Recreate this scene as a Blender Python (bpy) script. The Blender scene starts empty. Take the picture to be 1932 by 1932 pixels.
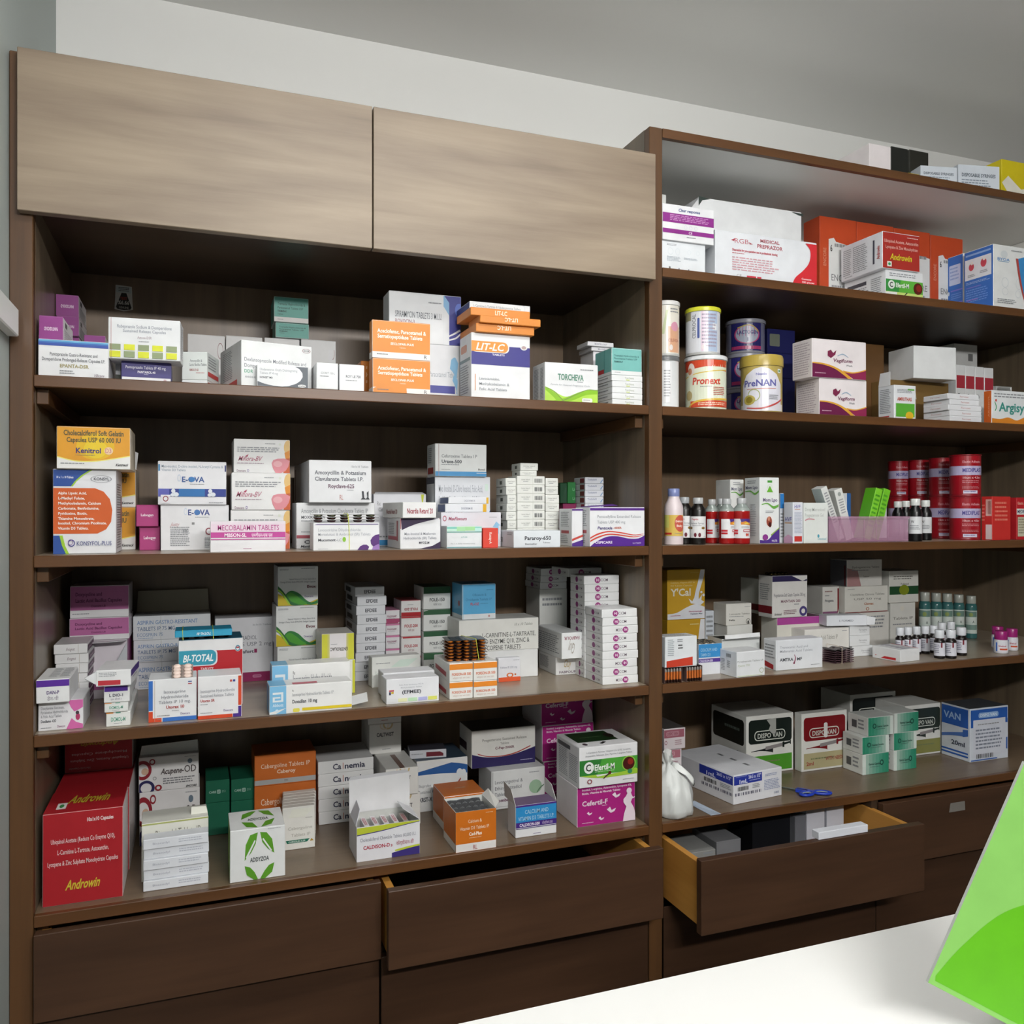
import bpy, math, random
from mathutils import Vector
from mathutils.geometry import tessellate_polygon
random.seed(11)
SC = bpy.context.scene
COL = SC.collection
PI = math.pi

# ------------------------------------------------------------------ camera
EYE, DIST, FPX, YAW = 1.55, 1.59, 1594.0, math.radians(20.48)
cam_data = bpy.data.cameras.new('camera')
cam_data.sensor_width = 36.0
cam_data.lens = 36.0 * FPX / 1932.0
cam_data.clip_start = 0.02
cam = bpy.data.objects.new('camera', cam_data)
COL.objects.link(cam)
cam.location = (0, -DIST, EYE)
cam.rotation_euler = (PI / 2, 0, -YAW)
SC.camera = cam

# ------------------------------------------------------------------ world, lights, exposure
world = bpy.data.worlds.new('world')
SC.world = world
world.use_nodes = True
world.node_tree.nodes['Background'].inputs[0].default_value = (0.9, 0.95, 1.0, 1)
world.node_tree.nodes['Background'].inputs[1].default_value = 0.35

def area(name, loc, size, power, rot=(0, 0, 0), color=(1, 0.985, 0.96)):
    l = bpy.data.lights.new(name, 'AREA')
    l.shape = 'RECTANGLE'
    l.size, l.size_y = size
    l.energy = power
    l.color = color
    o = bpy.data.objects.new(name, l)
    COL.objects.link(o)
    o.location = loc
    o.rotation_euler = rot
    return o

LAMPS = ((0.60, -2.57, 2.355), (0.60, -1.00, 2.62))     # tube lamp behind the camera, and an unseen one added before the shelves
for (x_, y_, z_), down, up in zip(LAMPS, (33, 3.0), (9, 6)):
    area('lamp_light', (x_, y_ + 0.052, z_), (1.20, 0.10), down, (math.radians(62) if y_ < -2 else 0, 0, 0))
    area('lamp_uplight', (x_, y_, z_ + 0.045), (1.20, 0.08), up, (PI, 0, 0))  # upward light added to brighten ceiling and back wall
SC.view_settings.view_transform = 'Standard'
SC.view_settings.look = 'None'
SC.view_settings.gamma = 1.0
SC.view_settings.use_curve_mapping = False
SC.view_settings.exposure = 0.25
SC.cycles.use_denoising = True

# ------------------------------------------------------------------ materials
def lin(c):
    if isinstance(c, str):
        c = c.lstrip('#')
        if len(c) == 3:
            c = ''.join(x * 2 for x in c)
        c = [int(c[i:i + 2], 16) / 255 for i in (0, 2, 4)]
        return tuple(x / 12.92 if x <= 0.04045 else ((x + 0.055) / 1.055) ** 2.4 for x in c)
    return tuple(c)

MATS = {}
def new_mat(name, rough=0.5, spec=0.4):
    m = bpy.data.materials.new(name)
    m.use_nodes = True
    n = m.node_tree.nodes
    b = n['Principled BSDF']
    b.inputs['Roughness'].default_value = rough
    b.inputs['Specular IOR Level'].default_value = spec
    MATS[name] = m
    return m, m.node_tree.nodes, m.node_tree.links, b

def flat(name, col, rough=0.5, spec=0.4, metal=0.0, trans=0.0, alpha=1.0, emit=0.0, ior=1.45):
    m, n, l, b = new_mat(name, rough, spec)
    b.inputs['Base Color'].default_value = (*lin(col), 1)
    b.inputs['Metallic'].default_value = metal
    b.inputs['Transmission Weight'].default_value = trans
    b.inputs['Alpha'].default_value = alpha
    b.inputs['IOR'].default_value = ior
    if emit:
        b.inputs['Emission Color'].default_value = (*lin(col), 1)
        b.inputs['Emission Strength'].default_value = emit
    return m

def board(name, rough, spec, bump, metal=0.0, trans=0.0):
    """printed surface: colour comes from the print, fine mottling and relief from noise"""
    m, n, l, b = new_mat(name, rough, spec)
    b.inputs['Metallic'].default_value = metal
    b.inputs['Transmission Weight'].default_value = trans
    at = n.new('ShaderNodeAttribute'); at.attribute_name = 'Col'
    tc = n.new('ShaderNodeTexCoord')
    ns = n.new('ShaderNodeTexNoise'); ns.inputs['Scale'].default_value = 26; ns.inputs['Detail'].default_value = 3
    l.new(tc.outputs['Object'], ns.inputs['Vector'])
    mr = n.new('ShaderNodeMapRange')
    mr.inputs[1].default_value = 0.3; mr.inputs[2].default_value = 0.7
    mr.inputs[3].default_value = 0.95; mr.inputs[4].default_value = 1.03
    l.new(ns.outputs['Fac'], mr.inputs[0])
    mx = n.new('ShaderNodeVectorMath'); mx.operation = 'SCALE'
    l.new(at.outputs['Color'], mx.inputs[0]); l.new(mr.outputs[0], mx.inputs['Scale'])
    l.new(mx.outputs[0], b.inputs['Base Color'])
    n2 = n.new('ShaderNodeTexNoise'); n2.inputs['Scale'].default_value = 14; n2.inputs['Detail'].default_value = 2
    l.new(tc.outputs['Object'], n2.inputs['Vector'])
    bp = n.new('ShaderNodeBump'); bp.inputs['Strength'].default_value = bump; bp.inputs['Distance'].default_value = 0.004
    l.new(n2.outputs['Fac'], bp.inputs['Height']); l.new(bp.outputs[0], b.inputs['Normal'])
    return m

CARD = board('printed_board', 0.42, 0.35, 0.25)
TIN = board('printed_tin', 0.28, 0.5, 0.05)
FOILM = board('blister_foil', 0.25, 0.5, 0.3, metal=0.8)

def wood(name, c1, c2, axis, rough, spec=0.4, scale=1.0, contrast=1.0, knots=0.0):
    """laminate or polished wood, grain running along axis (0 x, 1 y, 2 z)"""
    m, n, l, b = new_mat(name, rough, spec)
    tc = n.new('ShaderNodeTexCoord')
    mp = n.new('ShaderNodeMapping')
    sc = [26.0 * scale] * 3; sc[axis] = 1.6 * scale
    mp.inputs['Scale'].default_value = sc
    l.new(tc.outputs['Object'], mp.inputs['Vector'])
    ns = n.new('ShaderNodeTexNoise'); ns.inputs['Scale'].default_value = 1.0
    ns.inputs['Detail'].default_value = 7; ns.inputs['Roughness'].default_value = 0.62
    ns.inputs['Distortion'].default_value = 0.35
    l.new(mp.outputs[0], ns.inputs['Vector'])
    mp2 = n.new('ShaderNodeMapping')
    sc2 = [5.0 * scale] * 3; sc2[axis] = 0.7 * scale
    mp2.inputs['Scale'].default_value = sc2
    l.new(tc.outputs['Object'], mp2.inputs['Vector'])
    n2 = n.new('ShaderNodeTexNoise'); n2.inputs['Scale'].default_value = 1.0; n2.inputs['Detail'].default_value = 3
    n2.inputs['Distortion'].default_value = 1.2 + knots
    l.new(mp2.outputs[0], n2.inputs['Vector'])
    ad = n.new('ShaderNodeMath'); ad.operation = 'ADD'
    l.new(ns.outputs['Fac'], ad.inputs[0]); l.new(n2.outputs['Fac'], ad.inputs[1])
    rp = n.new('ShaderNodeMapRange')
    rp.inputs[1].default_value = 1.0 - 0.32 / contrast; rp.inputs[2].default_value = 1.0 + 0.32 / contrast
    l.new(ad.outputs[0], rp.inputs[0])
    mx = n.new('ShaderNodeMix'); mx.data_type = 'RGBA'
    mx.inputs[6].default_value = (*lin(c1), 1); mx.inputs[7].default_value = (*lin(c2), 1)
    l.new(rp.outputs[0], mx.inputs[0])
    l.new(mx.outputs[2], b.inputs['Base Color'])
    bp = n.new('ShaderNodeBump'); bp.inputs['Strength'].default_value = 0.08; bp.inputs['Distance'].default_value = 0.002
    l.new(ns.outputs['Fac'], bp.inputs['Height']); l.new(bp.outputs[0], b.inputs['Normal'])
    return m

W_POST = wood('polished_brown_wood_upright', '#452e1b', '#664629', 2, 0.38, 0.5)
W_EDGE = wood('polished_brown_wood_lipping', '#4c3019', '#704a2a', 0, 0.36, 0.5)
W_SIDE = wood('grey_brown_laminate_upright', '#5b4f41', '#84745f', 2, 0.34, 0.5)
W_BACK = wood('dark_brown_laminate_back', '#665443', '#87715a', 2, 0.36, 0.5)
W_SHELF = wood('grey_brown_laminate_shelf', '#85786a', '#a59885', 0, 0.3, 0.5)
W_SHELF4 = wood('brown_laminate_lowest_shelf', '#5f4e3e', '#7d6a55', 0, 0.32, 0.5)
W_UNDER = wood('shade_darkened_laminate', '#33261c', '#4b3a2b', 0, 0.38, 0.5)  # brown laminate darkened for the shade beneath shelves and inside the base
W_DOOR = wood('beige_walnut_laminate', '#7f6f5f', '#a3937f', 0, 0.4, 0.4, 0.8, 1.2, 1.5)
W_DRAWER = wood('dark_walnut_laminate', '#3a271b', '#533a29', 0, 0.4, 0.4)
W_RAW = wood('raw_yellow_wood', '#b27b35', '#d49a4c', 1, 0.55, 0.3)
M_WHITE = flat('white_paint', '#e4e6e6', 0.55, 0.3)
M_GREYW = flat('grey_wall_paint', '#aeb7b4', 0.6, 0.3)
M_CEIL = flat('white_ceiling_paint', '#f2f2f0', 0.7, 0.2)
M_WLAM = flat('white_laminate', '#ecece8', 0.35, 0.45)
M_TRUNK = flat('white_plastic_trunking', '#e9ebea', 0.35, 0.45)
M_COUNTER = flat('white_counter_laminate', '#f1f1ef', 0.3, 0.45)
M_FLOOR = flat('brown_floor_tile', '#5a5048', 0.35, 0.5)
M_ROOM = flat('room_wall_paint', '#8d8a84', 0.6, 0.3)
M_BAND = flat('yellow_rubber_band', '#d9e05a', 0.5, 0.3)
M_BANDW = flat('white_rubber_band', '#dccdb8', 0.5, 0.3)
M_POLY = flat('white_polythene', '#e9ecea', 0.35, 0.4, trans=0.15)
M_CLEAR = flat('clear_plastic', '#dfe4e4', 0.1, 0.6, alpha=0.42)
M_PINKPL = flat('pink_clear_plastic', '#c79ab6', 0.25, 0.5, alpha=0.42)
M_STEEL = flat('scissor_steel', '#9aa0a4', 0.25, 0.5, metal=1.0)
M_LAMP = flat('lit_lamp_diffuser', '#ffffff', 0.5, 0.2, emit=6.0)

# ------------------------------------------------------------------ mesh builder
class MB:
    def __init__(s):
        s.v, s.f, s.c = [], [], []
    def add(s, vs, fs, col):
        o = len(s.v)
        s.v += [tuple(p) for p in vs]
        for i, f in enumerate(fs):
            s.f.append(tuple(o + k for k in f))
            s.c.append(col[i] if isinstance(col, list) else col)
    def quad(s, a, b, c, d, col):
        s.add([a, b, c, d], [(0, 1, 2, 3)], col)
    def box(s, x0, y0, z0, x1, y1, z1, col=(.8, .8, .8), b=0.0):
        vs, fs, tags = bevel_box(x0, y0, z0, x1, y1, z1, b)
        s.add(vs, fs, col)
    def build(s, name, mat, parent=None, smooth=False, loc=None, rotz=0.0):
        me = bpy.data.meshes.new(name)
        me.from_pydata(s.v, [], s.f)
        ca = me.color_attributes.new('Col', 'FLOAT_COLOR', 'CORNER')
        buf = []
        for f, c in zip(s.f, s.c):
            buf += [c[0], c[1], c[2], 1.0] * len(f)
        ca.data.foreach_set('color', buf)
        me.materials.append(mat)
        if smooth:
            me.polygons.foreach_set('use_smooth', [True] * len(me.polygons))
        o = bpy.data.objects.new(name, me)
        COL.objects.link(o)
        if parent is not None:
            o.parent = parent
        if loc is not None:
            o.location = loc
        o.rotation_euler = (0, 0, rotz)
        return o

def bevel_box(x0, y0, z0, x1, y1, z1, b, jit=0.0):
    """box with chamfered edges; returns verts, faces, tag of each face (F L R T K B or E)"""
    if b <= 0:
        vs = [(x0, y0, z0), (x1, y0, z0), (x1, y1, z0), (x0, y1, z0), (x0, y0, z1), (x1, y0, z1), (x1, y1, z1), (x0, y1, z1)]
        return vs, [(0, 1, 5, 4), (3, 0, 4, 7), (1, 2, 6, 5), (4, 5, 6, 7), (2, 3, 7, 6), (3, 2, 1, 0)], list('FLRTKB')
    X, Y, Z = (x0, x1), (y0, y1), (z0, z1)
    vs, idx = [], {}
    for i in (0, 1):
        for j in (0, 1):
            for k in (0, 1):
                jx, jy = random.uniform(-jit, jit), random.uniform(-jit, jit)
                sx, sy, sz = (b, -b)[i], (b, -b)[j], (b, -b)[k]
                c = (X[i] + jx, Y[j] + jy, Z[k])
                for a, p in enumerate(((c[0], c[1] + sy, c[2] + sz), (c[0] + sx, c[1], c[2] + sz), (c[0] + sx, c[1] + sy, c[2]))):
                    idx[i, j, k, a] = len(vs); vs.append(p)
    g = lambda i, j, k, a: idx[i, j, k, a]
    fs, tg = [], []
    def q(t, *r):
        fs.append(tuple(r)); tg.append(t)
    q('F', g(0, 0, 0, 1), g(1, 0, 0, 1), g(1, 0, 1, 1), g(0, 0, 1, 1))
    q('K', g(1, 1, 0, 1), g(0, 1, 0, 1), g(0, 1, 1, 1), g(1, 1, 1, 1))
    q('L', g(0, 1, 0, 0), g(0, 0, 0, 0), g(0, 0, 1, 0), g(0, 1, 1, 0))
    q('R', g(1, 0, 0, 0), g(1, 1, 0, 0), g(1, 1, 1, 0), g(1, 0, 1, 0))
    q('T', g(0, 0, 1, 2), g(1, 0, 1, 2), g(1, 1, 1, 2), g(0, 1, 1, 2))
    q('B', g(0, 1, 0, 2), g(1, 1, 0, 2), g(1, 0, 0, 2), g(0, 0, 0, 2))
    for j in (0, 1):
        for k in (0, 1):
            r = [g(0, j, k, 1), g(1, j, k, 1), g(1, j, k, 2), g(0, j, k, 2)]
            q('E', *(r if j == k else r[::-1]))
    for i in (0, 1):
        for k in (0, 1):
            r = [g(i, 0, k, 0), g(i, 1, k, 0), g(i, 1, k, 2), g(i, 0, k, 2)]
            q('E', *(r[::-1] if i == k else r))
    for i in (0, 1):
        for j in (0, 1):
            r = [g(i, j, 0, 0), g(i, j, 1, 0), g(i, j, 1, 1), g(i, j, 0, 1)]
            q('E', *(r if i == j else r[::-1]))
    for i in (0, 1):
        for j in (0, 1):
            for k in (0, 1):
                r = [g(i, j, k, 0), g(i, j, k, 1), g(i, j, k, 2)]
                q('E', *(r if (i + j + k) % 2 == 0 else r[::-1]))
    return vs, fs, tg

def tag(o, label=None, cat=None, group=None, kind=None):
    if label: o['label'] = label
    if cat: o['category'] = cat
    if group: o['group'] = group
    if kind: o['kind'] = kind
    return o

def empty(name, loc=(0, 0, 0)):
    o = bpy.data.objects.new(name, None)
    COL.objects.link(o)
    o.location = loc
    o.empty_display_size = 0.05
    return o

# ------------------------------------------------------------------ glyphs (flat lettering as mesh)
GLY = {}
def make_glyphs(extra):
    jobs = []
    chars = [chr(i) for i in range(33, 127)]
    for w, off in ((0, 0.005), (1, 0.025)):
        for s in chars + list(extra):
            for kind, body in (('g', s), ('w', '|' + s + '|')):
                cu = bpy.data.curves.new('glyph', 'FONT')
                cu.body = body; cu.resolution_u = 2; cu.offset = off if kind == 'g' else 0.0
                cu.fill_mode = 'FRONT'
                o = bpy.data.objects.new('glyph', cu)
                COL.objects.link(o)
                jobs.append((s, w, kind, o))
    cu = bpy.data.curves.new('glyph', 'FONT'); cu.body = '||'
    o2 = bpy.data.objects.new('glyph', cu); COL.objects.link(o2)
    bpy.context.view_layer.update()
    dg = bpy.context.evaluated_depsgraph_get()
    def mesh(o):
        e = o.evaluated_get(dg)
        m = e.to_mesh()
        vs = [(v.co.x, v.co.y) for v in m.vertices]
        fs = [tuple(p.vertices) for p in m.polygons]
        e.to_mesh_clear()
        return vs, fs
    base = max(v[0] for v in mesh(o2)[0])
    for s, w, kind, o in jobs:
        vs, fs = mesh(o)
        d = GLY.setdefault((s, w), {})
        if kind == 'g':
            d['v'], d['f'] = vs, fs
        else:
            d['a'] = (max(v[0] for v in vs) - base) if vs else 0.3
    for s, w, kind, o in jobs:
        cu = o.data; bpy.data.objects.remove(o); bpy.data.curves.remove(cu)
    cu = o2.data; bpy.data.objects.remove(o2); bpy.data.curves.remove(cu)
    GLY['cap'] = max(v[1] for v in GLY[('H', 0)]['v'])

HINDI = ['एमबीसन-एस एल', 'डेन-पी', 'एल डीओ-1', 'कॅल्डीसन-डी', 'फोर्सन एस आर 500', 'फोले 150', 'फोले 200', 'कॅल्डीसन-500']
make_glyphs(HINDI)

def text_polys(s, w):
    """list of (verts, faces) in em space and total advance"""
    if s in HINDI:
        g = GLY[(s, w)]
        return [(g['v'], g['f'])], max(g['a'], 0.1)
    x, out = 0.0, []
    for ch in s:
        if ch == ' ':
            x += 0.3; continue
        g = GLY.get((ch, w))
        if g is None:
            x += 0.3; continue
        out.append(([(a + x, b) for a, b in g['v']], g['f']))
        x += g['a']
    return out, max(x, 0.05)

# ------------------------------------------------------------------ print description (percent of a face, v down)
def t(s, u0, v0, u1, v1, c='#333', b=0, it=0.0, flip=0, rot=0): return ('t', s, u0, v0, u1, v1, c, b, it, flip, rot)
def r(u0, v0, u1, v1, c): return ('r', u0, v0, u1, v1, c)
def e(cu, cv, ru, rv, c): return ('e', cu, cv, ru, rv, c)
def ring(cu, cv, ru, rv, w, c): return ('o', cu, cv, ru, rv, w, c)
def p(pts, c): return ('p', pts, c)
def rib(top, bot, c): return ('a', top, bot, c)
def m(u0, v0, u1, v1, n, c='#8a8d92', fill=0.45): return ('m', u0, v0, u1, v1, n, c, fill)
def rr(u0, v0, u1, v1, rad, c): return ('rr', u0, v0, u1, v1, rad, c)
def bar(u0, v0, u1, v1, c='#333'): return ('b', u0, v0, u1, v1, c)

def spline(pts, n=6):
    if len(pts) < 3: return list(pts)
    q = [pts[0]] + list(pts) + [pts[-1]]
    out = []
    for i in range(1, len(q) - 2):
        p0, p1, p2, p3 = q[i - 1], q[i], q[i + 1], q[i + 2]
        for k in range(n):
            s = k / n
            out.append(tuple(0.5 * ((2 * p1[a]) + (-p0[a] + p2[a]) * s + (2 * p0[a] - 5 * p1[a] + 4 * p2[a] - p3[a]) * s * s + (-p0[a] + 3 * p1[a] - 3 * p2[a] + p3[a]) * s ** 3) for a in (0, 1)))
    out.append(tuple(pts[-1]))
    return out

def draw(mb, items, fmap, asp, step=None, off0=0.00025):
    """lay print items on a surface: fmap(u, v, offset) -> point; asp = face width / height"""
    off = off0
    def poly(pts, c):
        nonlocal off
        pts = [(a, b) for a, b in pts]
        if step:
            lo, hi = min(q[0] for q in pts), max(q[0] for q in pts)
            n = max(1, int(math.ceil((hi - lo) / 100 / step)))
            def cut(q, x, keep):
                out = []
                for i in range(len(q)):
                    a, b = q[i], q[(i + 1) % len(q)]
                    ia, ib = (a[0] - x) * keep >= 0, (b[0] - x) * keep >= 0
                    if ia: out.append(a)
                    if ia != ib:
                        f = (x - a[0]) / (b[0] - a[0]); out.append((x, a[1] + (b[1] - a[1]) * f))
                return out
            for i in range(n):
                q = cut(cut(pts, lo + (hi - lo) * i / n, 1), lo + (hi - lo) * (i + 1) / n, -1)
                if len(q) > 2:
                    tri = tessellate_polygon([[Vector((a, b, 0)) for a, b in q]])
                    mb.add([fmap(a / 100, b / 100, off) for a, b in q], [tuple(k) for k in tri], c)
            return
        tri = tessellate_polygon([[Vector((a, b, 0)) for a, b in pts]])
        mb.add([fmap(a / 100, b / 100, off) for a, b in pts], [tuple(k) for k in tri], c)
    def rect(u0, v0, u1, v1, c):
        n = 1 if not step else max(1, int(math.ceil(abs(u1 - u0) / 100 / step)))
        vs, fs = [], []
        for i in range(n + 1):
            u = (u0 + (u1 - u0) * i / n) / 100
            vs += [fmap(u, v1 / 100, off), fmap(u, v0 / 100, off)]
        for i in range(n):
            fs.append((2 * i, 2 * i + 2, 2 * i + 3, 2 * i + 1))
        mb.add(vs, fs, c)
    for it in items:
        k = it[0]
        if k in ('r', 'e', 'o', 'p', 'rr', 'a') and hsv(it[-1])[2] > 0.68:
            it = it[:-1] + (paper(it[-1]),)
        if k == 'r':
            rect(it[1], it[2], it[3], it[4], lin(it[5]))
        elif k == 'e':
            n = 28
            poly([(it[1] + it[3] * math.cos(2 * PI * i / n), it[2] + it[4] * math.sin(2 * PI * i / n)) for i in range(n)], lin(it[5]))
        elif k == 'o':
            n = 28; vs = []; fs = []
            for i in range(n):
                a = 2 * PI * i / n
                for s in (1.0, 1.0 - it[5]):
                    vs.append(fmap((it[1] + it[3] * s * math.cos(a)) / 100, (it[2] + it[4] * s * math.sin(a)) / 100, off))
                j = (i + 1) % n
                fs.append((2 * i, 2 * j, 2 * j + 1, 2 * i + 1))
            mb.add(vs, fs, lin(it[6]))
        elif k == 'p':
            poly(it[1], lin(it[2]))
        elif k == 'rr':
            _, u0, v0, u1, v1, rad, c = it
            rv = rad * asp
            pts = []
            for cx, cy, a0 in ((u1 - rad, v0 + rv, -90), (u1 - rad, v1 - rv, 0), (u0 + rad, v1 - rv, 90), (u0 + rad, v0 + rv, 180)):
                for i in range(6):
                    a = math.radians(a0 + 18 * i)
                    pts.append((cx + rad * math.cos(a), cy + rv * math.sin(a)))
            poly(pts, lin(c))
        elif k == 'a':
            A, B = spline(it[1]), spline(it[2])
            n = 24
            def samp(q, s):
                x = s * (len(q) - 1); i = min(int(x), len(q) - 2); f = x - i
                return (q[i][0] + (q[i + 1][0] - q[i][0]) * f, q[i][1] + (q[i + 1][1] - q[i][1]) * f)
            vs, fs = [], []
            for i in range(n + 1):
                a, b = samp(A, i / n), samp(B, i / n)
                vs += [fmap(b[0] / 100, b[1] / 100, off), fmap(a[0] / 100, a[1] / 100, off)]
            for i in range(n):
                fs.append((2 * i, 2 * i + 2, 2 * i + 3, 2 * i + 1))
            mb.add(vs, fs, lin(it[3]))
        elif k == 'm':
            _, u0, v0, u1, v1, n, c, fill = it
            cc = lin(c); pitch = (v1 - v0) / n
            for i in range(n):
                u = u0; end = u1 - random.uniform(0, 0.18) * (u1 - u0)
                va = v0 + i * pitch; vb = va + pitch * fill
                while u < end:
                    w = random.uniform(2.5, 8.0) * (u1 - u0) / 60
                    rect(u, va, min(u + w, end), vb, cc)
                    u += w + (u1 - u0) * 0.02
        elif k == 'b':
            _, u0, v0, u1, v1, c = it
            u = u0; cc = lin(c)
            while u < u1:
                w = (u1 - u0) * random.choice((.015, .03, .045))
                rect(u, v0, min(u + w, u1), v1, cc)
                u += w + (u1 - u0) * random.choice((.02, .03, .05))
        elif k == 't':
            _, s, u0, v0, u1, v1, c, b, sl, flip, rot = it
            polys, adv = text_polys(s, b)
            cap = GLY['cap']; cc = lin(c)
            for vs, fs in polys:
                P = []
                for x, y in vs:
                    a, bb = x / adv, y / cap
                    if rot:      # reads downwards
                        uu, vv = u0 + (u1 - u0) * bb, v0 + (v1 - v0) * a
                        if rot < 0:
                            uu, vv = u1 - (u1 - u0) * bb, v1 - (v1 - v0) * a
                    else:
                        uu = u0 + (u1 - u0) * a + sl * bb
                        vv = v1 - (v1 - v0) * bb
                        if flip:
                            uu, vv = u0 + u1 - uu, v0 + v1 - vv
                    P.append(fmap(uu / 100, vv / 100, off))
                mb.add(P, fs, cc)
        off += 0.00010

# ------------------------------------------------------------------ photograph pixel -> place on a real plane
CY, SY = math.cos(YAW), math.sin(YAW)
def az(px): return math.atan((px - 966) / FPX) + YAW
def col_x(px, Y): return (Y + DIST) * math.tan(az(px))
def col_on(px, P, d):
    a = az(px); n = (math.cos(a), -math.sin(a))
    return -(P[0] * n[0] + (P[1] + DIST) * n[1]) / (d[0] * n[0] + d[1] * n[1])
def fw(P): return P[0] * SY + (P[1] + DIST) * CY
def z_at(py, P): return EYE - (py - 966) / FPX * fw(P)

# shelf tops (height above floor) and where their front edge runs in the photograph
ZS = {'s00': EYE + .826, 's0': EYE + .5267, 's1': EYE + .2281, 's2': EYE - .0730, 's3': EYE - .3719, 's4': EYE - .6715}
EDGE = {'s2': [(62, 1043.6), (1226, 1032), (1580, 1027), (1932, 1018)],
        's3': [(64, 1377), (640, 1342), (1226, 1300.6), (1257, 1294.7), (1600, 1268), (1932, 1229.7)],
        's4': [(64, 1702), (860, 1607), (1222, 1563), (1251, 1556), (1600, 1508), (1932, 1446)]}
def edge_y(s, x):
    q = EDGE[s]
    for (xa, ya), (xb, yb) in zip(q, q[1:]):
        if x <= xb: return ya + (yb - ya) * (x - xa) / (xb - xa)
    return q[-1][1]
def depth_from(s, x, yb):
    yh = 968.0
    return max(0.004, DIST * ((edge_y(s, x) - yh) / (yb - yh) - 1))

# ------------------------------------------------------------------ cartons
PLACED = []     # (name, footprint, z0, z1)
YBACK = 0.452
def foot(P, ang, w, dp):
    c, s = math.cos(ang), math.sin(ang)
    g = 0.0006
    return [(P[0] + c * a - s * b, P[1] + s * a + c * b) for a, b in ((g, g), (w - g, g), (w - g, dp - g), (g, dp - g))]
def overlap(A, B):
    for Q in (A, B):
        for i in range(len(Q)):
            x0, y0 = Q[i]; x1, y1 = Q[(i + 1) % len(Q)]
            nx, ny = y1 - y0, x0 - x1
            a = [nx * q[0] + ny * q[1] for q in A]; b = [nx * q[0] + ny * q[1] for q in B]
            if max(a) <= min(b) or max(b) <= min(a): return False
    return True
XWALL = {'L': (-0.252, 0.906), 'R': (0.941, 2.31)}

def even(sh, x, yt, d, n):
    """height of each of n equal cartons stacked on shelf sh up to photo row yt"""
    return (z_at(yt, (col_x(x, d), d)) - ZS[sh]) / n

import colorsys
def hsv(c):
    c = c.lstrip('#')
    if len(c) == 3: c = ''.join(x * 2 for x in c)
    return colorsys.rgb_to_hsv(*[int(c[i:i + 2], 16) / 255 for i in (0, 2, 4)])
def paper(c):
    """uncoloured board is white board: one bright tone with a small spread, whatever bay it stands in"""
    h, sa, v = hsv(c)
    if sa < 0.13 and v > 0.55:
        v2 = 0.82 + (v - 0.55) * 0.22
        return '#%02x%02x%02x' % tuple(int(round(q * 255)) for q in colorsys.hsv_to_rgb(h, sa * 0.7, v2))
    return c
def face_col(o, ref, base):
    """a side takes the front's colour unless it is printed in another one"""
    if not o: return base
    ho, so, vo = hsv(o)
    hb, sb, vb = hsv(base)
    if so < 0.16 and vo > 0.4 and sb < 0.16 and vb > 0.55: return base
    if ref:
        hr, sr, vr = hsv(ref)
        if so > 0.15 and sr > 0.15 and min(abs(ho - hr), 1 - abs(ho - hr)) < 0.07: return ref
    return paper(o)

class Box: pass
WHITE = '#e2e4e6'

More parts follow.
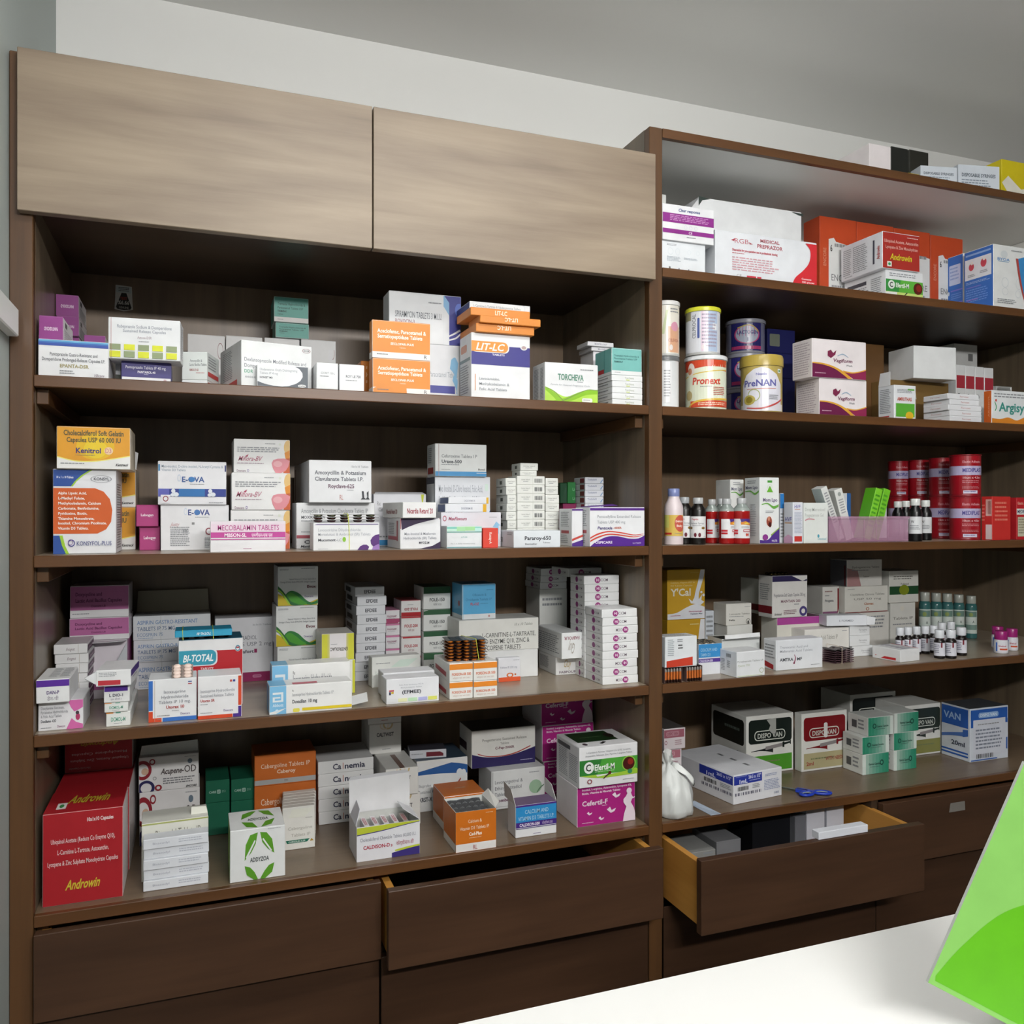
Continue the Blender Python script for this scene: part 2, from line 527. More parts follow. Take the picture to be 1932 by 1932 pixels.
def carton(name, label, sh, xl, xr, yt, d=None, yb=None, ang=0.0, dep=0.10, xs=None, on=None, z0=None, h=None,
           c=WHITE, F=None, L=None, R=None, T=None, edge=None, pf=(), pl=(), pr=(), pt=(), cat='carton', group=None,
           open_top=0, mat=None, back=None, noshrink=0):
    """one closed carton: front face between photo columns xl and xr, top edge at row yt, standing on shelf sh or box on"""
    ang = math.radians(ang)
    if d is None:
        d = depth_from(sh, xl, yb) if yb else (on.d if on else 0.02)
    zb = z0 if z0 is not None else (on.z1 if on else ZS[sh])
    P = [col_x(xl, d), d]
    u = (math.cos(ang), math.sin(ang)); wv = (-math.sin(ang), math.cos(ang))
    w = col_on(xr, P, u)
    hh = h if h else z_at(yt, P) - zb
    if hh < 0.004:
        print('FLAT', name, label, hh); hh = 0.01
    if xs is not None:
        Q = P if xs < xl else [P[0] + u[0] * w, P[1] + u[1] * w]
        dp = col_on(xs, Q, wv)
        dp = dep if not (0.02 < dp < 0.30) else dp
    else:
        dp = dep
    lim = YBACK if back is None else back
    dp0 = dp
    def bad(dp):
        fp = foot(P, ang, w, dp)
        if max(q[1] for q in fp) > lim: return 'back'
        xa, xb = XWALL['L'] if xl < 1240 else XWALL['R']
        if sh != 's00' and zb > 0.85 and lim == YBACK and (min(q[0] for q in fp) < xa or max(q[0] for q in fp) > xb): return 'side wall %.3f %.3f' % (min(q[0] for q in fp), max(q[0] for q in fp))
        for n2, f2, a, b in PLACED:
            if zb < b - 0.0008 and a < zb + hh - 0.0008 and overlap(fp, f2): return n2
        return None
    if not noshrink:
        while dp > 0.012 and bad(dp): dp -= 0.003
        if bad(dp): print('CLASH', label, '| with', bad(dp))
        elif dp < dp0 * 0.5: print('shrunk', label, round(dp0, 3), round(dp, 3))
    lidt = 0.0 if open_top else 0.0006      # the closed top flap lies on the body
    PLACED.append((label, foot(P, ang, w, dp), zb, zb + hh + lidt))
    b = Box()
    b.P, b.u, b.w, b.h, b.dp, b.ang, b.z0, b.z1, b.d = P, u, w, hh, dp, ang, zb, zb + hh + lidt, d
    c = paper(c)
    ref = F or c
    base = lin(c)
    fc = {'F': lin(paper(F)) if F else base, 'L': lin(face_col(L, ref, c)), 'R': lin(face_col(R, ref, c)), 'T': lin(face_col(T, ref, c)),
          'K': base, 'B': base, 'E': lin(edge) if edge else base}
    bev = min(0.0009, hh * 0.1)
    gap = 0.0002
    mbx = MB()
    if open_top:
        th = 0.0011
        for (x0, y0, x1, y1, tg) in ((0, 0, w, th, 'F'), (0, dp - th, w, dp, 'K'), (0, th, th, dp - th, 'L'), (w - th, th, w, dp - th, 'R')):
            vs, fs, tgs = bevel_box(x0, y0, gap, x1, y1, hh, 0)
            inner = lin('#cfd0cc')
            mbx.add(vs, fs, [fc[tg] if q == tg else inner for q in tgs])
        vs, fs, tgs = bevel_box(th, th, gap, w - th, dp - th, gap + th, 0)
        mbx.add(vs, fs, lin('#c4c4c0'))
    else:
        vs, fs, tgs = bevel_box(0, 0, gap, w, dp, hh, bev, 0.0003)
        mbx.add(vs, fs, [fc[q] for q in tgs])
    ox, oy = w / 2, dp / 2
    mbx.v = [(x - ox, y - oy, z) for x, y, z in mbx.v]
    cx = P[0] + u[0] * ox + wv[0] * oy; cy = P[1] + u[1] * ox + wv[1] * oy
    o = mbx.build(name, mat or CARD, None, loc=(cx, cy, zb), rotz=ang)
    tag(o, label, cat, group)
    if not open_top:
        lm = MB(); g = 0.0007
        vs, fs, tgs = bevel_box(g - ox, g - oy, hh - 0.0002, w - g - ox, dp - g - oy, hh + 0.0005, 0)
        lm.add(vs, fs, fc['T'])
        lm.build('top_flap', mat or CARD, o)
    cl = lambda x: min(max(x, 0.004), 0.996)
    zz = lambda v: max(hh * (1 - cl(v)), 0.0006)
    for nm, items, fm, asp in (('front_print', pf, lambda a, v, f: (cl(a) * w - ox, -f - oy, zz(v)), w / hh),
                               ('side_print', pl, lambda a, v, f: (-f - ox, (1 - cl(a)) * dp - oy, zz(v)), dp / hh),
                               ('side_print', pr, lambda a, v, f: (w + f - ox, cl(a) * dp - oy, zz(v)), dp / hh),
                               ('top_print', pt, lambda a, v, f: (cl(a) * w - ox, (1 - cl(v)) * dp - oy, hh + 0.0005 + f), w / dp)):
        if items:
            pm = MB()
            draw(pm, items, fm, asp)
            pm.build(nm, mat or CARD, o)
    b.o, b.ox, b.oy = o, ox, oy
    return b

def flap(b, name, edge_pts, col='#dfe0de', th=0.0008):
    """a bent cardboard flap on box b: closed outline (local metres from the front left bottom corner), with thickness"""
    mbx = MB()
    q = [Vector(x) for x in edge_pts]
    n = (q[1] - q[0]).cross(q[2] - q[0])
    n = n.normalized() * th if n.length > 0 else Vector((0, 0, th))
    N = len(q)
    A = [x - Vector((b.ox, b.oy, 0)) for x in q]
    B = [x + n for x in A]
    fs = [tuple(range(N)), tuple(range(2 * N - 1, N - 1, -1))]
    for i in range(N):
        j = (i + 1) % N
        fs.append((i, i + N, j + N, j))
    mbx.add(A + B, fs, lin(paper(col)))
    return mbx.build(name, CARD, b.o)

# ------------------------------------------------------------------ round things, strips of tablets
def lathe(prof, n=32, cols=None, col='#fff'):
    """profile [(r, z)] turned round z; cols gives the colour of each ring"""
    mbx = MB()
    vs = []
    for rad, z in prof:
        for i in range(n):
            a = 2 * PI * i / n
            vs.append((rad * math.cos(a), rad * math.sin(a), z))
    fs, cc = [], []
    for k in range(len(prof) - 1):
        for i in range(n):
            j = (i + 1) % n
            fs.append((k * n + i, k * n + j, (k + 1) * n + j, (k + 1) * n + i))
            cc.append(lin(cols[k] if cols else col))
    fs.append(tuple(range(n - 1, -1, -1))); cc.append(lin(cols[0] if cols else col))
    K = len(prof) - 1
    fs.append(tuple(K * n + i for i in range(n))); cc.append(lin(cols[-1] if cols else col))
    mbx.add(vs, fs, cc)
    return mbx

def smooth_by_angle(o, deg=35):
    me = o.data
    me.polygons.foreach_set('use_smooth', [True] * len(me.polygons))
    me.set_sharp_from_angle(angle=math.radians(deg))

def face_angle(x, y):
    return math.atan2(-DIST - y, -x)

def wrap(mbx, items, rad, z0, z1, a0, span):
    """print wrapped on a cylinder, centred on angle a0, span radians wide"""
    H = z1 - z0
    draw(mbx, items, lambda u, v, f: ((rad + f) * math.cos(a0 + (min(max(u, 0), 1) - .5) * span), (rad + f) * math.sin(a0 + (min(max(u, 0), 1) - .5) * span), z0 + H * (1 - min(max(v, 0), 1))), rad * span / H, step=0.16 / span)

def put(o, x, y, z, rz=0.0):
    o.location = (x, y, z)
    o.rotation_euler[2] = rz
    return o

_pock = {}
def pocket_mesh(rad, hgt, col, long=1.0, pmat=None):
    key = (rad, hgt, col, long, pmat.name if pmat else '')
    if key not in _pock:
        prof = [(rad, 0), (rad * .95, hgt * .5), (rad * .7, hgt * .85), (rad * .25, hgt)]
        mbx = lathe(prof, 10, col=col)
        mbx.v = [(x * long, y, z) for x, y, z in mbx.v]
        o = mbx.build('pocket', pmat or FOILM); me = o.data
        bpy.data.objects.remove(o)
        me.polygons.foreach_set('use_smooth', [True] * len(me.polygons))
        _pock[key] = me
    return _pock[key]

def strip(label, loc, rz, w, dpt, nx, ny, foil='#9a9da0', pill='#b9bcc0', rad=0.005, hgt=0.004, up=1, tilt=(0, 0), long=1.0, cat='blister strip', group=None, wave=.0006, freq=1.7, thick=.0006, pmat=None):
    """one blister strip: foil sheet with its pockets"""
    mbx = MB()
    n = 10
    vs, fs = [], []
    for i in range(n + 1):
        x = (i / n - .5) * w
        zz = wave * math.sin(i * freq)
        vs += [(x, -dpt / 2, zz), (x, dpt / 2, zz), (x, -dpt / 2, zz + thick), (x, dpt / 2, zz + thick)]
    for i in range(n):
        a, b = 4 * i, 4 * i + 4
        fs += [(a, a + 1, b + 1, b), (a + 2, b + 2, b + 3, a + 3), (a, b, b + 2, a + 2), (a + 1, a + 3, b + 3, b + 1)]
    fs += [(0, 2, 3, 1), (4 * n, 4 * n + 1, 4 * n + 3, 4 * n + 2)]
    mbx.add(vs, fs, lin(foil))
    o = mbx.build('blister_strip', FOILM)
    o.location = loc
    o.rotation_euler = (tilt[0], tilt[1], rz)
    tag(o, label, cat, group)
    me = pocket_mesh(rad, hgt, pill, long, pmat)
    for i in range(nx):
        for j in range(ny):
            q = bpy.data.objects.new('pocket', me)
            COL.objects.link(q)
            q.parent = o
            q.location = ((i + .5) / nx * w - w / 2, (j + .5) / ny * dpt - dpt / 2, .0007 if up else -.0001)
            if not up: q.rotation_euler = (PI, 0, 0)
    return o

def band(parent_box, pts, mat, rad=0.0007, name='rubber_band', label=None):
    """a rubber band: closed tube through pts"""
    mbx = MB()
    N, n = len(pts), 6
    V = [Vector(q) for q in pts]
    vs, fs = [], []
    for i in range(N):
        tdir = (V[(i + 1) % N] - V[i - 1]).normalized()
        a = tdir.cross(Vector((0.3, 0.2, 0.93))).normalized(); b2 = tdir.cross(a)
        for k in range(n):
            an = 2 * PI * k / n
            vs.append(tuple(V[i] + a * math.cos(an) * rad + b2 * math.sin(an) * rad))
    for i in range(N):
        for k in range(n):
            i2, k2 = (i + 1) % N, (k + 1) % n
            fs.append((i * n + k, i2 * n + k, i2 * n + k2, i * n + k2))
    mbx.add(vs, fs, (.8, .8, .3))
    o = mbx.build(name, mat)
    if label: tag(o, label, 'rubber band')
    return o
# ================================================================== the setting
def slab(name, x0, y0, z0, x1, y1, z1, mat, parent=None, kind=None, b=0.0):
    mbx = MB()
    cx, cy, cz = (x0 + x1) / 2, (y0 + y1) / 2, (z0 + z1) / 2
    vs, fs, tg = bevel_box(x0 - cx, y0 - cy, z0 - cz, x1 - cx, y1 - cy, z1 - cz, b)
    mbx.add(vs, fs, (.8, .8, .8))
    o = mbx.build(name, mat, None, loc=(cx, cy, cz))
    if parent is not None:
        o.parent = parent
        o.location = (cx - parent.location.x, cy - parent.location.y, cz - parent.location.z)
    if kind: o['kind'] = kind
    return o

CEIL = 2.72
slab('floor', -1.0, -4.6, -0.05, 4.0, 0.62, 0.0, M_FLOOR, kind='structure')
slab('ceiling', -1.0, -4.6, CEIL, 4.0, 0.62, CEIL + 0.05, M_CEIL, kind='structure')
slab('wall_back', -1.0, 0.50, 0.0, 4.0, 0.62, CEIL, M_CEIL, kind='structure')
slab('wall_right', 3.9, -4.5, 0.0, 4.0, 0.50, CEIL, M_ROOM, kind='structure')
slab('wall_rear', -1.0, -4.6, 0.0, 4.0, -4.5, CEIL, M_ROOM, kind='structure')
slab('wall_left', -0.42, -4.5, 0.0, -0.289, 0.50, CEIL, M_GREYW, kind='structure')
# white plastic trunking along the left wall, ending at the upright
zt = EYE + 0.285
slab('trim_1', -0.2888, -2.2, zt, -0.271, -0.0205, zt + 0.045, M_TRUNK, kind='structure', b=0.002)

# hanging tube lamps out of view; the one before the shelves is added
for i, (x, y, z) in enumerate(LAMPS):
    o = slab('tube_lamp', x - 0.62, y - 0.03, z + 0.02, x + 0.62, y + 0.03, z + 0.04, M_TRUNK, b=0.004)
    tag(o, ('white hanging tube lamp behind the camera', 'added white tube lamp hanging out of view before the shelves')[i], 'lamp')
    for hx in (-.45, .45):
        slab('hanger', x + hx - .004, y - .004, z + .0402, x + hx + .004, y + .004, CEIL - .0002, M_TRUNK, parent=o)
    slab('diffuser', x - 0.60, y - 0.05, z + 0.004, x + 0.60, y + 0.05, z + 0.0198, M_LAMP, parent=o)

# ================================================================== left shelving unit
XL0, XL1 = -0.2885, -0.2535
XD0, XD1 = 0.9075, 0.9395
XR1 = 2.315
YB = 0.4545
TH = 0.0195
TOPL = EYE + 0.76
UL = empty('shelving_unit', (0.33, 0.2, 0.0))
tag(UL, 'brown wooden shelving unit with two beige cupboard doors above four open shelves', 'shelving')
def upright(par, name, x0, x1, z1, inner):
    slab(name, x0, 0.0, 0.0, x1, 0.022, z1, W_POST, par, b=0.0015)
    slab('side_panel', x0, 0.0222, 0.0, x1, YB - 0.0002, z1, inner, par)
upright(UL, 'upright', XL0, XL1, TOPL, W_SIDE)
upright(UL, 'upright', XD0, XD1, ZS['s00'], W_SIDE)
slab('back_panel', XL0, YB, 0.0, XD0 + 0.015, YB + 0.012, TOPL, W_BACK, UL)
def shelf(par, x0, x1, z, top=W_SHELF, y0=0.0):
    q = slab('shelf', x0 + .0005, y0 + 0.0122, z - TH + 0.001, x1 - .0005, YB - .0005, z, top, par)
    e_ = slab('lipping', x0 + .0005, y0, z - TH, x1 - .0005, y0 + 0.012, z, W_EDGE, None, b=0.0012)
    e_.parent = q
    e_.location = e_.location - Vector(q.location) - Vector(par.location)
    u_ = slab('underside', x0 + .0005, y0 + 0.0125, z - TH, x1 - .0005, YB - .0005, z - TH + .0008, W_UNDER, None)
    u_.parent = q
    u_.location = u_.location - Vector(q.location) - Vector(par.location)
    for xa, xb in ((x0 + .0006, x0 + .019), (x1 - .019, x1 - .0006)):
        slab('cleat', xa, 0.028, z - TH - 0.026, xb, 0.43, z - TH - 0.0003, W_POST, par, b=0.001)
for k in ('s1', 's2', 's3', 's4'):
    shelf(UL, XL1, XD0, ZS[k], W_SHELF4 if k == 's4' else W_SHELF)
# cupboard above
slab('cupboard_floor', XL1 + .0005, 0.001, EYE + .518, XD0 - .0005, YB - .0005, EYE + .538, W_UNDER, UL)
slab('cupboard_top', XL1 + .0005, 0.001, TOPL - 0.02, XD0 - .0005, YB - .0005, TOPL, W_SIDE, UL)
xsplit = col_x(703.5, -0.02)
xa, xb = col_x(32, -0.02), col_x(1237, -0.02)
for a, b_ in ((xa, xsplit - 0.0012), (xsplit + 0.0012, xb)):
    dr = slab('door', a, -0.0205, EYE + .4925, b_, -0.0005, TOPL - 0.002, W_DOOR, UL, b=0.001)
# base: drawer row and cupboards below the lowest shelf
ZD = ZS['s4'] - TH
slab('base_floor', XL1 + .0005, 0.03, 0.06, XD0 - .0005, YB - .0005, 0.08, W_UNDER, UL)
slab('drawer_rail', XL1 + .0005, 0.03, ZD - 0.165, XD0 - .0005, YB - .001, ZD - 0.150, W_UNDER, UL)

def drawer(par, x0, x1, ztop, h, pull, mat=W_DRAWER):
    """a drawer pulled out by pull metres: front, two sides, back and bottom"""
    y = -pull
    f = slab('drawer', x0, y - 0.019, ztop - h, x1, y - 0.0005, ztop, mat, par, b=0.0012)
    def sub(nm, a, b1, c1, d1, e1, f1, mt):
        q = slab(nm, a, b1, c1, d1, e1, f1, mt, None)
        q.parent = f
        q.location = q.location - Vector(f.location) - Vector(par.location)
    zt_, zb_ = ztop - 0.012, ztop - h + 0.012
    yb_ = y + 0.40
    sub('drawer_side', x0 + .006, y, zb_, x0 + .020, yb_, zt_, W_RAW)
    sub('drawer_side', x1 - .020, y, zb_, x1 - .006, yb_, zt_, W_RAW)
    sub('drawer_back', x0 + .0202, yb_ - 0.012, zb_, x1 - .0202, yb_, zt_, W_RAW)
    sub('drawer_bottom', x0 + .0202, y + .0002, zb_, x1 - .0202, yb_ - .0122, zb_ + 0.006, W_UNDER)
    return f
mid = (XL1 + XD0) / 2
drawer(UL, XL1 + .003, mid - .002, ZD - 0.004, 0.145, 0.0)
drawer(UL, mid + .002, XD0 - .003, ZD - 0.004, 0.145, 0.045)
for a, b_ in ((XL1 + .003, mid - .002), (mid + .002, XD0 - .003)):
    slab('base_door', a, 0.0, 0.07, b_, 0.019, ZD - 0.155, W_DRAWER, UL, b=0.001)

# ================================================================== right shelving unit
UR = empty('shelving_unit', (1.6, 0.2, 0.0))
tag(UR, 'brown wooden shelving unit beside the tall divider, white-lined top bays and drawers below', 'shelving')
upright(UR, 'upright', XR1 + .0005, XR1 + 0.036, EYE + .826 - TH, W_SIDE)
slab('back_panel', XD0 + 0.0155, YB, 0.0, XR1 + 0.036, YB + 0.012, ZS['s0'] - TH, W_BACK, UR)
slab('white_back_panel', XD0 + 0.0155, YB, ZS['s0'] - TH + .0002, XR1 + 0.036, YB + 0.012, ZS['s00'] + 0.02, M_WLAM, UR)
slab('white_side_lining', XR1 - 0.003, 0.0225, ZS['s0'] + .0005, XR1, YB - .0006, ZS['s00'] - TH - .0005, M_WLAM, UR)
slab('white_side_lining', XD1, 0.0225, ZS['s0'] + .0005, XD1 + 0.003, YB - .0006, ZS['s00'] - TH - .0005, M_WLAM, UR)
for k in ('s1', 's2', 's3'):
    shelf(UR, XD1, XR1, ZS[k])
def shelf_w(par, x0, x1, z, under, top):
    q = slab('shelf', x0 + .0005, 0.0122, z - TH + 0.001, x1 - .0005, YB - .0005, z, top, par)
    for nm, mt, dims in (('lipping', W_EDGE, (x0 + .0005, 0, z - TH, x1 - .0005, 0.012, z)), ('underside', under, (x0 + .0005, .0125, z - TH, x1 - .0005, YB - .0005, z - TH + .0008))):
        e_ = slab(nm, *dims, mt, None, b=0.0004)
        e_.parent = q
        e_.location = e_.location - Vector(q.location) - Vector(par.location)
shelf_w(UR, XD1, XR1, ZS['s0'], W_UNDER, M_WLAM)
shelf_w(UR, XD1, XR1 + 0.036, ZS['s00'], M_WLAM, M_WLAM)
shelf(UR, XD1, XR1, ZS['s4'], W_SHELF4)
slab('base_floor', XD1 + .0005, 0.03, 0.06, XR1 - .0005, YB - .0005, 0.08, W_UNDER, UR)
xdm = col_x(1652, 0.0)
slab('drawer_divider', xdm - 0.010, 0.003, 0.081, xdm + 0.010, YB - .001, ZD - .0005, W_UNDER, UR)
DR = drawer(UR, XD1 + .004, xdm + 0.002, ZD - 0.006, 0.15, 0.125)
drawer(UR, xdm + 0.006, XR1 - .003, ZD - 0.004, 0.15, 0.0)
for a, b_ in ((XD1 + .003, xdm - .002), (xdm + .002, XR1 - .003)):
    slab('base_door', a, -0.0005, 0.07, b_, 0.0025, ZD - 0.160, W_DRAWER, UR, b=0.0005)
# strip of tape stuck on the closed drawer front
mbx = MB()
x0, x1 = col_x(1791, -0.02), col_x(1821, -0.02)
za, zb_ = z_at(1516, (x0, -0.02)), z_at(1533, (x0, -0.02))
mbx.add([(x0, 0, zb_), (x1, 0, zb_), (x1 - .002, 0, za), (x0 + .004, 0, za), (x0, -.0005, zb_), (x1, -.0005, zb_), (x1 - .002, -.0012, za), (x0 + .004, -.0005, za)],
        [(0, 1, 2, 3), (7, 6, 5, 4), (0, 4, 5, 1), (1, 5, 6, 2), (2, 6, 7, 3), (3, 7, 4, 0)], lin('#7e7a74'))
o = mbx.build('adhesive_tape', CARD, None, loc=(0, -0.0196, 0))
tag(o, 'torn piece of pale adhesive tape on the closed dark drawer front', 'tape')

# ================================================================== counter in front (bottom of the view)
CT = slab('counter', 0.05, -1.12, 0.93, 2.9, -0.66, 0.965, M_COUNTER, b=0.004)
tag(CT, 'white laminate shop counter in the foreground below the shelves', 'counter')
slab('counter_body', 0.12, -1.06, 0.001, 2.83, -0.72, 0.9298, M_COUNTER, CT)
# ================================================================== left unit, top open shelf
G = '#6b6f76'
PUR = '#8f3d86'
def purple(label, xl, xr, yt, xs=None, flip=1, **k):
    return carton('medicine_carton', label, 's1', xl, xr, yt, xs=xs, F=PUR, c='#d7d3d8', T='#8a3f80', edge='#a873a0',
                  pf=[t('PANTODOX-D', 22, 46, 78, 60, '#e6cfe4', 1, flip=flip)], pr=[r(18, 12, 40, 34, '#55505a'), m(10, 45, 90, 95, 6)], **k)
a = purple('purple carton lowest in the corner stack behind the blue-topped carton', 106, 149, 634, d=.235, dep=.12)
a2 = purple('purple carton in the middle of the corner stack of three', 107, 149, 595, on=a, d=.225, dep=.12)
purple('purple carton on top of the corner stack, nearest the underside of the cupboard', 105, 148.5, 555, on=a2, d=.23, dep=.12)
purple('low purple carton with torn top right of the corner stack', 158, 199, 632, d=.20, dep=.12)
ep = carton('medicine_carton', 'white carton with blue top band and gold lettering in the left corner', 's1', 72, 205, 639, d=.012, dep=.16, R='#767a86', T='#cfd6e2',
    pf=[r(0, 0, 100, 16, '#3f6fb8'), r(0, 9, 100, 16, '#3b55a8'), r(0, 0, 100, 5, '#63a8d2'), t('Pantoprazole Gastro-Resistant and', 16, 34, 84, 43, '#4b4f57'),
        t('Domperidone Prolonged-Release Capsules I.P.', 5, 48, 95, 57, '#4b4f57'), t('EPANTA-DSR', 30, 65, 71, 74, '#a39a6a', 1),
        m(30, 82, 52, 94, 2), t('Vibcare', 78, 88, 93, 96, '#8c7f8c', 0, 2)])
purple('purple carton lying on the white carton with blue top band', 73, 119, 595, on=ep, d=.02, dep=.12)
# grey row at the back with two teal cartons on it
def greyrow(label, xl, xr, yt, **k):
    return carton('medicine_carton', label, 's1', xl, xr, yt, d=.30, dep=.10, c='#d4d3d3', pf=[ring(88, 22, 8, 12, .12, '#9b6f74'), t('Rabeprazole', 24, 66, 80, 76, '#77797e'), t('and Itopride', 30, 82, 92, 92, '#77797e')], **k)
g1 = greyrow('grey-white carton leftmost in the back row', 354, 424, 630)
g2 = greyrow('grey-white carton second from left in the back row', 426, 495, 633)
g3 = carton('medicine_carton', 'grey-white carton under the two teal cartons in the back row', 's1', 499, 565, 637, d=.30, dep=.10, c='#d4d3d3', pf=[m(20, 20, 70, 34, 2), t('Tablets', 55, 40, 90, 52, '#8a8c90')])
g4 = carton('medicine_carton', 'grey-white carton rightmost in the back row, tape on its front', 's1', 568, 634, 640, d=.30, dep=.10, c='#d2d2d3', pf=[ring(88, 18, 8, 10, .12, '#9b6f74'), t('Esomeprazole', 6, 50, 76, 58, '#8b8c90'), t('Amino Acids', 30, 66, 90, 74, '#8b8c90'), rr(78, 12, 90, 66, 4, '#dcdce0')])
TEAL = '#5fa79b'
def teal(label, xl, xr, yt, **k):
    return carton('medicine_carton', label, 's1', xl, xr, yt, F=TEAL, L='#4f8f86', T='#4f8f86', c='#c3d6d2',
                  pf=[t('Tramadol Hydrochloride &', 10, 22, 90, 32, '#2f5650'), t('Paracetamol Tablets USP', 10, 38, 84, 47, '#2f5650'), t('TRAMAZAC', 10, 53, 36, 60, '#27423e', 1), t('Tablets', 10, 66, 26, 71, '#37625c')] + k.pop('x', []), **k)
t1 = teal('teal carton standing on the back row, under another teal carton', 520, 583, 608, on=g3, z0=max(g3.z1, g4.z1) + .0002, d=.30, dep=.08)
teal('teal carton with white bottom strip, on top of another teal carton', 517, 582, 559, on=t1, d=.295, dep=.085, x=[r(0, 80, 100, 100, '#d9d6d4'), m(10, 88, 28, 94, 1)])
# middle cluster
w1 = carton('medicine_carton', 'flat white carton under the pale green-grey carton with red side bands', 's1', 343, 391, 717, d=.075, xs=413, dep=.08, c='#dfe3e6', ang=-16, pr=[r(6, 20, 94, 60, '#c8454a')])
carton('medicine_carton', 'pale green-grey carton with red band on its side, beside the purple-labelled box', 's1', 343, 391, 664, on=w1, d=.075, ang=-16, xs=413, dep=.08, c='#ced6d3',
    pf=[t('Amoxycillin &', 32, 26, 80, 35, '#6f777a'), t('Lactic Bacillus Tablets', 30, 40, 98, 49, '#6f777a'), t('NIMOX-CV 625', 30, 60, 66, 68, '#b07a78', 1), m(56, 73, 90, 80, 1, '#c8a0a0')],
    pr=[m(10, 12, 80, 60, 5), r(6, 68, 94, 84, '#c94a48')])
ptl = carton('medicine_carton', 'indigo and white carton with white lettering, under the white overhanging box', 's1', 229, 323, 681, d=.03, xs=331, dep=.08, F='#e4e5ea', R='#453f7c', T='#453f7c', c='#4b4686',
    pf=[r(0, 0, 100, 76, '#453f7c'), t('Pantoprazole Tablets IP 40 mg.', 8, 20, 90, 34, '#e6e4f0'), t('PANTAROL-40', 32, 44, 68, 55, '#f0eef8', 1), m(45, 60, 55, 64, 1, '#c9c6e0'), t('R', 84, 82, 92, 96, '#b58a92')])
carton('medicine_carton', 'dark stub of carton between the blue-topped carton and the indigo one', 's1', 218, 228, 684, d=.07, dep=.05, c='#8b8d90', pf=[r(0, 55, 100, 100, '#3d4138')])
rb = carton('medicine_carton', 'white carton with yellow and olive squares, overhanging the indigo box', 's1', 204, 340, 598, on=ptl, d=.012, ang=-4, xs=352, dep=.12, c='#eceef2', R='#d3d4df',
    pf=[t('Rabeprazole Sodium & Domperidone', 12, 16, 88, 24, '#9aa0ab'), t('Sustained Release Capsules', 20, 27, 80, 34, '#9aa0ab'), t('Aztose-DSR', 40, 43, 60, 49, '#b5a5ab'), m(42, 55, 58, 59, 1)] +
       [r(2 + 19.6 * i, 64, 17 + 19.6 * i, 78, ('#93a07a', '#d8dc3c')[i % 2]) for i in range(5)] + [r(2 + 19.6 * i, 81, 17 + 19.6 * i, 96, ('#d8dc3c', '#93a07a')[i % 2]) for i in range(5)] + [r(4, 0, 4.5, 100, '#b06a6a')],
    pr=[m(20, 10, 80, 92, 14)])
carton('medicine_carton', 'large white carton turned at an angle, green letters and red patch on its side', 's1', 455, 588, 641, d=.02, ang=12, xs=416, dep=.10, c='#eceef0', L='#d7dbd8',
    pf=[t('Dexlansoprazole Modified Release and', 4, 36, 92, 44, '#7d8188'), t('Domperidone Capsules', 4, 49, 60, 57, '#7d8188'), t('DDR', 4, 62, 16, 69, '#6aa88c', 1), t('eeeee', 5, 74, 20, 80, '#a0a4a8'), ring(92, 10, 6, 5, .15, '#a88a90'), t('BIOCHEM', 88, 8, 96, 12, '#777')],
    pl=[m(15, 10, 60, 75, 16), p([(8, 84), (82, 80), (82, 100), (8, 100)], '#cf4440')])
carton('medicine_carton', 'charcoal carton with a big white oval on its front', 's1', 485, 582, 687, d=.006, dep=.018, c='#e6e8ea', F='#596068',
    pf=[rib([(0, 0), (50, 0), (78, 8), (89, 40), (84, 68)], [(0, 75), (12, 87), (30, 96), (50, 99), (70, 90)], '#5d646c'), p([(0, 0), (72, 0), (82, 12), (88, 30), (88.5, 48), (84, 66), (76, 80), (62, 92), (48, 96), (30, 94), (14, 87), (0, 76)], '#eaecef'),
        t('Ondansetron Orally Disintegrating', 5, 16, 78, 27, '#9aa0a6'), t('Tablets IP 4 mg', 5, 33, 40, 43, '#9aa0a6'), t('NONSET MD', 5, 54, 30, 62, '#4a4e54', 1), e(87, 90, 8, 7, '#d9dcde'), t('mylab', 81, 86, 93, 93, '#666')])
carton('medicine_carton', 'small white carton with bent bottom flap beside the charcoal oval carton', 's1', 597, 638, 684, d=.004, xs=584, dep=.06, c='#e9ebee', pf=[t('EZORET 150-L', 20, 34, 84, 42, '#8a8d92'), m(16, 48, 60, 56, 1)])
carton('medicine_carton', 'small white carton left of the two orange cartons', 's1', 640, 687, 687, d=.012, dep=.06, c='#eaecef', pf=[t('ROY LE 750', 26, 40, 86, 49, '#6c7076', 1), m(26, 58, 82, 64, 1)])
ORG = '#e08a2e'
carton('medicine_carton', 'narrow orange carton edge behind the stack of two orange cartons', 's1', 681, 697, 681, d=.10, dep=.06, c='#cf7a2a', pf=[t('S A S', 58, 12, 74, 60, '#f1d8b8', rot=1)])
def acecl(label, xl, xr, yt, xs, **k):
    return carton('medicine_carton', label, 's1', xl, xr, yt, xs=xs, dep=.09, F=ORG, L='#c9782a', T='#dd8b3b', c='#e6dccf',
        pf=[r(0, 83, 100, 100, '#e9e6e2'), t('Aceclofenac, Paracetamol &', 9, 22, 92, 32, '#fbf1e2', 1), t('Serratiopeptidase Tablets', 9, 36, 86, 46, '#fbf1e2', 1), t('SECLOPAR-PLUS', 31, 57, 71, 63, '#fdf4e8', 1), t('Tablets', 46, 68, 57, 71, '#f7e4c9'),
            m(8, 88, 28, 93, 1, '#777'), t('R', 88, 86, 94, 96, '#777')], pl=[r(0, 83, 100, 100, '#e2dfdb')], **k)
b1 = acecl('orange carton with white bottom band, lower of the stacked pair', 703, 812, 675, 696, d=.015)
acecl('orange carton with white bottom band, upper of the stacked pair', 702, 812, 603, 697, on=b1, d=.015)
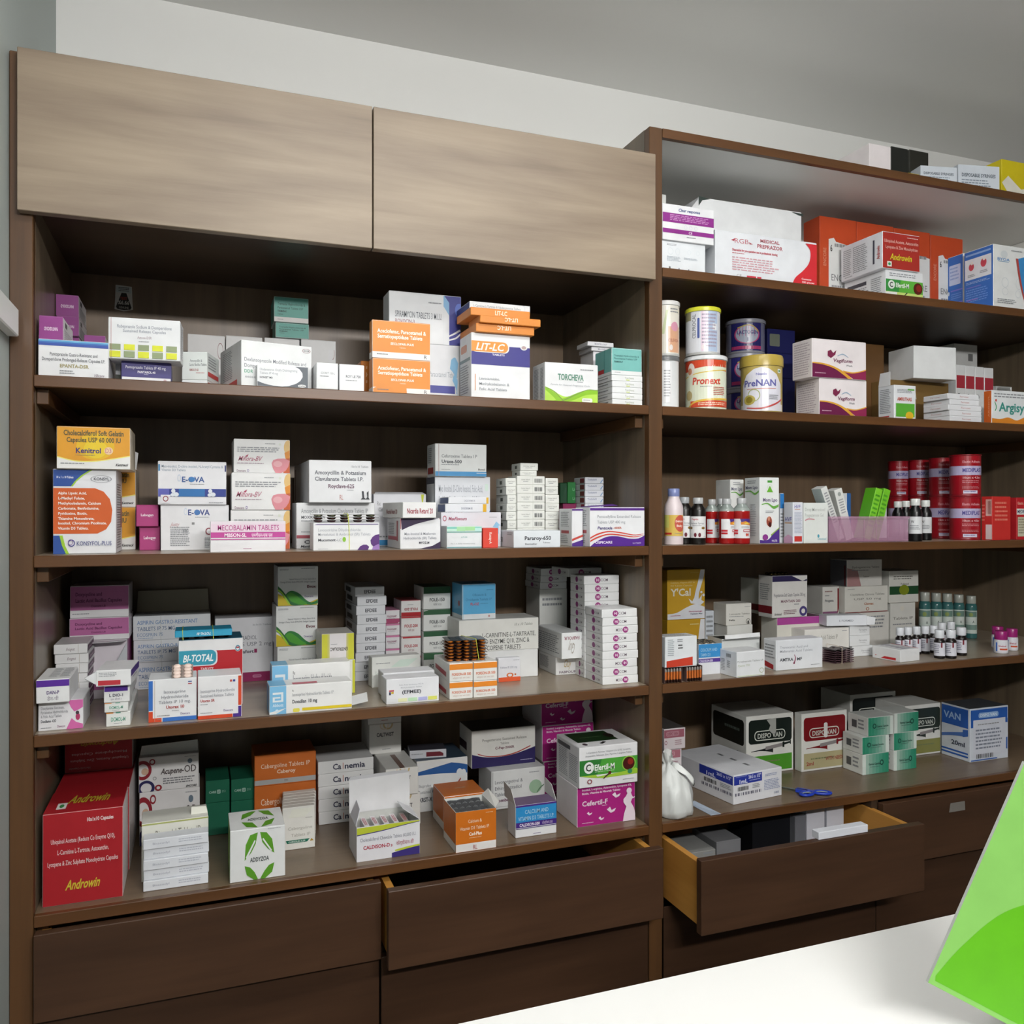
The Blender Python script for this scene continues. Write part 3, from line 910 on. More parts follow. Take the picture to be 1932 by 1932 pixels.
sp0 = carton('medicine_carton', 'white carton with navy base stripe under the large white and blue carton', 's1', 745, 868, 645, d=.12, dep=.14, c='#e3e5ea', pf=[r(0, 70, 92, 83, '#4a4c98'), t('Paracetamol Tablets', 52, 46, 96, 55, '#aab0b8'), rib([(86, 24), (92, 20), (97, 30)], [(84, 40), (90, 48), (94, 60)], '#8fc0e2'), rib([(90, 50), (96, 60), (94, 82)], [(88, 60), (92, 70), (96, 84)], '#8fc0e2')])
carton('medicine_carton', 'large white carton with navy and light blue right edge under the cupboard', 's1', 734, 870, 548, on=sp0, d=.12, xs=723, dep=.14, c='#dfe2e6', L='#ccd3da',
    pf=[r(82, 0, 100, 100, '#3e418e'), r(75, 0, 83, 100, '#84b2d8'), p([(76, 0), (83, 0), (83, 14)], '#3e418e'), p([(75, 22), (83, 40), (83, 100), (75, 100)], '#dfe2e6'), t('SPIRAMYCIN TABLETS 3 M.I.U.', 8, 38, 73, 50, '#70757d'), t('ROVOCIN-3', 8, 54, 35, 62, '#a3727c'), m(54, 16, 72, 21, 1), e(97, 28, 6, 14, '#5a6fc0'),
        rib([(83, 80), (90, 74), (98, 66)], [(83, 83), (90, 78), (99, 70)], '#e8eaf2'), rib([(83, 88), (92, 83), (100, 72)], [(83, 91), (93, 86), (100, 76)], '#e8eaf2')])
lit = carton('medicine_carton', 'tall white carton with orange pill-shaped logo and indigo band', 's1', 889, 1000, 627, d=.022, xs=868, dep=.10, c='#ebedf0', L='#d5d6da',
    pf=[r(0, 18, 100, 48, '#413e88'), rr(-0.0, 11, 64, 29, 8, '#f2ede8'), rr(1, 12, 62, 28, 8, '#e09440'), r(0, 12, 20, 28, '#e09440'), t('LIT-LC', 7, 15, 54, 25.5, '#fbf3e8', 1, 3), t('TABLETS', 35, 30.5, 56, 33, '#e8e6f2', 1), e(89, 18, 6, 4, '#e6e7ea'), e(89, 18, 4, 2.6, '#b8a0a0'),
        t('Levocarnitine,', 13, 67, 48, 71, '#9a9fa6'), t('Methylcobalamin &', 13, 75, 64, 79, '#9a9fa6'), t('Folic Acid Tablets', 13, 83, 60, 87, '#9a9fa6'), r(6, 63, 7, 88, '#d28a4a'), r(62, 98, 96, 100, '#dd8a40')],
    pl=[rr(10, 14, 62, 26, 6, '#cf9178'), r(0, 36, 90, 41, '#7b8a8c'), m(8, 46, 80, 92, 12)])
def slabc(label, xl, xr, yt, xs, on, d, c, pf, **k):
    return carton('medicine_carton', label, 's1', xl, xr, yt, xs=xs, on=on, d=d, dep=.10, c=c, pf=pf, **k)
o1 = slabc('flat orange carton lowest of three lying on the tall white carton', 898, 1008, 612, 868, lit, .012, '#dd8a3a', [t('LIT-LC', 36, 12, 60, 60, '#f8e7cf', 1, flip=1)], T='#e6c7a6', L='#c9855a', h=.0165)
o2 = slabc('flat orange carton pushed out to the right on the tall white carton', 906, 1020, 601, 884, o1, .004, '#dd8a3a', [t('LIT-LC', 40, 12, 62, 62, '#f8e7cf', 1, flip=1)], T='#e6c7a6', L='#c9855a', h=.0145)
o3 = slabc('flat orange carton third up, just under the grey-white top carton', 888, 1000, 591, 862, o2, .012, '#dd8a3a', [t('LIT-LC', 40, 24, 61, 78, '#f8e7cf', 1)], L='#c9855a', T='#e6c7a6', h=.0155)
slabc('grey-white carton crowning the pile on the tall white carton', 886, 1000, 568, 881, o3, .03, '#d3d8db', [t('L-Carnitine L-Tartrate & Ubidecarenone Tablets', 6, 34, 84, 66, '#8b9298'), rib([(88, 0), (90, 50), (87, 100)], [(90, 0), (92, 50), (89, 100)], '#b8c0c8')], L='#3d4180')
carton('medicine_carton', 'white carton with dark green lettering and lime green waves', 's1', 1028, 1128, 683, d=.012, xs=1005, dep=.09, c='#eaecee', L='#cfd2da',
    pf=[rib([(0, 62), (14, 70), (28, 82), (42, 86), (62, 74), (84, 64), (100, 68)], [(0, 100), (14, 100), (28, 100), (42, 100), (62, 100), (84, 100), (100, 100)], '#b3dc54'), rib([(0, 64), (16, 76), (34, 96), (40, 100)], [(0, 70), (14, 86), (24, 100), (30, 100)], '#8fc436'), rib([(10, 100), (40, 88), (70, 70), (100, 64)], [(30, 100), (50, 96), (76, 80), (100, 76)], '#8cc22f'), rib([(0, 63), (18, 74), (36, 98)], [(0, 64.5), (17, 76), (35, 100)], '#7c9a4a'), rib([(30, 98), (56, 80), (80, 65), (100, 66)], [(31, 100), (57, 82), (80, 67), (100, 68)], '#7c9a4a'),
        t('TORCHEVA', 24, 28, 72, 43, '#5a8f78', 1), m(60, 46, 72, 49, 1), t('Female for Assured Pregnancy Cycle', 10, 54, 84, 58, '#a6acb0', 0, 1), m(66, 13, 96, 18, 1), rr(69, 88, 89, 99, 3, '#e9ece4'), m(72, 92, 86, 95, 1, '#667')],
    pl=[m(15, 12, 50, 92, 22), m(65, 12, 90, 92, 22)])
# right corner of the shelf
k1 = carton('medicine_carton', 'grey-white carton at the back under two flat white cartons', 's1', 1119, 1156, 663, d=.14, xs=1095, dep=.14, c='#d5d4da', pl=[t('FABULAS', 55, 75, 92, 82, '#777')])
k2 = carton('medicine_carton', 'flat white carton lower of two on the grey-white carton at the back', 's1', 1116, 1157, 654, on=k1, d=.135, xs=1092, dep=.14, c='#dedde3', pf=[t('Monteflo', 30, 30, 66, 66, '#7b7890')])
carton('medicine_carton', 'flat white carton upper of two on the grey-white carton at the back', 's1', 1109, 1158, 644, on=k2, d=.13, xs=1088, dep=.14, c='#dedde3', pf=[t('MONTELUCAST', 26, 30, 74, 66, '#7b7890')])
st = None
for i, yy in enumerate((748, 738.5, 728, 718, 709)):
    st = carton('medicine_carton', 'flat white carton %s of five under the pale teal carton by the divider' % ('lowest', 'second from bottom', 'middle', 'second from top', 'topmost')[i], 's1', 1155 - (i > 3), 1212, yy, on=st, d=.02, h=even('s1', 1155, 709, .02, 5), xs=1123, dep=.09, c='#eceef0', L='#d6d9de',
        pf=[t('Torcheva', 42, 25, 72, 60, '#98a08c'), r(46, 70, 58, 84, '#c6d66a')], pl=[m(20, 30, 80, 75, 1)], group='flat white cartons by the divider')
carton('medicine_carton', 'pale teal carton with white bottom strip on a stack of flat white cartons', 's1', 1154, 1211, 656, on=st, d=.02, xs=1123, dep=.09, F='#79b9b4', L='#4f9a93', T='#6fb0aa', c='#c9dcda',
    pf=[r(0, 84, 100, 100, '#eceff0'), t('Tramadol Hydrochloride &', 8, 24, 90, 31, '#3d6a68'), t('Paracetamol Tablets USP', 8, 35, 84, 42, '#3d6a68'), t('TRAMADOL-P', 8, 48, 36, 54, '#2f5050', 1), m(10, 90, 30, 94, 1)], pl=[r(0, 88, 100, 100, '#e6e9ea'), r(20, 72, 55, 88, '#c23c40'), r(56, 0, 60, 88, '#5fa8a2')])
# sticker on the back panel
mbx = MB()
sx0, sx1 = col_x(216, YB), col_x(251, YB)
sz1, sz0 = z_at(537, (sx0, YB)), z_at(586, (sx0, YB))
W_, H_ = sx1 - sx0, sz1 - sz0
fm = lambda u, v, f: (u * W_, -f, H_ * (1 - v))
draw(mbx, [p([(6, 0), (94, 3), (97, 60), (100, 92), (50, 100), (0, 94), (4, 50)], '#d8dbd4'), p([(10, 3), (90, 6), (92, 30), (8, 28)], '#a9b8b6'), m(22, 8, 80, 26, 3, '#333'), p([(38, 30), (64, 30), (92, 84), (86, 92), (50, 96), (14, 92), (8, 84)], '#2b2a28'),
     t('TEST', 30, 46, 68, 56, '#b0443c', 1), t('%6.66', 18, 60, 80, 74, '#dcdcd4', 1), t('GENUINE', 24, 82, 76, 90, '#cfcfc8')], fm, W_ / H_)
o = mbx.build('sticker', CARD, None, loc=(sx0, YB - 0.0002, sz0))
tag(o, 'small grey sticker with black bell shape on the dark back panel', 'sticker')
# ================================================================== left unit, second open shelf
def kenitrol(label, xl, xr, yt, **k):
    return carton('medicine_carton', label, 's2', xl, xr, yt, F='#dd9c2c', T='#c98a2a', R='#cfd0ce', c='#d6cbb6',
        pf=[e(52, 46, 26, 32, '#e2b628'), e(52, 52, 16, 22, '#e6c832'), rib([(0, 72), (25, 82), (50, 82), (75, 76), (100, 68)], [(0, 100), (25, 100), (50, 100), (75, 100), (100, 100)], '#e4e4e0'), rib([(0, 70), (25, 80), (50, 80), (75, 74), (100, 66)], [(0, 72.5), (25, 82.5), (50, 82.5), (75, 76.5), (100, 68.5)], '#e9e07a'),
            t('Cholecalciferol Soft Gelatin', 9, 8, 91, 20, '#5d5a3c', 1), t('Capsules USP 60 000 IU', 13, 25, 87, 36, '#5d5a3c', 1), t('Kenitrol', 25, 50, 60, 62, '#413a78', 1), e(70, 56, 6, 9, '#e8c8a0'), t('D3', 65, 50, 74, 61, '#c2788a'), m(25, 66, 54, 70, 1, '#b09a60'), m(5, 86, 44, 90, 1), t('Kentreck', 79, 86, 96, 92, '#333', 1, 2)], **k)
k1 = kenitrol('orange carton lower of two behind the tall blue and orange carton', 122, 256, 957, d=.20, dep=.10)
k2 = kenitrol('orange carton upper of two behind the tall blue and orange carton', 122, 256, 884, on=k1, d=.20, dep=.10)
flap(k2, 'lid_flap', [(k2.w - .012, .02, k2.h), (k2.w, .02, k2.h), (k2.w + .003, .03, k2.h + .034), (k2.w - .006, .03, k2.h + .038)], '#9fa0a0')
ks = carton('medicine_carton', 'tall white carton with large orange panel and blue corners at the left end', 's2', 100, 219, 885, d=.05, xs=230, dep=.09, c='#e0e2e8', R='#b9bcc4',
    pf=[p([(0, 0), (58, 0), (44, 7), (34, 14), (28, 20), (0, 20)], '#30529c'), p([(58, 0), (62, 0), (48, 7), (37, 14), (31, 20), (28, 20), (34, 14), (44, 7)], '#9cc83c'),
        p([(0, 22), (66, 22), (80, 26), (90, 35), (94, 48), (92, 62), (84, 71), (70, 76), (0, 76)], '#cf5f2a'), p([(0, 78), (10, 78), (14, 90), (20, 100), (0, 100)], '#30529c'), p([(10, 78), (15, 78), (19, 90), (25, 100), (20, 100), (14, 90)], '#9cc83c'),
        t('10 x 1 x 10 Tablets', 5, 8, 32, 10.5, '#d8dff0', 1), ring(76, 11, 17, 4.2, .07, '#7b7d84'), t('KONSYL', 64, 9.3, 89, 12.5, '#5d5f66', 1),
        t('Alpha Lipoic Acid,', 8, 26.5, 53, 29.5, '#f7ece4', 1), t('L-Methyl Folate,', 8, 32.5, 50, 35.5, '#f7ece4', 1), t('Methylcobalamin, Calcium', 8, 38.5, 76, 41.5, '#f7ece4', 1), t('Carbonate, Benfotiamine,', 8, 44.5, 73, 47.5, '#f7ece4', 1),
        t('Pyridoxine, Biotin,', 8, 50.5, 54, 53.5, '#f7ece4', 1), t('Thiamine Mononitrate,', 8, 56.5, 65, 59.5, '#f7ece4', 1), t('Inositol, Chromium Picolinate,', 8, 62, 85, 65, '#f7ece4', 1), t('Vitamin D3 Tablets.', 8, 68, 56, 71, '#f7ece4', 1),
        ring(29, 87, 5.5, 4.2, .25, '#4f4f94'), ring(27.5, 86, 4, 3.4, .2, '#8a6aa0'), t('KONSYFOL-PLUS', 37, 85, 93, 90, '#4a548c')],
    pr=[m(15, 16, 80, 96, 26, '#777'), r(70, 30, 95, 70, '#a9767a')])
kenitrol('orange and yellow carton with white lower edge on the tall white carton', 107, 246, 804, on=ks, d=.04, dep=.12)
PNK = '#b0427e'
l1 = carton('medicine_carton', 'small magenta carton lower of two beside the orange stack', 's2', 263, 302, 994, d=.16, dep=.12, c=PNK, T='#8b3a68', pf=[t('Labogen', 20, 40, 80, 52, '#f0dfe8', 1), m(60, 56, 76, 60, 1, '#dba8c4')])
carton('medicine_carton', 'small magenta carton upper of two beside the orange stack', 's2', 257, 299, 953, on=l1, d=.15, dep=.12, c=PNK, R='#6d3a5a', pf=[t('Labogen', 20, 40, 78, 51, '#f0dfe8', 1), m(60, 55, 76, 59, 1, '#dba8c4')])
eo = carton('medicine_carton', 'white carton with blue lettering and fine print, under the blue-striped carton', 's2', 303, 432, 953, d=.13, dep=.10, c='#d9dade',
    pf=[t('E-OVA', 39, 10, 71, 22, '#3b4a86', 1), e(53, 16, 4.5, 6, '#4a78b4'), ring(36, 14, 2.4, 8, .2, '#bccadf'), m(50, 26, 72, 29, 1), t('Justy', 14, 38, 26, 46, '#c49a9c', 0, 2), r(45, 38, 49, 43, '#888'), m(14, 48, 42, 92, 11), m(32, 54, 42, 64, 3), ring(70, 58, 5, 8, .3, '#8a3f4c'), m(64, 72, 90, 96, 7)])
carton('medicine_carton', 'white carton with blue lettering and broad blue butterfly stripe', 's2', 298, 427, 870, on=eo, d=.125, xs=432, dep=.09, c='#dcdde2', R='#a9aab6',
    pf=[t('Myo-inositol, D-chiro inositol, N-Acetyl Cysteine &', 5, 8, 95, 14, '#7f93a4'), t('Vitamin D3 Tablets', 5, 17, 40, 22, '#7f93a4'), r(0, 7, 3, 22, '#4a86b4'), r(97.5, 7, 100, 22, '#2d3470'), t('E-OVA', 34, 35, 67, 47, '#3b5a94', 1), e(49, 41, 4.5, 6, '#3f7ab8'), ring(30.5, 38, 2.4, 8, .2, '#b4c6dc'), m(46, 51, 68, 54, 1),
        r(0, 63, 100, 81, '#31408c'), r(30, 63, 68, 81, '#2e6fae'), r(0, 63, 16, 81, '#5a5fae')] + [q for bx in (22, 76) for q in (e(bx, 68, 3, 5, '#dbe3ee'), e(bx + 4, 76, 4, 5, '#dbe3ee'), e(bx - 1, 77, 3, 4, '#dbe3ee'))] +
        [r(4, 77, 18, 96, '#dcdde2'), ring(11, 86, 4, 6.5, .3, '#8a3440'), m(74, 94, 96, 97, 1)])
def miflora(label, xl, xr, yt, **k):
    return carton('medicine_carton', label, 's2', xl, xr, yt, c='#d6d5d6', T='#b4b4b4',
        pf=[e(97, 22, 8, 22, '#ddb876'), p([(90, 38), (100, 30), (100, 60), (92, 56)], '#d98a2a'), rib([(92, 56), (98, 54), (100, 56)], [(88, 100), (96, 100), (100, 100)], '#bf5a30'), p([(70, 60), (78, 56), (90, 55), (100, 62), (97, 80), (92, 92), (84, 100), (74, 100), (69, 84), (67, 70)], '#d58a94'), e(78, 72, 8, 9, '#dfa6ae'),
            m(55, 11, 74, 15, 1), r(80, 10, 84, 16, '#b9bfae'), m(6, 23, 84, 40, 3, '#8f9298'), t('Miflora-BV', 7, 50, 48, 64, '#b06078', 0, 3), p([(20, 50), (26, 44), (24, 52)], '#a83a5a'), m(6, 70, 58, 74, 1, '#a890a0'), t('Dewcare', 5, 90, 21, 97, '#8b7080'), ring(25, 93, 1.6, 4, .3, '#6a4a9c')], **k)
m1 = miflora('white carton with pink petals lowest of three, half hidden by the pink-striped carton', 435, 547, 963, d=.12, dep=.10)
m2 = miflora('white carton with pink petals in the middle of its stack of three', 437, 548, 892, on=m1, d=.118, dep=.10)
miflora('white carton with pink petals on top of its stack of three', 441, 547, 828, on=m2, d=.125, dep=.10)
carton('medicine_carton', 'white carton with magenta stripes and large pink lettering at the shelf edge', 's2', 397, 539, 984, d=.025, xs=542, dep=.045, c='#e9e8ec', T='#d9c4d4', R='#b9b9be',
    pf=[r(0, 0, 100, 34, '#eccfe2'), r(0, 0, 100, 8, '#f1dfec'), t('MECOBALAMIN TABLETS', 9, 12, 91, 29, '#b8468c'), r(0, 35, 100, 53, '#c04a98'), t('MBSON-SL', 18, 39, 47, 50, '#fbf0f7', 1), t('एमबीसन-एस एल', 54, 40, 82, 50, '#f3d9ea', 1), r(0, 57, 100, 60, '#c04a98'), m(43, 88, 54, 92, 1, '#b05a90')])
mx = carton('medicine_carton', 'white carton with dark red band, under the white carton with hands emblem', 's2', 559, 707, 949, d=.12, xs=551, dep=.10, c='#d5d7da', L='#9b9d9e',
    pf=[t('Amoxycillin & Potassium Clavulanate Tablets IP', 6, 12, 91, 22, '#8a8e94'), t('MOXIKIND-CV', 6, 28, 36, 34, '#55585e', 1), m(6, 38, 26, 42, 1), r(0, 70, 60, 77, '#a8525e'), ring(14, 85, 4, 4, .4, '#55585e'), t('Mankind', 5, 92, 24, 97, '#44474c', 1, 1), m(6, 62, 22, 66, 1)])
rc = carton('medicine_carton', 'white carton with dark lettering and two raised hands emblem', 's2', 583, 701, 868, on=mx, d=.10, xs=555, dep=.11, c='#d7d8dc', L='#bcbfc2',
    pf=[t('10x1x10 Tablets', 66, 11, 95, 16, '#85888e'), t('Amoxycillin & Potassium', 9, 24, 91, 33, '#6b6e76', 1), t('Clavulanate Tablets I.P.', 9, 39, 87, 48, '#6b6e76', 1), t('Royclave-625', 30, 56, 72, 65, '#6a4a5e', 1), m(60, 69, 71, 72, 1), t('RL', 48, 81, 54, 93, '#c08a84'), p([(84, 72), (87, 72), (88, 88), (92, 92), (82, 92), (85, 88)], '#3a3c42'), p([(92, 76), (95, 71), (95, 88), (97, 92), (90, 92), (93, 86)], '#3a3c42')],
    pl=[r(10, 10, 14, 92, '#5a2830')])
mu = carton('medicine_carton', 'white carton with purple circles, a strip of tablets held on by a rubber band', 's2', 591, 716, 987, d=.028, dep=.05, c='#e6e7ea', edge='#e6e7ea',
    pf=[r(1, 3, 98, 7, '#7a6f94'), t('Levocetirizine Dihydrochloride', 7, 20, 71, 30, '#a9adb4'), t('Montelukast & Ambroxol (SR) Tablets', 7, 36, 86, 46, '#a9adb4'), t('Mucomont', 7, 57, 33, 66, '#4a4d54', 1), t('-LC', 34, 57, 42, 66, '#8a8d94'), e(46, 60, 2.6, 9, '#8cc43a'), m(7, 93, 22, 96, 1), p([(100, 42), (94, 44), (89, 52), (86, 64), (87, 78), (92, 92), (100, 98)], '#5b3478'), p([(88, 100), (90, 88), (96, 80), (100, 78), (100, 100)], '#9a78b8'), p([(66, 100), (70, 86), (75, 80), (80, 80), (84, 88), (82, 100)], '#5b3478')])
bk = carton('medicine_carton', 'pale carton with yellow corner behind the carton with dark swooshes', 's2', 705, 804, 932, d=.19, dep=.10, c='#d0d2d8', pf=[t('Rx', 6, 14, 13, 22, '#999'), t('Cefixime', 9, 26, 30, 33, '#888'), p([(90, 0), (96, 0), (94, 14), (96, 22), (92, 20)], '#c2c93a'), r(0, 88, 100, 98, '#3c8fc8'), m(10, 80, 90, 86, 1)])
mf = carton('medicine_carton', 'glossy white carton with dark plum swooshes beside the purple-circle carton', 's2', 755, 831, 978, d=.035, xs=731, dep=.08, c='#e2e3e8', L='#d3d2d6',
    pf=[p([(2, 0), (96, 0), (70, 8), (40, 18), (20, 28), (4, 38)], '#3a2c4a'), p([(100, 0), (100, 4), (96, 0)], '#8a2f40'), p([(100, 76), (80, 90), (52, 98), (40, 100), (100, 100)], '#3a2c4a'), t('Myo-Inositol & Metformin', 10, 46, 88, 54, '#9498a2'), t('Hydrochloride (SR) Tablets', 8, 60, 90, 68, '#9498a2'), t('MYOZ-M', 46, 76, 72, 83, '#4a4a55', 1), r(0, 0, 2, 34, '#b04a58')],
    pl=[m(10, 16, 60, 55, 7), r(74, 8, 84, 74, '#b0545e'), r(8, 60, 84, 72, '#b0545e')])
carton('medicine_carton', 'long flat white carton with red blackletter name, lying across two cartons', 's2', 760, 823, 948, on=mf, d=.02, ang=4, xs=722, dep=.10, c='#e4e3e1', L='#d6d2ca', F='#f0eff0',
    pf=[t('Nicardia Retard 20', 12, 38, 90, 70, '#9c3a48', 1)], pl=[t('Nicardia Retard 20', 20, 44, 74, 72, '#9a5a58', 1)])
dd = carton('medicine_carton', 'grey carton with faint text and dark blue side, under the grey-blue banded carton', 's2', 821, 925, 899, d=.16, xs=804, dep=.10, c='#cfd2d8', L='#3a4658',
    pf=[t('Myo Inositol, D-Chiro Inositol, Folic Acid,', 6, 12, 86, 22, '#a2a6ae'), t('Red Yeast Rice Extract & Vitamin D3 Tablets', 6, 28, 86, 38, '#a2a6ae'), t('DDD', 7, 50, 30, 60, '#33568e', 1), t('MDD', 33, 50, 50, 60, '#b8404a', 1), r(90, 10, 96, 20, '#bfd6c8'), p([(93, 60), (100, 48), (100, 66)], '#2f5fa8')], pl=[r(10, 10, 90, 45, '#c9ced2')])
carton('medicine_carton', 'grey-white carton with light blue base band, highest at the middle of the shelf', 's2', 821, 918, 837, on=dd, d=.15, xs=806, dep=.10, c='#cfd2d0', L='#a9aba6',
    pf=[r(0, 85, 100, 100, '#4f97cc'), r(80, 88, 100, 90, '#d9e2ea'), r(6.5, 0, 7.3, 100, '#b08a8a'), t('Cefuroxime Tablets I P', 12, 32, 81, 42, '#83878a'), t('Uraxe-500', 12, 49, 51, 59, '#55595e', 1), m(12, 63, 50, 67, 1), m(12, 78, 30, 81, 1), t('Bond', 83, 75, 96, 80, '#777', 1)], pl=[r(10, 72, 78, 92, '#a03a3a'), m(10, 10, 60, 60, 8)])
mv = carton('medicine_carton', 'pale lilac-grey carton with light blue arrow, behind the mint and red cartons', 's2', 832, 945, 967, d=.08, dep=.07, c='#c9c8d2', T='#8b8c92', pf=[ring(6, 17, 3, 8, .3, '#a83a54'), t('MaxFlavours', 12, 13, 42, 22, '#a8506a', 1, 1), m(80, 13, 95, 16, 1), p([(92, 26), (100, 38), (96, 38), (96, 62), (92, 62), (92, 44), (86, 42)], '#8fbfe0')])
q1 = carton('medicine_carton', 'slim white carton with yellow end, lower of two on the lilac-grey carton', 's2', 840, 918, 951, on=mv, d=.085, xs=826, dep=.05, c='#d3d6dc', L='#2e4c88', pf=[r(91, 0, 100, 100, '#d8a830'), t('DIGIDERM SR', 38, 40, 66, 66, '#8a90a0')])
carton('medicine_carton', 'slim white carton with yellow end, upper of two on the lilac-grey carton', 's2', 846, 922, 938, on=q1, d=.085, xs=830, dep=.05, c='#d3d6dc', L='#2e4c88', pf=[r(94, 0, 100, 100, '#d8a830'), t('DIGIDERM SR', 38, 40, 66, 66, '#8a90a0')])
carton('medicine_carton', 'white carton with mint and lime top stripes at the shelf edge', 's2', 843, 909, 993, d=.03, xs=832, dep=.045, c='#e2e6ea', L='#c8cad0',
    pf=[r(0, 2, 100, 12, '#8fd0c4'), r(28, 2, 52, 22, '#aee0ae'), r(52, 2, 80, 20, '#a8dca0'), r(0, 12, 28, 22, '#c4e8d8'), r(80, 8, 100, 22, '#bfe6e0'), r(0, 24, 100, 28, '#5fa89a'), t('ATAS', 40, 46, 58, 52, '#7fb0ac'), t('As 1 x daily moisturising', 10, 74, 80, 80, '#b9bec2'), r(0, 93, 100, 96, '#4f98a0'), ring(14, 66, 10, 20, .05, '#c8ccd0'), ring(84, 64, 10, 20, .05, '#c8ccd0')])
carton('medicine_carton', 'small bright red carton with white lettering beside the mint-striped carton', 's2', 911, 940, 997, d=.03, dep=.045, c='#d94a3c', L='#a8382e', pf=[t('Konzy-A', 42, 20, 58, 78, '#f4dcd4', 1, rot=1)])
pr_ = carton('medicine_carton', 'pale blue-white carton with bold black lettering at the shelf edge', 's2', 969, 1057, 1002, d=.012, xs=941, dep=.075, c='#d4dbe2', L='#c2c3ca',
    pf=[t('Pararoy-650', 23, 32, 80, 54, '#3a3e44', 1), t('Tablets', 62, 66, 78, 74, '#6a6e74'), t('Bestseller', 24, 72, 50, 82, '#5a5e64')], pl=[t('650', 2, 40, 30, 70, '#888', 1), m(60, 10, 95, 30, 2)])
# tall block of small grey-white cartons
def smallc(label, xl, xr, yt, on, d, xs, half, h=None):
    pf = [t('Cetirizine Tablets IP', 14, 32, 46, 46, '#7f827e'), m(22, 60, 42, 72, 1)] if half else [t('Cetirizine Tablets IP', 16, 32, 84, 46, '#7f827e'), m(28, 60, 66, 74, 1)]
    if half: pf += [r(55.6, 0, 56.2, 100, '#a8aa9c'), bar(62, 26, 90, 74, '#55585a')]
    return carton('medicine_carton', label, 's2', xl, xr, yt, on=on, d=d, xs=xs, h=h, dep=.06, c='#d4d6cf', L='#a6aba4', pf=pf, pl=[r(40, 30, 62, 72, '#5d625e')], group='grey-white cartons in the tall block')
ORD = ('lowest', 'second', 'third', 'fourth', 'fifth', 'sixth', 'seventh', 'eighth', 'ninth', 'tenth')
bB = bC = bA = None
zs2 = ZS['s2']
for i in range(8):
    bC = smallc('small grey-white carton, %s from bottom of the right column of the block' % ORD[i], 1029.5, 1055 - (i > 5) * 2, 1013 - 13.4 * i + 4, bC, .125, None, 0, even('s2', 1030, 906, .125, 8))
for i in range(8):
    bB = smallc('small grey-white carton, %s from bottom of the left column of the block' % ORD[i], 955 + (i % 3) - (i == 7) * 2, 974, 1013 - 13.4 * i + 3, bB, .125, 936, 0, even('s2', 955, 906, .125, 8))
for i in range(8):
    bA = smallc('small grey-white carton, %s from bottom of the middle barcode column' % ORD[i], 976 - (i > 5) * .5, 1028, 1013 - 13.9 * i, bA, .118, None, 1, even('s2', 976, 902, .118, 8))
a = smallc('small grey-white carton, lower of the two on top of the block', 981, 1013, 888, bA, .12, 966, 0)
smallc('small grey-white carton, upper of the two on top of the block', 982, 1015, 874, a, .12, 965, 0)
# back right corner of the shelf
pk = carton('medicine_carton', 'magenta carton edge under the dark green cartons', 's2', 1062, 1090, 950, d=.22, dep=.09, c='#8f2f5c', pf=[t('B', 60, 20, 72, 60, '#e0b8cc')])
carton('medicine_carton', 'dark green carton left of two at the back', 's2', 1057, 1070, 912, on=pk, d=.215, dep=.08, c='#1f4a30')
carton('medicine_carton', 'bright green carton right of two at the back', 's2', 1071, 1086, 910, on=pk, d=.215, dep=.08, c='#2c7a3e', pf=[t('Li', 60, 26, 90, 40, '#8fc8a0'), t('Li', 60, 70, 90, 84, '#8fc8a0')])
pv = carton('medicine_carton', 'white carton with purple top edge, partly hidden left of its twin', 's2', 1079, 1100, 960, d=.04, xs=1055, dep=.09, c='#e0e1e5', L='#cfd3d2', pf=[r(0, 0, 100, 5, '#553080'), p([(0, 80), (100, 68), (100, 74), (0, 86)], '#c44a40'), p([(0, 92), (100, 82), (100, 100), (0, 100)], '#4f2f86')], pl=[m(15, 8, 80, 50, 9), r(18, 58, 78, 66, '#a83a40'), m(15, 70, 70, 94, 5)])
pb = carton('medicine_carton', 'plain white carton beneath the plastic-wrapped stack by the divider', 's2', 1104, 1139, 962, d=.17, xs=1083, dep=.08, c='#cfd0d4')
for i in range(5):
    pb = carton('medicine_carton', 'plastic-wrapped white carton with maroon end, %s of five by the divider' % ('lowest', 'second from bottom', 'middle', 'fourth from bottom', 'topmost')[i], 's2', 1104, 1139, 950 - 12.3 * i, on=pb if pb else None, z0=None, d=.17, xs=1083, dep=.08, c='#d9dce6', L='#c4c2cc',
        pf=[t('Tadalafil', 12, 20, 62, 45, '#8088a8'), p([(80, 80), (92, 30), (96, 34), (85, 88)], '#7a9cc8')], pl=[r(55, 12, 92, 85, '#8a2f3e')], group='wrapped white cartons by the divider')

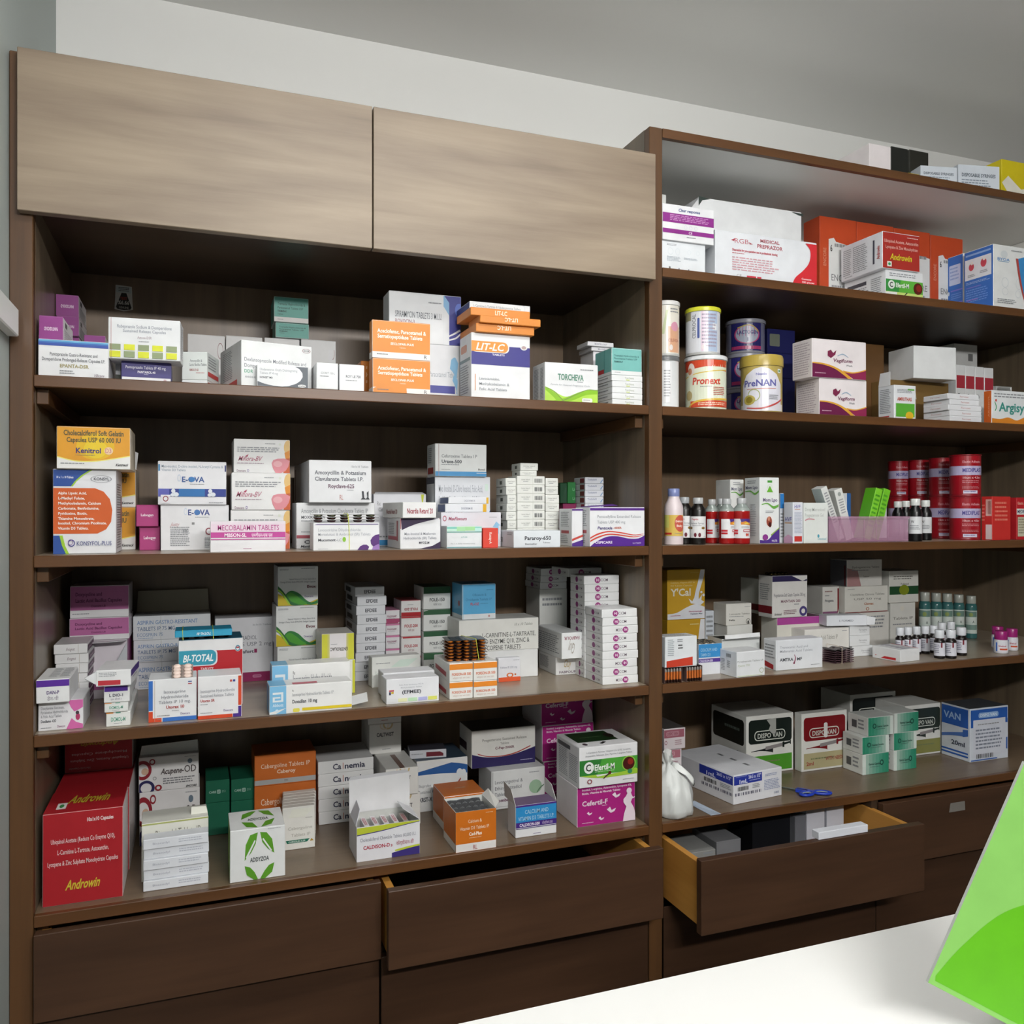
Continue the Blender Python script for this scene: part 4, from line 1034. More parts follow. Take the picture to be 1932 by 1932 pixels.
pn = carton('medicine_carton', 'white carton with purple wave base and red ribbons at the divider end', 's2', 1113, 1216, 957, d=.008, xs=1086, dep=.10, c='#e9eaee', L='#d6d9d8', T='#8a6aa8',
    pf=[r(0, 2, 100, 8, '#572c86'), t('Pentoxifylline Extended Release', 13, 20, 93, 27, '#9a9ea4'), t('Tablets USP 400 mg', 13, 34, 64, 41, '#9a9ea4'), t('Pentoxia', 13, 49, 40, 56, '#4a3a78', 1, 1), t('-400ER', 42, 50, 57, 55, '#c06a5a', 1),
        rib([(0, 76), (14, 66), (34, 60), (58, 64), (80, 70), (98, 68)], [(0, 80), (14, 70), (34, 63), (58, 67), (80, 72), (98, 69)], '#cf4a3c'), rib([(0, 84), (14, 74), (34, 67), (58, 70), (80, 75), (98, 71)], [(0, 88), (14, 78), (34, 70), (58, 73), (80, 77), (98, 72)], '#cf4a3c'),
        rib([(0, 100), (10, 88), (30, 75), (50, 74), (70, 80), (88, 80), (100, 72)], [(0, 100), (10, 100), (30, 100), (50, 100), (70, 100), (88, 100), (100, 100)], '#552a8c'), t('OSPICARE', 9, 86, 40, 92, '#efe8f8', 1), t('10x10 TABLETS', 77, 90, 93, 94, '#cdbfe4')],
    pl=[m(12, 8, 80, 50, 9), r(8, 58, 78, 66, '#a83a40'), m(12, 70, 70, 94, 5)])
flap(pn, 'lid_flap', [(.004, .012, pn.h + .0006), (pn.w * .55, .012, pn.h + .0035), (pn.w * .62, .055, pn.h + .007), (.004, .055, pn.h + .0008)], '#6b3f98')
flap(bk, 'lid_flap', [(0.002, 0, bk.h), (bk.w - .002, 0, bk.h), (bk.w - .006, .012, bk.h + .004), (.006, .012, bk.h + .004)], '#c9cad0')
# strip of tablets and rubber band on the purple-circle carton
for i in range(3):
    strip('silver strip of round tablets, %s of three banded on the purple-circle carton' % ('lowest', 'middle', 'topmost')[i], (mu.P[0] + mu.w / 2, mu.P[1] + .028, mu.z1 + .0048 + .0052 * i), 0, mu.w * 1.0, .046, 5, 2, foil='#8c8d88', pill=('#6a4a50', '#8b5f56', '#b9bb9a')[i], rad=.0068, hgt=.0042, up=0)
xb_ = mu.P[0] + mu.w * .535
band(None, [(xb_, mu.P[1] - .001, mu.z0 + .001), (xb_, mu.P[1] - .0012, mu.z0 + .03), (xb_ - .001, mu.P[1] - .0012, mu.z1), (xb_ - .002, mu.P[1] + .003, mu.z1 + .0168), (xb_ - .002, mu.P[1] + .03, mu.z1 + .0176), (xb_ - .002, mu.P[1] + .0525, mu.z1 + .0165), (xb_, mu.P[1] + mu.dp + .0012, mu.z1), (xb_, mu.P[1] + mu.dp + .0012, mu.z0 + .001)], M_BAND, label='yellow rubber band round the purple-circle carton and its tablet strips')
# ================================================================== left unit, third open shelf
def doxy(label, xl, xr, yt, **k):
    return carton('medicine_carton', label, 's3', xl, xr, yt, c='#bdb4bc', F='#b86a9e', dep=.11,
        pf=[t('Doxycycline and', 9, 20, 54, 31, '#6d2f5c', 1), t('Lactic Acid Bacillus Capsules', 9, 40, 88, 51, '#6d2f5c', 1), t('Doxiwin-LB', 36, 60, 60, 67, '#7b3a66', 1), r(0, 76, 100, 100, '#cfcdd0'), m(4, 86, 34, 92, 1)], **k)
d1 = carton('medicine_carton', 'open pink carton lowest of the stack, grey torn flap hanging out', 's3', 128, 240, 1212, d=.27, dep=.14, c='#b6adb6', R='#b86a9e', pf=[r(0, 62, 100, 84, '#b86a9e')])
flap(d1, 'lid_flap', [(-.008, -.03, d1.h - .002), (d1.w - .004, -.03, d1.h + .001), (d1.w, -.0005, d1.h - .001), (0, -.0005, d1.h - .001)], '#b9bcc0')
flap(d1, 'side_flap', [(d1.w, -.0005, d1.h - .004), (d1.w, -.0005, .03), (d1.w - .034, -.03, .035), (d1.w - .03, -.032, .05)], '#a4a8ae')
d2 = doxy('pink and white carton in the middle of the left back stack', 131, 244, 1168, on=d1, d=.28)
doxy('dusky pink and white carton on top of the left back stack', 132, 243, 1107, on=d2, d=.285)
sk = None
for i in range(7):
    sk = carton('medicine_carton', 'flat white carton with plum end label, %s of seven behind the purple-banded carton' % ('lowest', 'second from bottom', 'third from bottom', 'fourth from bottom', 'fifth from bottom', 'second from top', 'topmost')[i], 's3', 101 + (i % 2) * 2 + (4 if i == 4 else 0), 165 + (i % 3), 0, h=even('s3', 101, 1221, .168, 7), on=sk, d=.165 + .003 * (i % 2), dep=.07, xs=186, c='#d9d9da', T='#c4c4c6',
        pf=[t('Evogest', 36, 34, 62, 64, '#8a7a82', 0, 2), r(72.5, 0, 73.2, 100, '#9c8a70')], pr=[r(4, 18, 96, 82, '#55204a'), t('Evogest', 22, 40, 78, 62, '#cdb4c6', 1)], group='flat white cartons with plum ends')
dl = carton('medicine_carton', 'white carton with pink swirls and woman figure, lowest at the left front corner', 's3', 72, 157, 1325, yb=1369, xs=170, dep=.09, c='#d9dade', R='#c6c6cc',
    pf=[p([(66, 0), (100, 0), (100, 26), (90, 34), (80, 40), (72, 24)], '#d06aa8'), p([(62, 100), (74, 62), (84, 76), (100, 84), (100, 100)], '#d06aa8'), e(88, 58, 5, 12, '#b5406c'), e(87, 44, 4, 6, '#4a4048'), t('Doxylamine Succinate,', 6, 18, 58, 27, '#8d9096'), t('Pyridoxine Hydrochloride', 6, 32, 66, 41, '#8d9096'), t('& Folic Acid Tablets', 6, 46, 52, 55, '#8d9096'), t('Doxifame -OD', 6, 62, 40, 71, '#5a5d64', 1), t('Dewcare', 42, 82, 60, 90, '#8a5a80'), m(6, 88, 30, 93, 1)])
carton('medicine_carton', 'white carton with violet band and black lettering, on the pink-swirl carton', 's3', 68, 131, 1284, on=dl, d=.012, xs=148, dep=.10, c='#e0e2e3', R='#c4c6c8', T='#cfd2d2',
    pf=[r(0, 2, 100, 30, '#5a2f96'), t('DAN-P', 31, 48, 69, 62, '#4f3a70', 1), t('डेन-पी', 33, 74, 67, 88, '#8a8490')], pt=[m(30, 10, 60, 85, 8), m(64, 10, 95, 85, 8)])
p1 = carton('medicine_carton', 'small white carton with green lettering, lowest of the narrow front pile', 's3', 200, 246, 1345, yb=1363, xs=260, dep=.08, c='#e3e5e2', pf=[t('DCMOL-M', 20, 36, 80, 64, '#6fae98', 1), m(32, 76, 68, 84, 1), r(0, 0, 30, 8, '#d98a3a'), r(40, 0, 60, 8, '#58a08a')])
p2 = carton('medicine_carton', 'small white carton with green lettering, second up in the narrow front pile', 's3', 197, 242, 1327, on=p1, d=.02, xs=264, dep=.09, c='#e3e5e2', pf=[t('DCMOL-M', 20, 36, 78, 64, '#6fae98', 1), m(32, 76, 68, 84, 1), r(0, 0, 30, 8, '#d98a3a'), r(46, 0, 66, 8, '#58a08a')])
p3 = carton('medicine_carton', 'small white carton with violet band in the narrow front pile', 's3', 196, 245, 1294, on=p2, d=.018, xs=258, dep=.08, c='#e2e3e4', pf=[r(2, 6, 92, 36, '#512c8c'), t('L DIO-1', 20, 50, 76, 66, '#3c3c50', 1), t('एल डीओ-1', 26, 76, 70, 86, '#9a98a4')])
p4 = carton('medicine_carton', 'white carton with red bar and open end flap, topmost of the narrow front pile', 's3', 181, 247, 1266, on=p3, d=.008, ang=-4, xs=262, dep=.05, c='#dfe0e2', T='#cdced2', pf=[m(8, 14, 60, 42, 3), r(6, 62, 70, 92, '#c03a44')], pr=[r(0, 4, 100, 45, '#4a2c84'), m(20, 55, 80, 70, 1)])
flap(p4, 'end_flap', [(0, .001, .004), (0, .001, p4.h - .001), (-.018, -.004, p4.h * .62), (-.016, .002, p4.h * .45)], '#cfd1d4')
def aspirin(label, xl, yt, **k):
    return carton('medicine_carton', label, 's3', xl, 397, yt, c='#b9bfc4', dep=.10, pf=[t('ASPIRIN GASTRO-RESISTANT', 5, 18, 83, 34, '#5f86b8'), t('TABLETS IP 75 MG', 5, 44, 54, 60, '#62789a'), t('ECOSPRIN 75', 5, 70, 38, 84, '#7f98b8'), m(6, 90, 28, 95, 1, '#8fa8c4'), r(35, 0, 35.4, 100, '#9a9f90')], **k)
a1 = aspirin('grey-white aspirin carton lowest of three with blue lettering', 254, 1252, d=.335)
a2 = aspirin('grey-white aspirin carton in the middle of three with blue lettering', 252, 1210, on=a1, d=.335)
a3 = aspirin('grey-white aspirin carton on top of three, its torn lid raised behind', 251, 1164, on=a2, d=.335)
flap(a3, 'lid_flap', [(.002, .085, a3.h), (a3.w - .002, .085, a3.h), (a3.w - .004, .098, a3.h + .046), (.004, .098, a3.h + .045)], '#b0a996')
carton('medicine_carton', 'large silver-white oestrogen tablet carton with maroon base band', 's3', 406, 515, 1168, d=.345, dep=.08, c='#bdbfc4', pf=[r(0, 85, 100, 100, '#8c2458'), t('Rx', 34, 22, 38, 24.5, '#888'), t('ESTRADIOL', 34, 28, 72, 34, '#7c7f86'), t('TABLETS USP 2 mg', 8, 38, 97, 44, '#7c7f86'), t('Evafort', 38, 50, 66, 55, '#55505c', 1), r(67, 49, 72, 55, '#8c2458'), t('2x1x10 Tablets', 64, 10, 97, 12.5, '#8f9298'), rr(64, 89, 80, 94, 3, '#b06a8c'), m(67, 91, 77, 92.4, 1, '#7a1f4c')])
bt = carton('medicine_carton', 'red, white and teal carton standing behind two white tablet cartons', 's3', 337, 458, 1209, d=.125, dep=.09, c='#d9dade', T='#2e6a82', F='#b5262e',
    pf=[r(0, 0, 100, 17, '#dcdcde'), rr(-.0, 14, 60, 39, 9, '#d6dade'), rr(1, 15.5, 58, 37.5, 9, '#3a9ab2'), r(0, 15.5, 20, 37.5, '#3a9ab2'), t('BI-TOTAL', 6, 22, 53, 32, '#eef4f4', 1, 2), t('TABLETS', 33, 41.5, 53, 45.5, '#e8d4d4', 1, 1), e(92, 15, 4.5, 5, '#d9dcde'), ring(92, 15, 4, 4.4, .35, '#4a8aa0'), r(89.5, 13, 94.5, 15, '#b03a40')])
fl = carton('medicine_carton', 'flat sky-blue carton held by rubber bands on the red and teal carton', 's3', 330, 438, 1191, on=bt, d=.118, dep=.06, c='#3aa6cc', z0=bt.z1 + .006, h=.0125, pf=[t('TOTAL-BI', 38, 36, 63, 72, '#e4f2f6', 1, 1, flip=1)])
strip('dark strip of tablets between the sky-blue carton and red and teal carton', (bt.P[0] + .05, bt.P[1] + .03, bt.z1 + .0048), 0, .09, .045, 5, 2, foil='#3a2c30', pill='#4a2c34', rad=.006, hgt=.0042, up=0)
for fx in (.13, .66):
    x_ = fl.P[0] + fl.w * fx
    band(None, [(x_, fl.P[1] - .0008, fl.z1 + .0005), (x_ + .001, fl.P[1] - .001, fl.z0 - .004), (x_, fl.P[1] + .03, fl.z0 - .0047), (x_, fl.P[1] + .06, fl.z0 - .003), (x_, fl.P[1] + .0608, fl.z1 + .0005), (x_, fl.P[1] + .03, fl.z1 + .0012)], M_BAND, label='yellow rubber band %s the sky-blue flat carton' % ('near the left end of' if fx < .5 else 'right of the middle of'))
BL, RD = '#3a6fbe', '#cf4a2a'
o1 = carton('medicine_carton', 'white carton with blue and orange-red frame corner, small strip on top', 's3', 280, 371, 1284, yb=1357, dep=.07, c='#e3e4e8',
    pf=[r(0, 2, 9, 72, BL), r(0, 74, 9, 100, RD), r(9, 90, 27, 100, RD), r(29, 90, 100, 100, BL), r(12.5, 2, 13.3, 98, '#a89888'), r(82, 7, 90, 9, '#4a5a98'), r(82, 12, 90, 14, '#b84a50'), t('Isoxsuprine', 31, 26, 77, 33, '#8b8e96'), t('Hydrochloride', 26, 38, 83, 45, '#8b8e96'), t('Tablets IP 10 mg.', 21, 50, 88, 57, '#8b8e96'), t('Utorax 10', 36, 62, 74, 69, '#b0504e', 1), m(48, 74, 64, 77, 1), m(18, 92.5, 28, 95, 1), t('Dewcare', 66, 80, 86, 85, '#7a6a98'), m(18, 84, 46, 87, 1, '#666')])
o2 = carton('medicine_carton', 'white carton with orange-red and indigo frame corner beside the strip', 's3', 373, 456, 1278, yb=1353, dep=.07, c='#e4e5e8', R='#a06a78',
    pf=[r(92, 2, 99, 72, RD), r(92, 74, 99, 92, '#4a2f88'), r(80, 91, 99, 100, '#4a2f88'), r(0, 91, 79, 100, RD), r(73, 10, 78, 15, '#c25048'), r(80, 10, 85, 15, '#3c4496'), t('Isoxsuprine Hydrochloride', 6, 30, 84, 37, '#9a9da4'), t('Sustained Release Tablets', 6, 41, 82, 48, '#9a9da4'), t('Utorax SR', 6, 53, 38, 59, '#b0504e', 1), m(6, 64, 26, 67, 1), t('Dewcare', 58, 79, 80, 84, '#7a6a98'), m(6, 84, 34, 87, 1)])
strip('short strip with four cream tablets on the blue and orange cornered carton', (o1.P[0] + o1.w * .70, o1.P[1] + .012, o1.z1 + .010), 0, .036, .026, 2, 4, foil='#a99a94', pill='#e6cfc4', pmat=TIN, rad=.0046, hgt=.003, long=1.5, tilt=(.9, 0))
def evox(label, xl, xr, yt, **k):
    return carton('medicine_carton', label, 's3', xl, xr, yt, dep=.10, c='#c9cccb', L='#8b8e8c',
        pf=[rib([(0, 68), (14, 76), (30, 90), (50, 98), (62, 99), (80, 92), (100, 84)], [(0, 100), (14, 100), (30, 100), (50, 100), (62, 100), (80, 100), (100, 100)], '#c8b22c'), rib([(14, 78), (26, 64), (38, 62), (54, 70), (70, 86), (84, 93), (100, 86)], [(20, 84), (30, 92), (44, 98), (58, 99), (70, 98), (84, 99), (100, 96)], '#2f7a3c'), rib([(22, 72), (32, 66), (46, 74), (60, 86), (72, 94)], [(24, 84), (36, 90), (50, 96), (62, 98), (72, 98)], '#4c9a34'), rib([(0, 48), (10, 58), (22, 74), (36, 92), (50, 98)], [(0, 62), (8, 68), (18, 82), (32, 97), (50, 100)], '#2d6a38'), rib([(0, 56), (10, 64), (20, 78), (30, 94)], [(0, 60), (9, 68), (18, 82), (28, 98)], '#9ac83a'),
            m(5, 5, 30, 10, 2), m(58, 4, 96, 7, 1), t('Natural Vitamin E, Wheat Germ Oil &', 28, 30, 94, 34, '#8a8d92'), t('Omega-3 Fatty Acids EPA:DHA Softgel Capsules', 6, 37, 94, 41, '#8a8d92'), t('Evox', 72, 48, 94, 55, '#6a2f3c', 1), t('Dewcare', 66, 74, 88, 79, '#7a6a98')], **k)
e1 = evox('white and green wave carton lowest of three, mostly hidden', 523, 600, 1221, d=.25)
e2 = evox('white and green wave carton in the middle of three', 521, 599, 1145, on=e1, d=.248)
evox('white and green wave carton on top of three, touching the shelf above', 524, 600, 1070, on=e2, d=.252)
def abb(label, xl, xr, yt, v, **k):
    LB = '#7cb8de'
    lo = [p([(12, 20), (20, 20), (20, 48), (8, 48), (8, 34), (17, 34), (17, 39), (11, 39), (11, 43), (17.5, 43), (17.5, 26), (12, 26)], '#dfeaf2')]
    pf = [r(0, 0, 20, 100, LB), p([(4, 22), (16.5, 22), (16.5, 56), (4, 56), (4, 38), (13, 38), (13, 43), (6.5, 43), (6.5, 50), (14, 50), (14, 29), (4, 29)], '#e2edf4'), t('Abbott', 4, 62, 16.5, 72, '#d4e6f2', 1)]
    if v == 0:
        pf += [t('Rx', 26, 16, 29, 24, '#444'), t('Isoxsuprine Hydrochloride', 26, 26, 76, 46, '#75787e'), t('Tablets I.P.', 26, 58, 47, 78, '#75787e')]
    else:
        pf += [t('Rx', 27, 16, 29, 22, '#555'), t('Isoxsuprine Hydrochloride Tablets I.P.', 27, 28, 78, 39, '#9a9da2'), t('Duvadilan', 27, 52, 44, 64, '#4a4d54', 1), t('10 mg', 46, 52, 57, 64, '#4a4d54', 1), rr(28, 82, 36, 95, 1.5, '#e2d85a'), r(39, 82, 100, 92, '#dcc42c'), e(9, 86, 2, 5, '#cfe2ee')]
    return carton('medicine_carton', label, 's3', xl, xr, yt, c='#e4e4e2', L='#6ea8d0', T='#dcdcda', pf=pf, pt=[r(0, 0, 20, 100, LB)] + ([r(28, 62, 58, 92, '#b84a5e')] if v else []), **k)
abb('long white carton with sky-blue end, behind a similar one with open flap', 513, 661, 1257, 0, d=.085, xs=None, dep=.05)
ab = abb('long white carton with sky-blue end and yellow base line, open flap at its side', 508, 664, 1296, 1, yb=1347, dep=.055)
flap(ab, 'end_flap', [(ab.w, .002, .006), (ab.w + .030, -.002, .012), (ab.w + .036, .040, .020), (ab.w, .053, .010)], '#dfe0e4')
flap(ab, 'side_flap', [(ab.w, .0545, .004), (ab.w, .0545, ab.h - .002), (ab.w + .012, .066, ab.h - .012), (ab.w + .010, .064, .012)], '#c9cad0')
en = carton('medicine_carton', 'white and yellow carton under the upside-down lettered yellow-edged carton', 's3', 607, 670, 1248, d=.15, dep=.08, c='#d6d7cc', pf=[r(92, 0, 100, 100, '#c6c83a')])
carton('medicine_carton', 'yellow-edged grey carton with upside-down lettering beside the tall slim stack', 's3', 607, 668, 1197, on=en, d=.15, dep=.09, c='#b9b6ae', F='#c2bdc0', T='#8f8a84', pf=[r(0, 0, 18, 100, '#c9c83e'), r(82, 0, 100, 100, '#c9c83e'), r(18, 0, 24, 100, '#c6c274'), r(76, 0, 82, 100, '#c6c274'), t('ENTROLAC', 26, 52, 80, 64, '#55524c', 1, flip=1), m(28, 38, 48, 42, 1)])
ef = None
for i, (yy, dx) in enumerate(((1267, 0), (1251, 0), (1234, 1), (1217, 2), (1201, 2), (1184, 3), (1167, 4), (1150, 2), (1131, 4), (1113, 0))):
    ef = carton('medicine_carton', 'slim pale carton with bold black name, %s in the tall stack of ten' % ('lowest', 'second from bottom', 'third from bottom', 'fourth from bottom', 'fifth from bottom', 'sixth from bottom', 'seventh from bottom', 'third from top', 'second from top', 'topmost')[i], 's3', 670 + dx, 725 + dx, yy, on=ef, h=even('s3', 670, 1113, .265, 10), d=.265, xs=650 + dx * .6, dep=.10, c='#c7cad1', L='#9a9da0', T='#7d7f84',
        pf=[t('EFDEE', 30, 32, 70, 68, '#3c3e46', 1)], pl=[r(15, 24, 60, 76, '#4a4d52')], group='tall stack of ten slim cartons')
fp = None
for i, yy in enumerate((1250, 1225, 1200, 1178, 1152)):
    fp = carton('medicine_carton', 'white and rose-pink carton, %s of five between the slim stack and red-banded cartons' % ORD[i], 's3', 728, 754, yy, on=fp, d=.30, dep=.08, c='#c9c5ca', F='#cfccd0', T='#c98aa8', pf=([r(0, 62, 100, 100, '#a8486e')] if i == 4 else [r(0, 0, 100, 12, '#c878a0')]) + [t('FOLSON MT', 10, 38, 78, 52, '#8a4a68', 1), m(14, 60, 76, 66, 1)], group='rose-pink banded cartons')
fr = None
for i, yy in enumerate((1240, 1202, 1164, 1134)):
    top = i == 3
    fr = carton('medicine_carton', ('white and red carton with upside-down lettering on top of four', 'white carton with red lettering and red top band, second of four', 'white carton with red lettering and red top band, third of four', 'white carton with red lettering, lowest of four and half hidden')[3 - i], 's3', 757, 794, yy, on=fr, d=.29, dep=.08, c='#cac9c8', T='#c46068',
        pf=[r(0, 74, 100, 100, '#aa2028'), t('FOLE-200', 16, 46, 84, 62, '#a04048', 1, flip=1), m(32, 24, 62, 30, 1)] if top else [r(0, 0, 100, 8, '#b03038'), t('FOLE-200', 16, 40, 84, 54, '#b03c44', 1), t('फोले 200', 34, 64, 66, 74, '#a0787c')], group='white cartons with red lettering')
fg = None
for i, yy in enumerate((1233, 1192, 1151, 1108)):
    fg = carton('medicine_carton', 'white carton with dark green top band, %s of four' % ('lowest', 'third from top', 'second from top', 'topmost')[i], 's3', 799, 850, yy, on=fg, d=.275, dep=.09, c='#c6c9c6', T='#37563f', L='#8d918e',
        pf=[r(0, 0, 100, 29 if i in (0, 3) else 24, '#2f5a3c'), t('FOLE-150', 22, 50, 78, 64, '#44464a', 1), t('फोले 150', 36, 74, 66, 83, '#8a8c90')], group='white cartons with dark green tops')
c0 = carton('medicine_carton', 'large plain grey-white carton under the carton of large black capitals', 's3', 868, 1015, 1233, d=.185, dep=.13, c='#cfd0d0')
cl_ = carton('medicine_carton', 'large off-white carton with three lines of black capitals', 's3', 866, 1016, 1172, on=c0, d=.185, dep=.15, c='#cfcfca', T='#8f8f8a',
    pf=[t('10 x 10 Tablets', 68, 14, 92, 22, '#8a8a84', 0, 1), t('L-CARNITINE-L-TARTRATE,', 28, 42, 96, 56, '#5f605e'), t('CO ENZYME Q10, ZINC &', 28, 62, 88, 76, '#5f605e'), t('LYCOPENE TABLETS', 28, 82, 77, 96, '#5f605e')])
carton('medicine_carton', 'sky-blue carton with white foot on top of the large off-white carton', 's3', 872, 935, 1103, on=cl_, d=.20, xs=853, dep=.10, c='#c7d2d8', F='#5aa8d4', L='#2f6488', T='#2c5068',
    pf=[r(0, 85, 100, 100, '#c9d0d4'), t('Ofloxacin &', 30, 27, 72, 34, '#4486b0'), t('Ornidazole Tablets I.P.', 10, 40, 90, 47, '#4486b0'), t('FL-OZ', 24, 53, 50, 60, '#c0505c', 1), m(54, 55, 78, 58, 1, '#4a86a8'), m(72, 16, 96, 19, 1, '#3f7ca4'), r(3, 0, 4, 100, '#9ac4dc'), e(80, 92, 3, 3, '#b88a88')], pl=[r(0, 88, 100, 100, '#c2c8cc'), e(70, 56, 10, 8, '#8a2f48')])
carton('medicine_carton', 'pale green-grey carton with slanted green band behind the white bracket-lettered carton', 's3', 702, 793, 1241, yb=1299, xs=695, dep=.03, c='#cfd2cc', L='#c4c6be', ang=3, pf=[p([(58, 12), (94, 12), (74, 36), (38, 36)], '#b4c9bc'), t('L-Carnitine, Coenzyme Q10', 7, 46, 88, 58, '#9fb0a4'), m(20, 68, 70, 74, 1), m(8, 20, 40, 25, 1)])
ef2 = carton('medicine_carton', 'plain white carton just behind the white bracket-lettered carton', 's3', 723, 820, 1271, d=.085, dep=.05, c='#d9dbe0')
carton('medicine_carton', 'white carton with bracketed black name and row of pastel squares', 's3', 729, 828, 1283, yb=1331, xs=833, dep=.05, c='#e4e6ec', T='#d3d5dd',
    pf=[t('Folic Acid, Pyridoxine HCl &', 24, 22, 70, 27, '#a4a8b0'), t('Methylcobalamin Tablets', 27, 33, 67, 38, '#a4a8b0'), t('(EFMEE)', 29, 47, 66, 60, '#4a4c54', 1), r(5, 43, 14, 48, '#b8303c'), r(5, 50, 8, 62, '#302c48'), r(9, 50, 13.5, 57, '#d0b02c')] + [r(3 + 19 * i, 78, 20 + 19 * i, 92, ('#cfd2d6', '#e0e2b4', '#b9dcb8', '#aeb0dc', '#d8dc6a')[i]) for i in range(5)])
FO = '#e2882c'
def forson(label, xl, xr, yt, **k):
    return carton('medicine_carton', label, 's3', xl, xr, yt, dep=.10, c='#dfddd8', L='#d3d2d0', T='#dcdbd8', pf=[r(0, 3, 100, 34, FO), t('FORSON-SR 500', 10, 52, 92, 66, '#d0704a', 1), t('फोर्सन एस आर 500', 14, 76, 86, 84, '#c8b0a4')], **k)
f1 = forson('orange-topped white carton, lower one beside the white bracket-lettered carton', 848, 892, 1288, yb=1323, xs=819, pl=[p([(10, 40), (80, 55), (80, 82), (10, 66)], '#a83038')])
f2 = forson('orange-topped white carton, lower one beside the small orange-swirl carton', 893.5, 938, 1286, d=f1.d)
f3 = forson('orange-topped white carton, upper one under the amber tablet strips, left', 848, 892, 1253, on=f1, xs=819, pl=[p([(10, 40), (80, 55), (80, 82), (10, 66)], '#a83038')])
f4 = forson('orange-topped white carton, upper one under the amber tablet strips, right', 893.5, 938, 1250, on=f2, d=f1.d)
zt_ = max(f3.z1, f4.z1)
for i in range(7):
    strip('amber and dark red tablet strip, %s of seven on the orange-topped cartons' % ORD[i], (f3.P[0] + .043 + .001 * (i % 2), f3.P[1] + .040, zt_ + .0052 + .0062 * i), .03 * (i % 3 - 1) - .06, .082, .055, 5, 3, foil='#5a3530' if i < 6 else '#4c4442', pill='#d47a26', pmat=TIN, rad=.0064, hgt=.0048, up=0, group='amber tablet strips')
x_ = f3.P[0] + .058
band(None, [(x_ + .006, f3.P[1] + .008, zt_ + .003), (x_, f3.P[1] + .0095, zt_ + .045), (x_ - .01, f3.P[1] + .04, zt_ + .0455), (x_ - .012, f3.P[1] + .072, zt_ + .044), (x_ - .006, f3.P[1] + .073, zt_ + .003), (x_, f3.P[1] + .04, zt_ + .0012)], M_BAND, label='yellow rubber band round the amber tablet strips')
carton('medicine_carton', 'small lilac-white carton with orange swirl and orange base', 's3', 940.5, 982, 1243, yb=1291, dep=.02, c='#cfd0d8', pf=[r(0, 80, 100, 100, '#d95a34'), ring(52, 72, 16, 10, .4, '#d06a34'), e(76, 70, 4, 4, '#c86030'), t('Tablets IP 200 mg', 6, 34, 84, 42, '#a0a4b0'), m(66, 8, 96, 12, 1)])
ff = carton('medicine_carton', 'white carton with gold scrawl, lower of two beside the divider stacks', 's3', 1049, 1090, 1240, yb=1279, xs=1017, dep=.09, c='#dadbdb', L='#bfc3c4', pf=[t('FABFOUR', 14, 78, 92, 90, '#7a6a78', 1), t('Gluy', 34, 16, 66, 58, '#b5a070', 0, 6)], pl=[m(8, 14, 60, 80, 10)])
carton('medicine_carton', 'white carton with upside-down lettering, upper of two beside the divider stacks', 's3', 1060, 1098, 1195, on=ff, d=.14, xs=1012, dep=.14, c='#d6d8da', L='#c2c4c8', T='#77787a', pf=[t('FABFOUR', 12, 14, 88, 26, '#9a6a74', 1, flip=1), t('Gluy', 34, 40, 66, 80, '#a09a90', 0, 6, flip=1)], pl=[m(8, 16, 92, 88, 9)])
def hic(label, xl, xr, yt, fl=0, **k):
    pf = [e(38, 50, 8, 38, '#98307a'), t('Hi', 34, 32, 43, 66, '#f0dcea', 1), t('CCM', 46, 34, 68, 66, '#7a6a78')] if not fl else [e(64, 50, 8, 38, '#98307a'), t('Hi', 60, 32, 69, 66, '#f0dcea', 1, flip=1), t('CCM', 36, 34, 56, 66, '#7a6a78', flip=1)]
    return carton('medicine_carton', label, 's3', xl, xr, yt, dep=.10, c='#e0e1e3', L='#c6c8cc', pf=pf, pl=[e(48, 50, 9, 34, '#8a3a78'), t('CCM', 60, 38, 84, 64, '#8a8490')], **k)
bg = carton('medicine_carton', 'large grey-white carton at the back with dark round logo on its face', 's3', 1018, 1070, 1112, d=.32, dep=.09, c='#b9bab6', pf=[e(30, 56, 8, 9, '#4a3548'), t('CCM', 40, 52, 66, 60, '#6a6a6a'), m(10, 12, 86, 26, 2)])
q_ = bg
for i in range(3):
    q_ = hic('flat carton with round logo, %s of three at the back under the shelf' % ORD[i], 1019 + i, 1069 + i * .5, 1099.5 - 13 * i, on=q_, d=.32)
tk = carton('medicine_carton', 'tall plain grey carton behind the round-logo stacks', 's3', 1106, 1135, 1088, d=.217, dep=.08, c='#a9aaa8')
hic('flat carton with round logo on top of the tall plain grey carton', 1072.5, 1135, 1073, on=tk, d=.215)
hb = None
for i in range(12):
    hb = hic('flat white carton with magenta round logo, %s from bottom of the rear stack' % (ORD + ('eleventh', 'twelfth'))[i], 1103 - (i == 11), 1168, 0, h=even('s3', 1101, 1093, .125, 12), on=hb, d=.125, xs=1076, group='rear stack of flat round-logo cartons')
hf = None
for i in range(9):
    hf = hic('flat white carton with magenta round logo, %s from bottom of the front stack' % ORD[i], 1137 - (i == 8) * 1.5, 1204 - (i % 3), 0, h=even('s3', 1137, 1155, .04, 9), fl=i in (0, 2, 6), on=hf, d=.04, xs=1104, group='front stack of flat round-logo cartons')
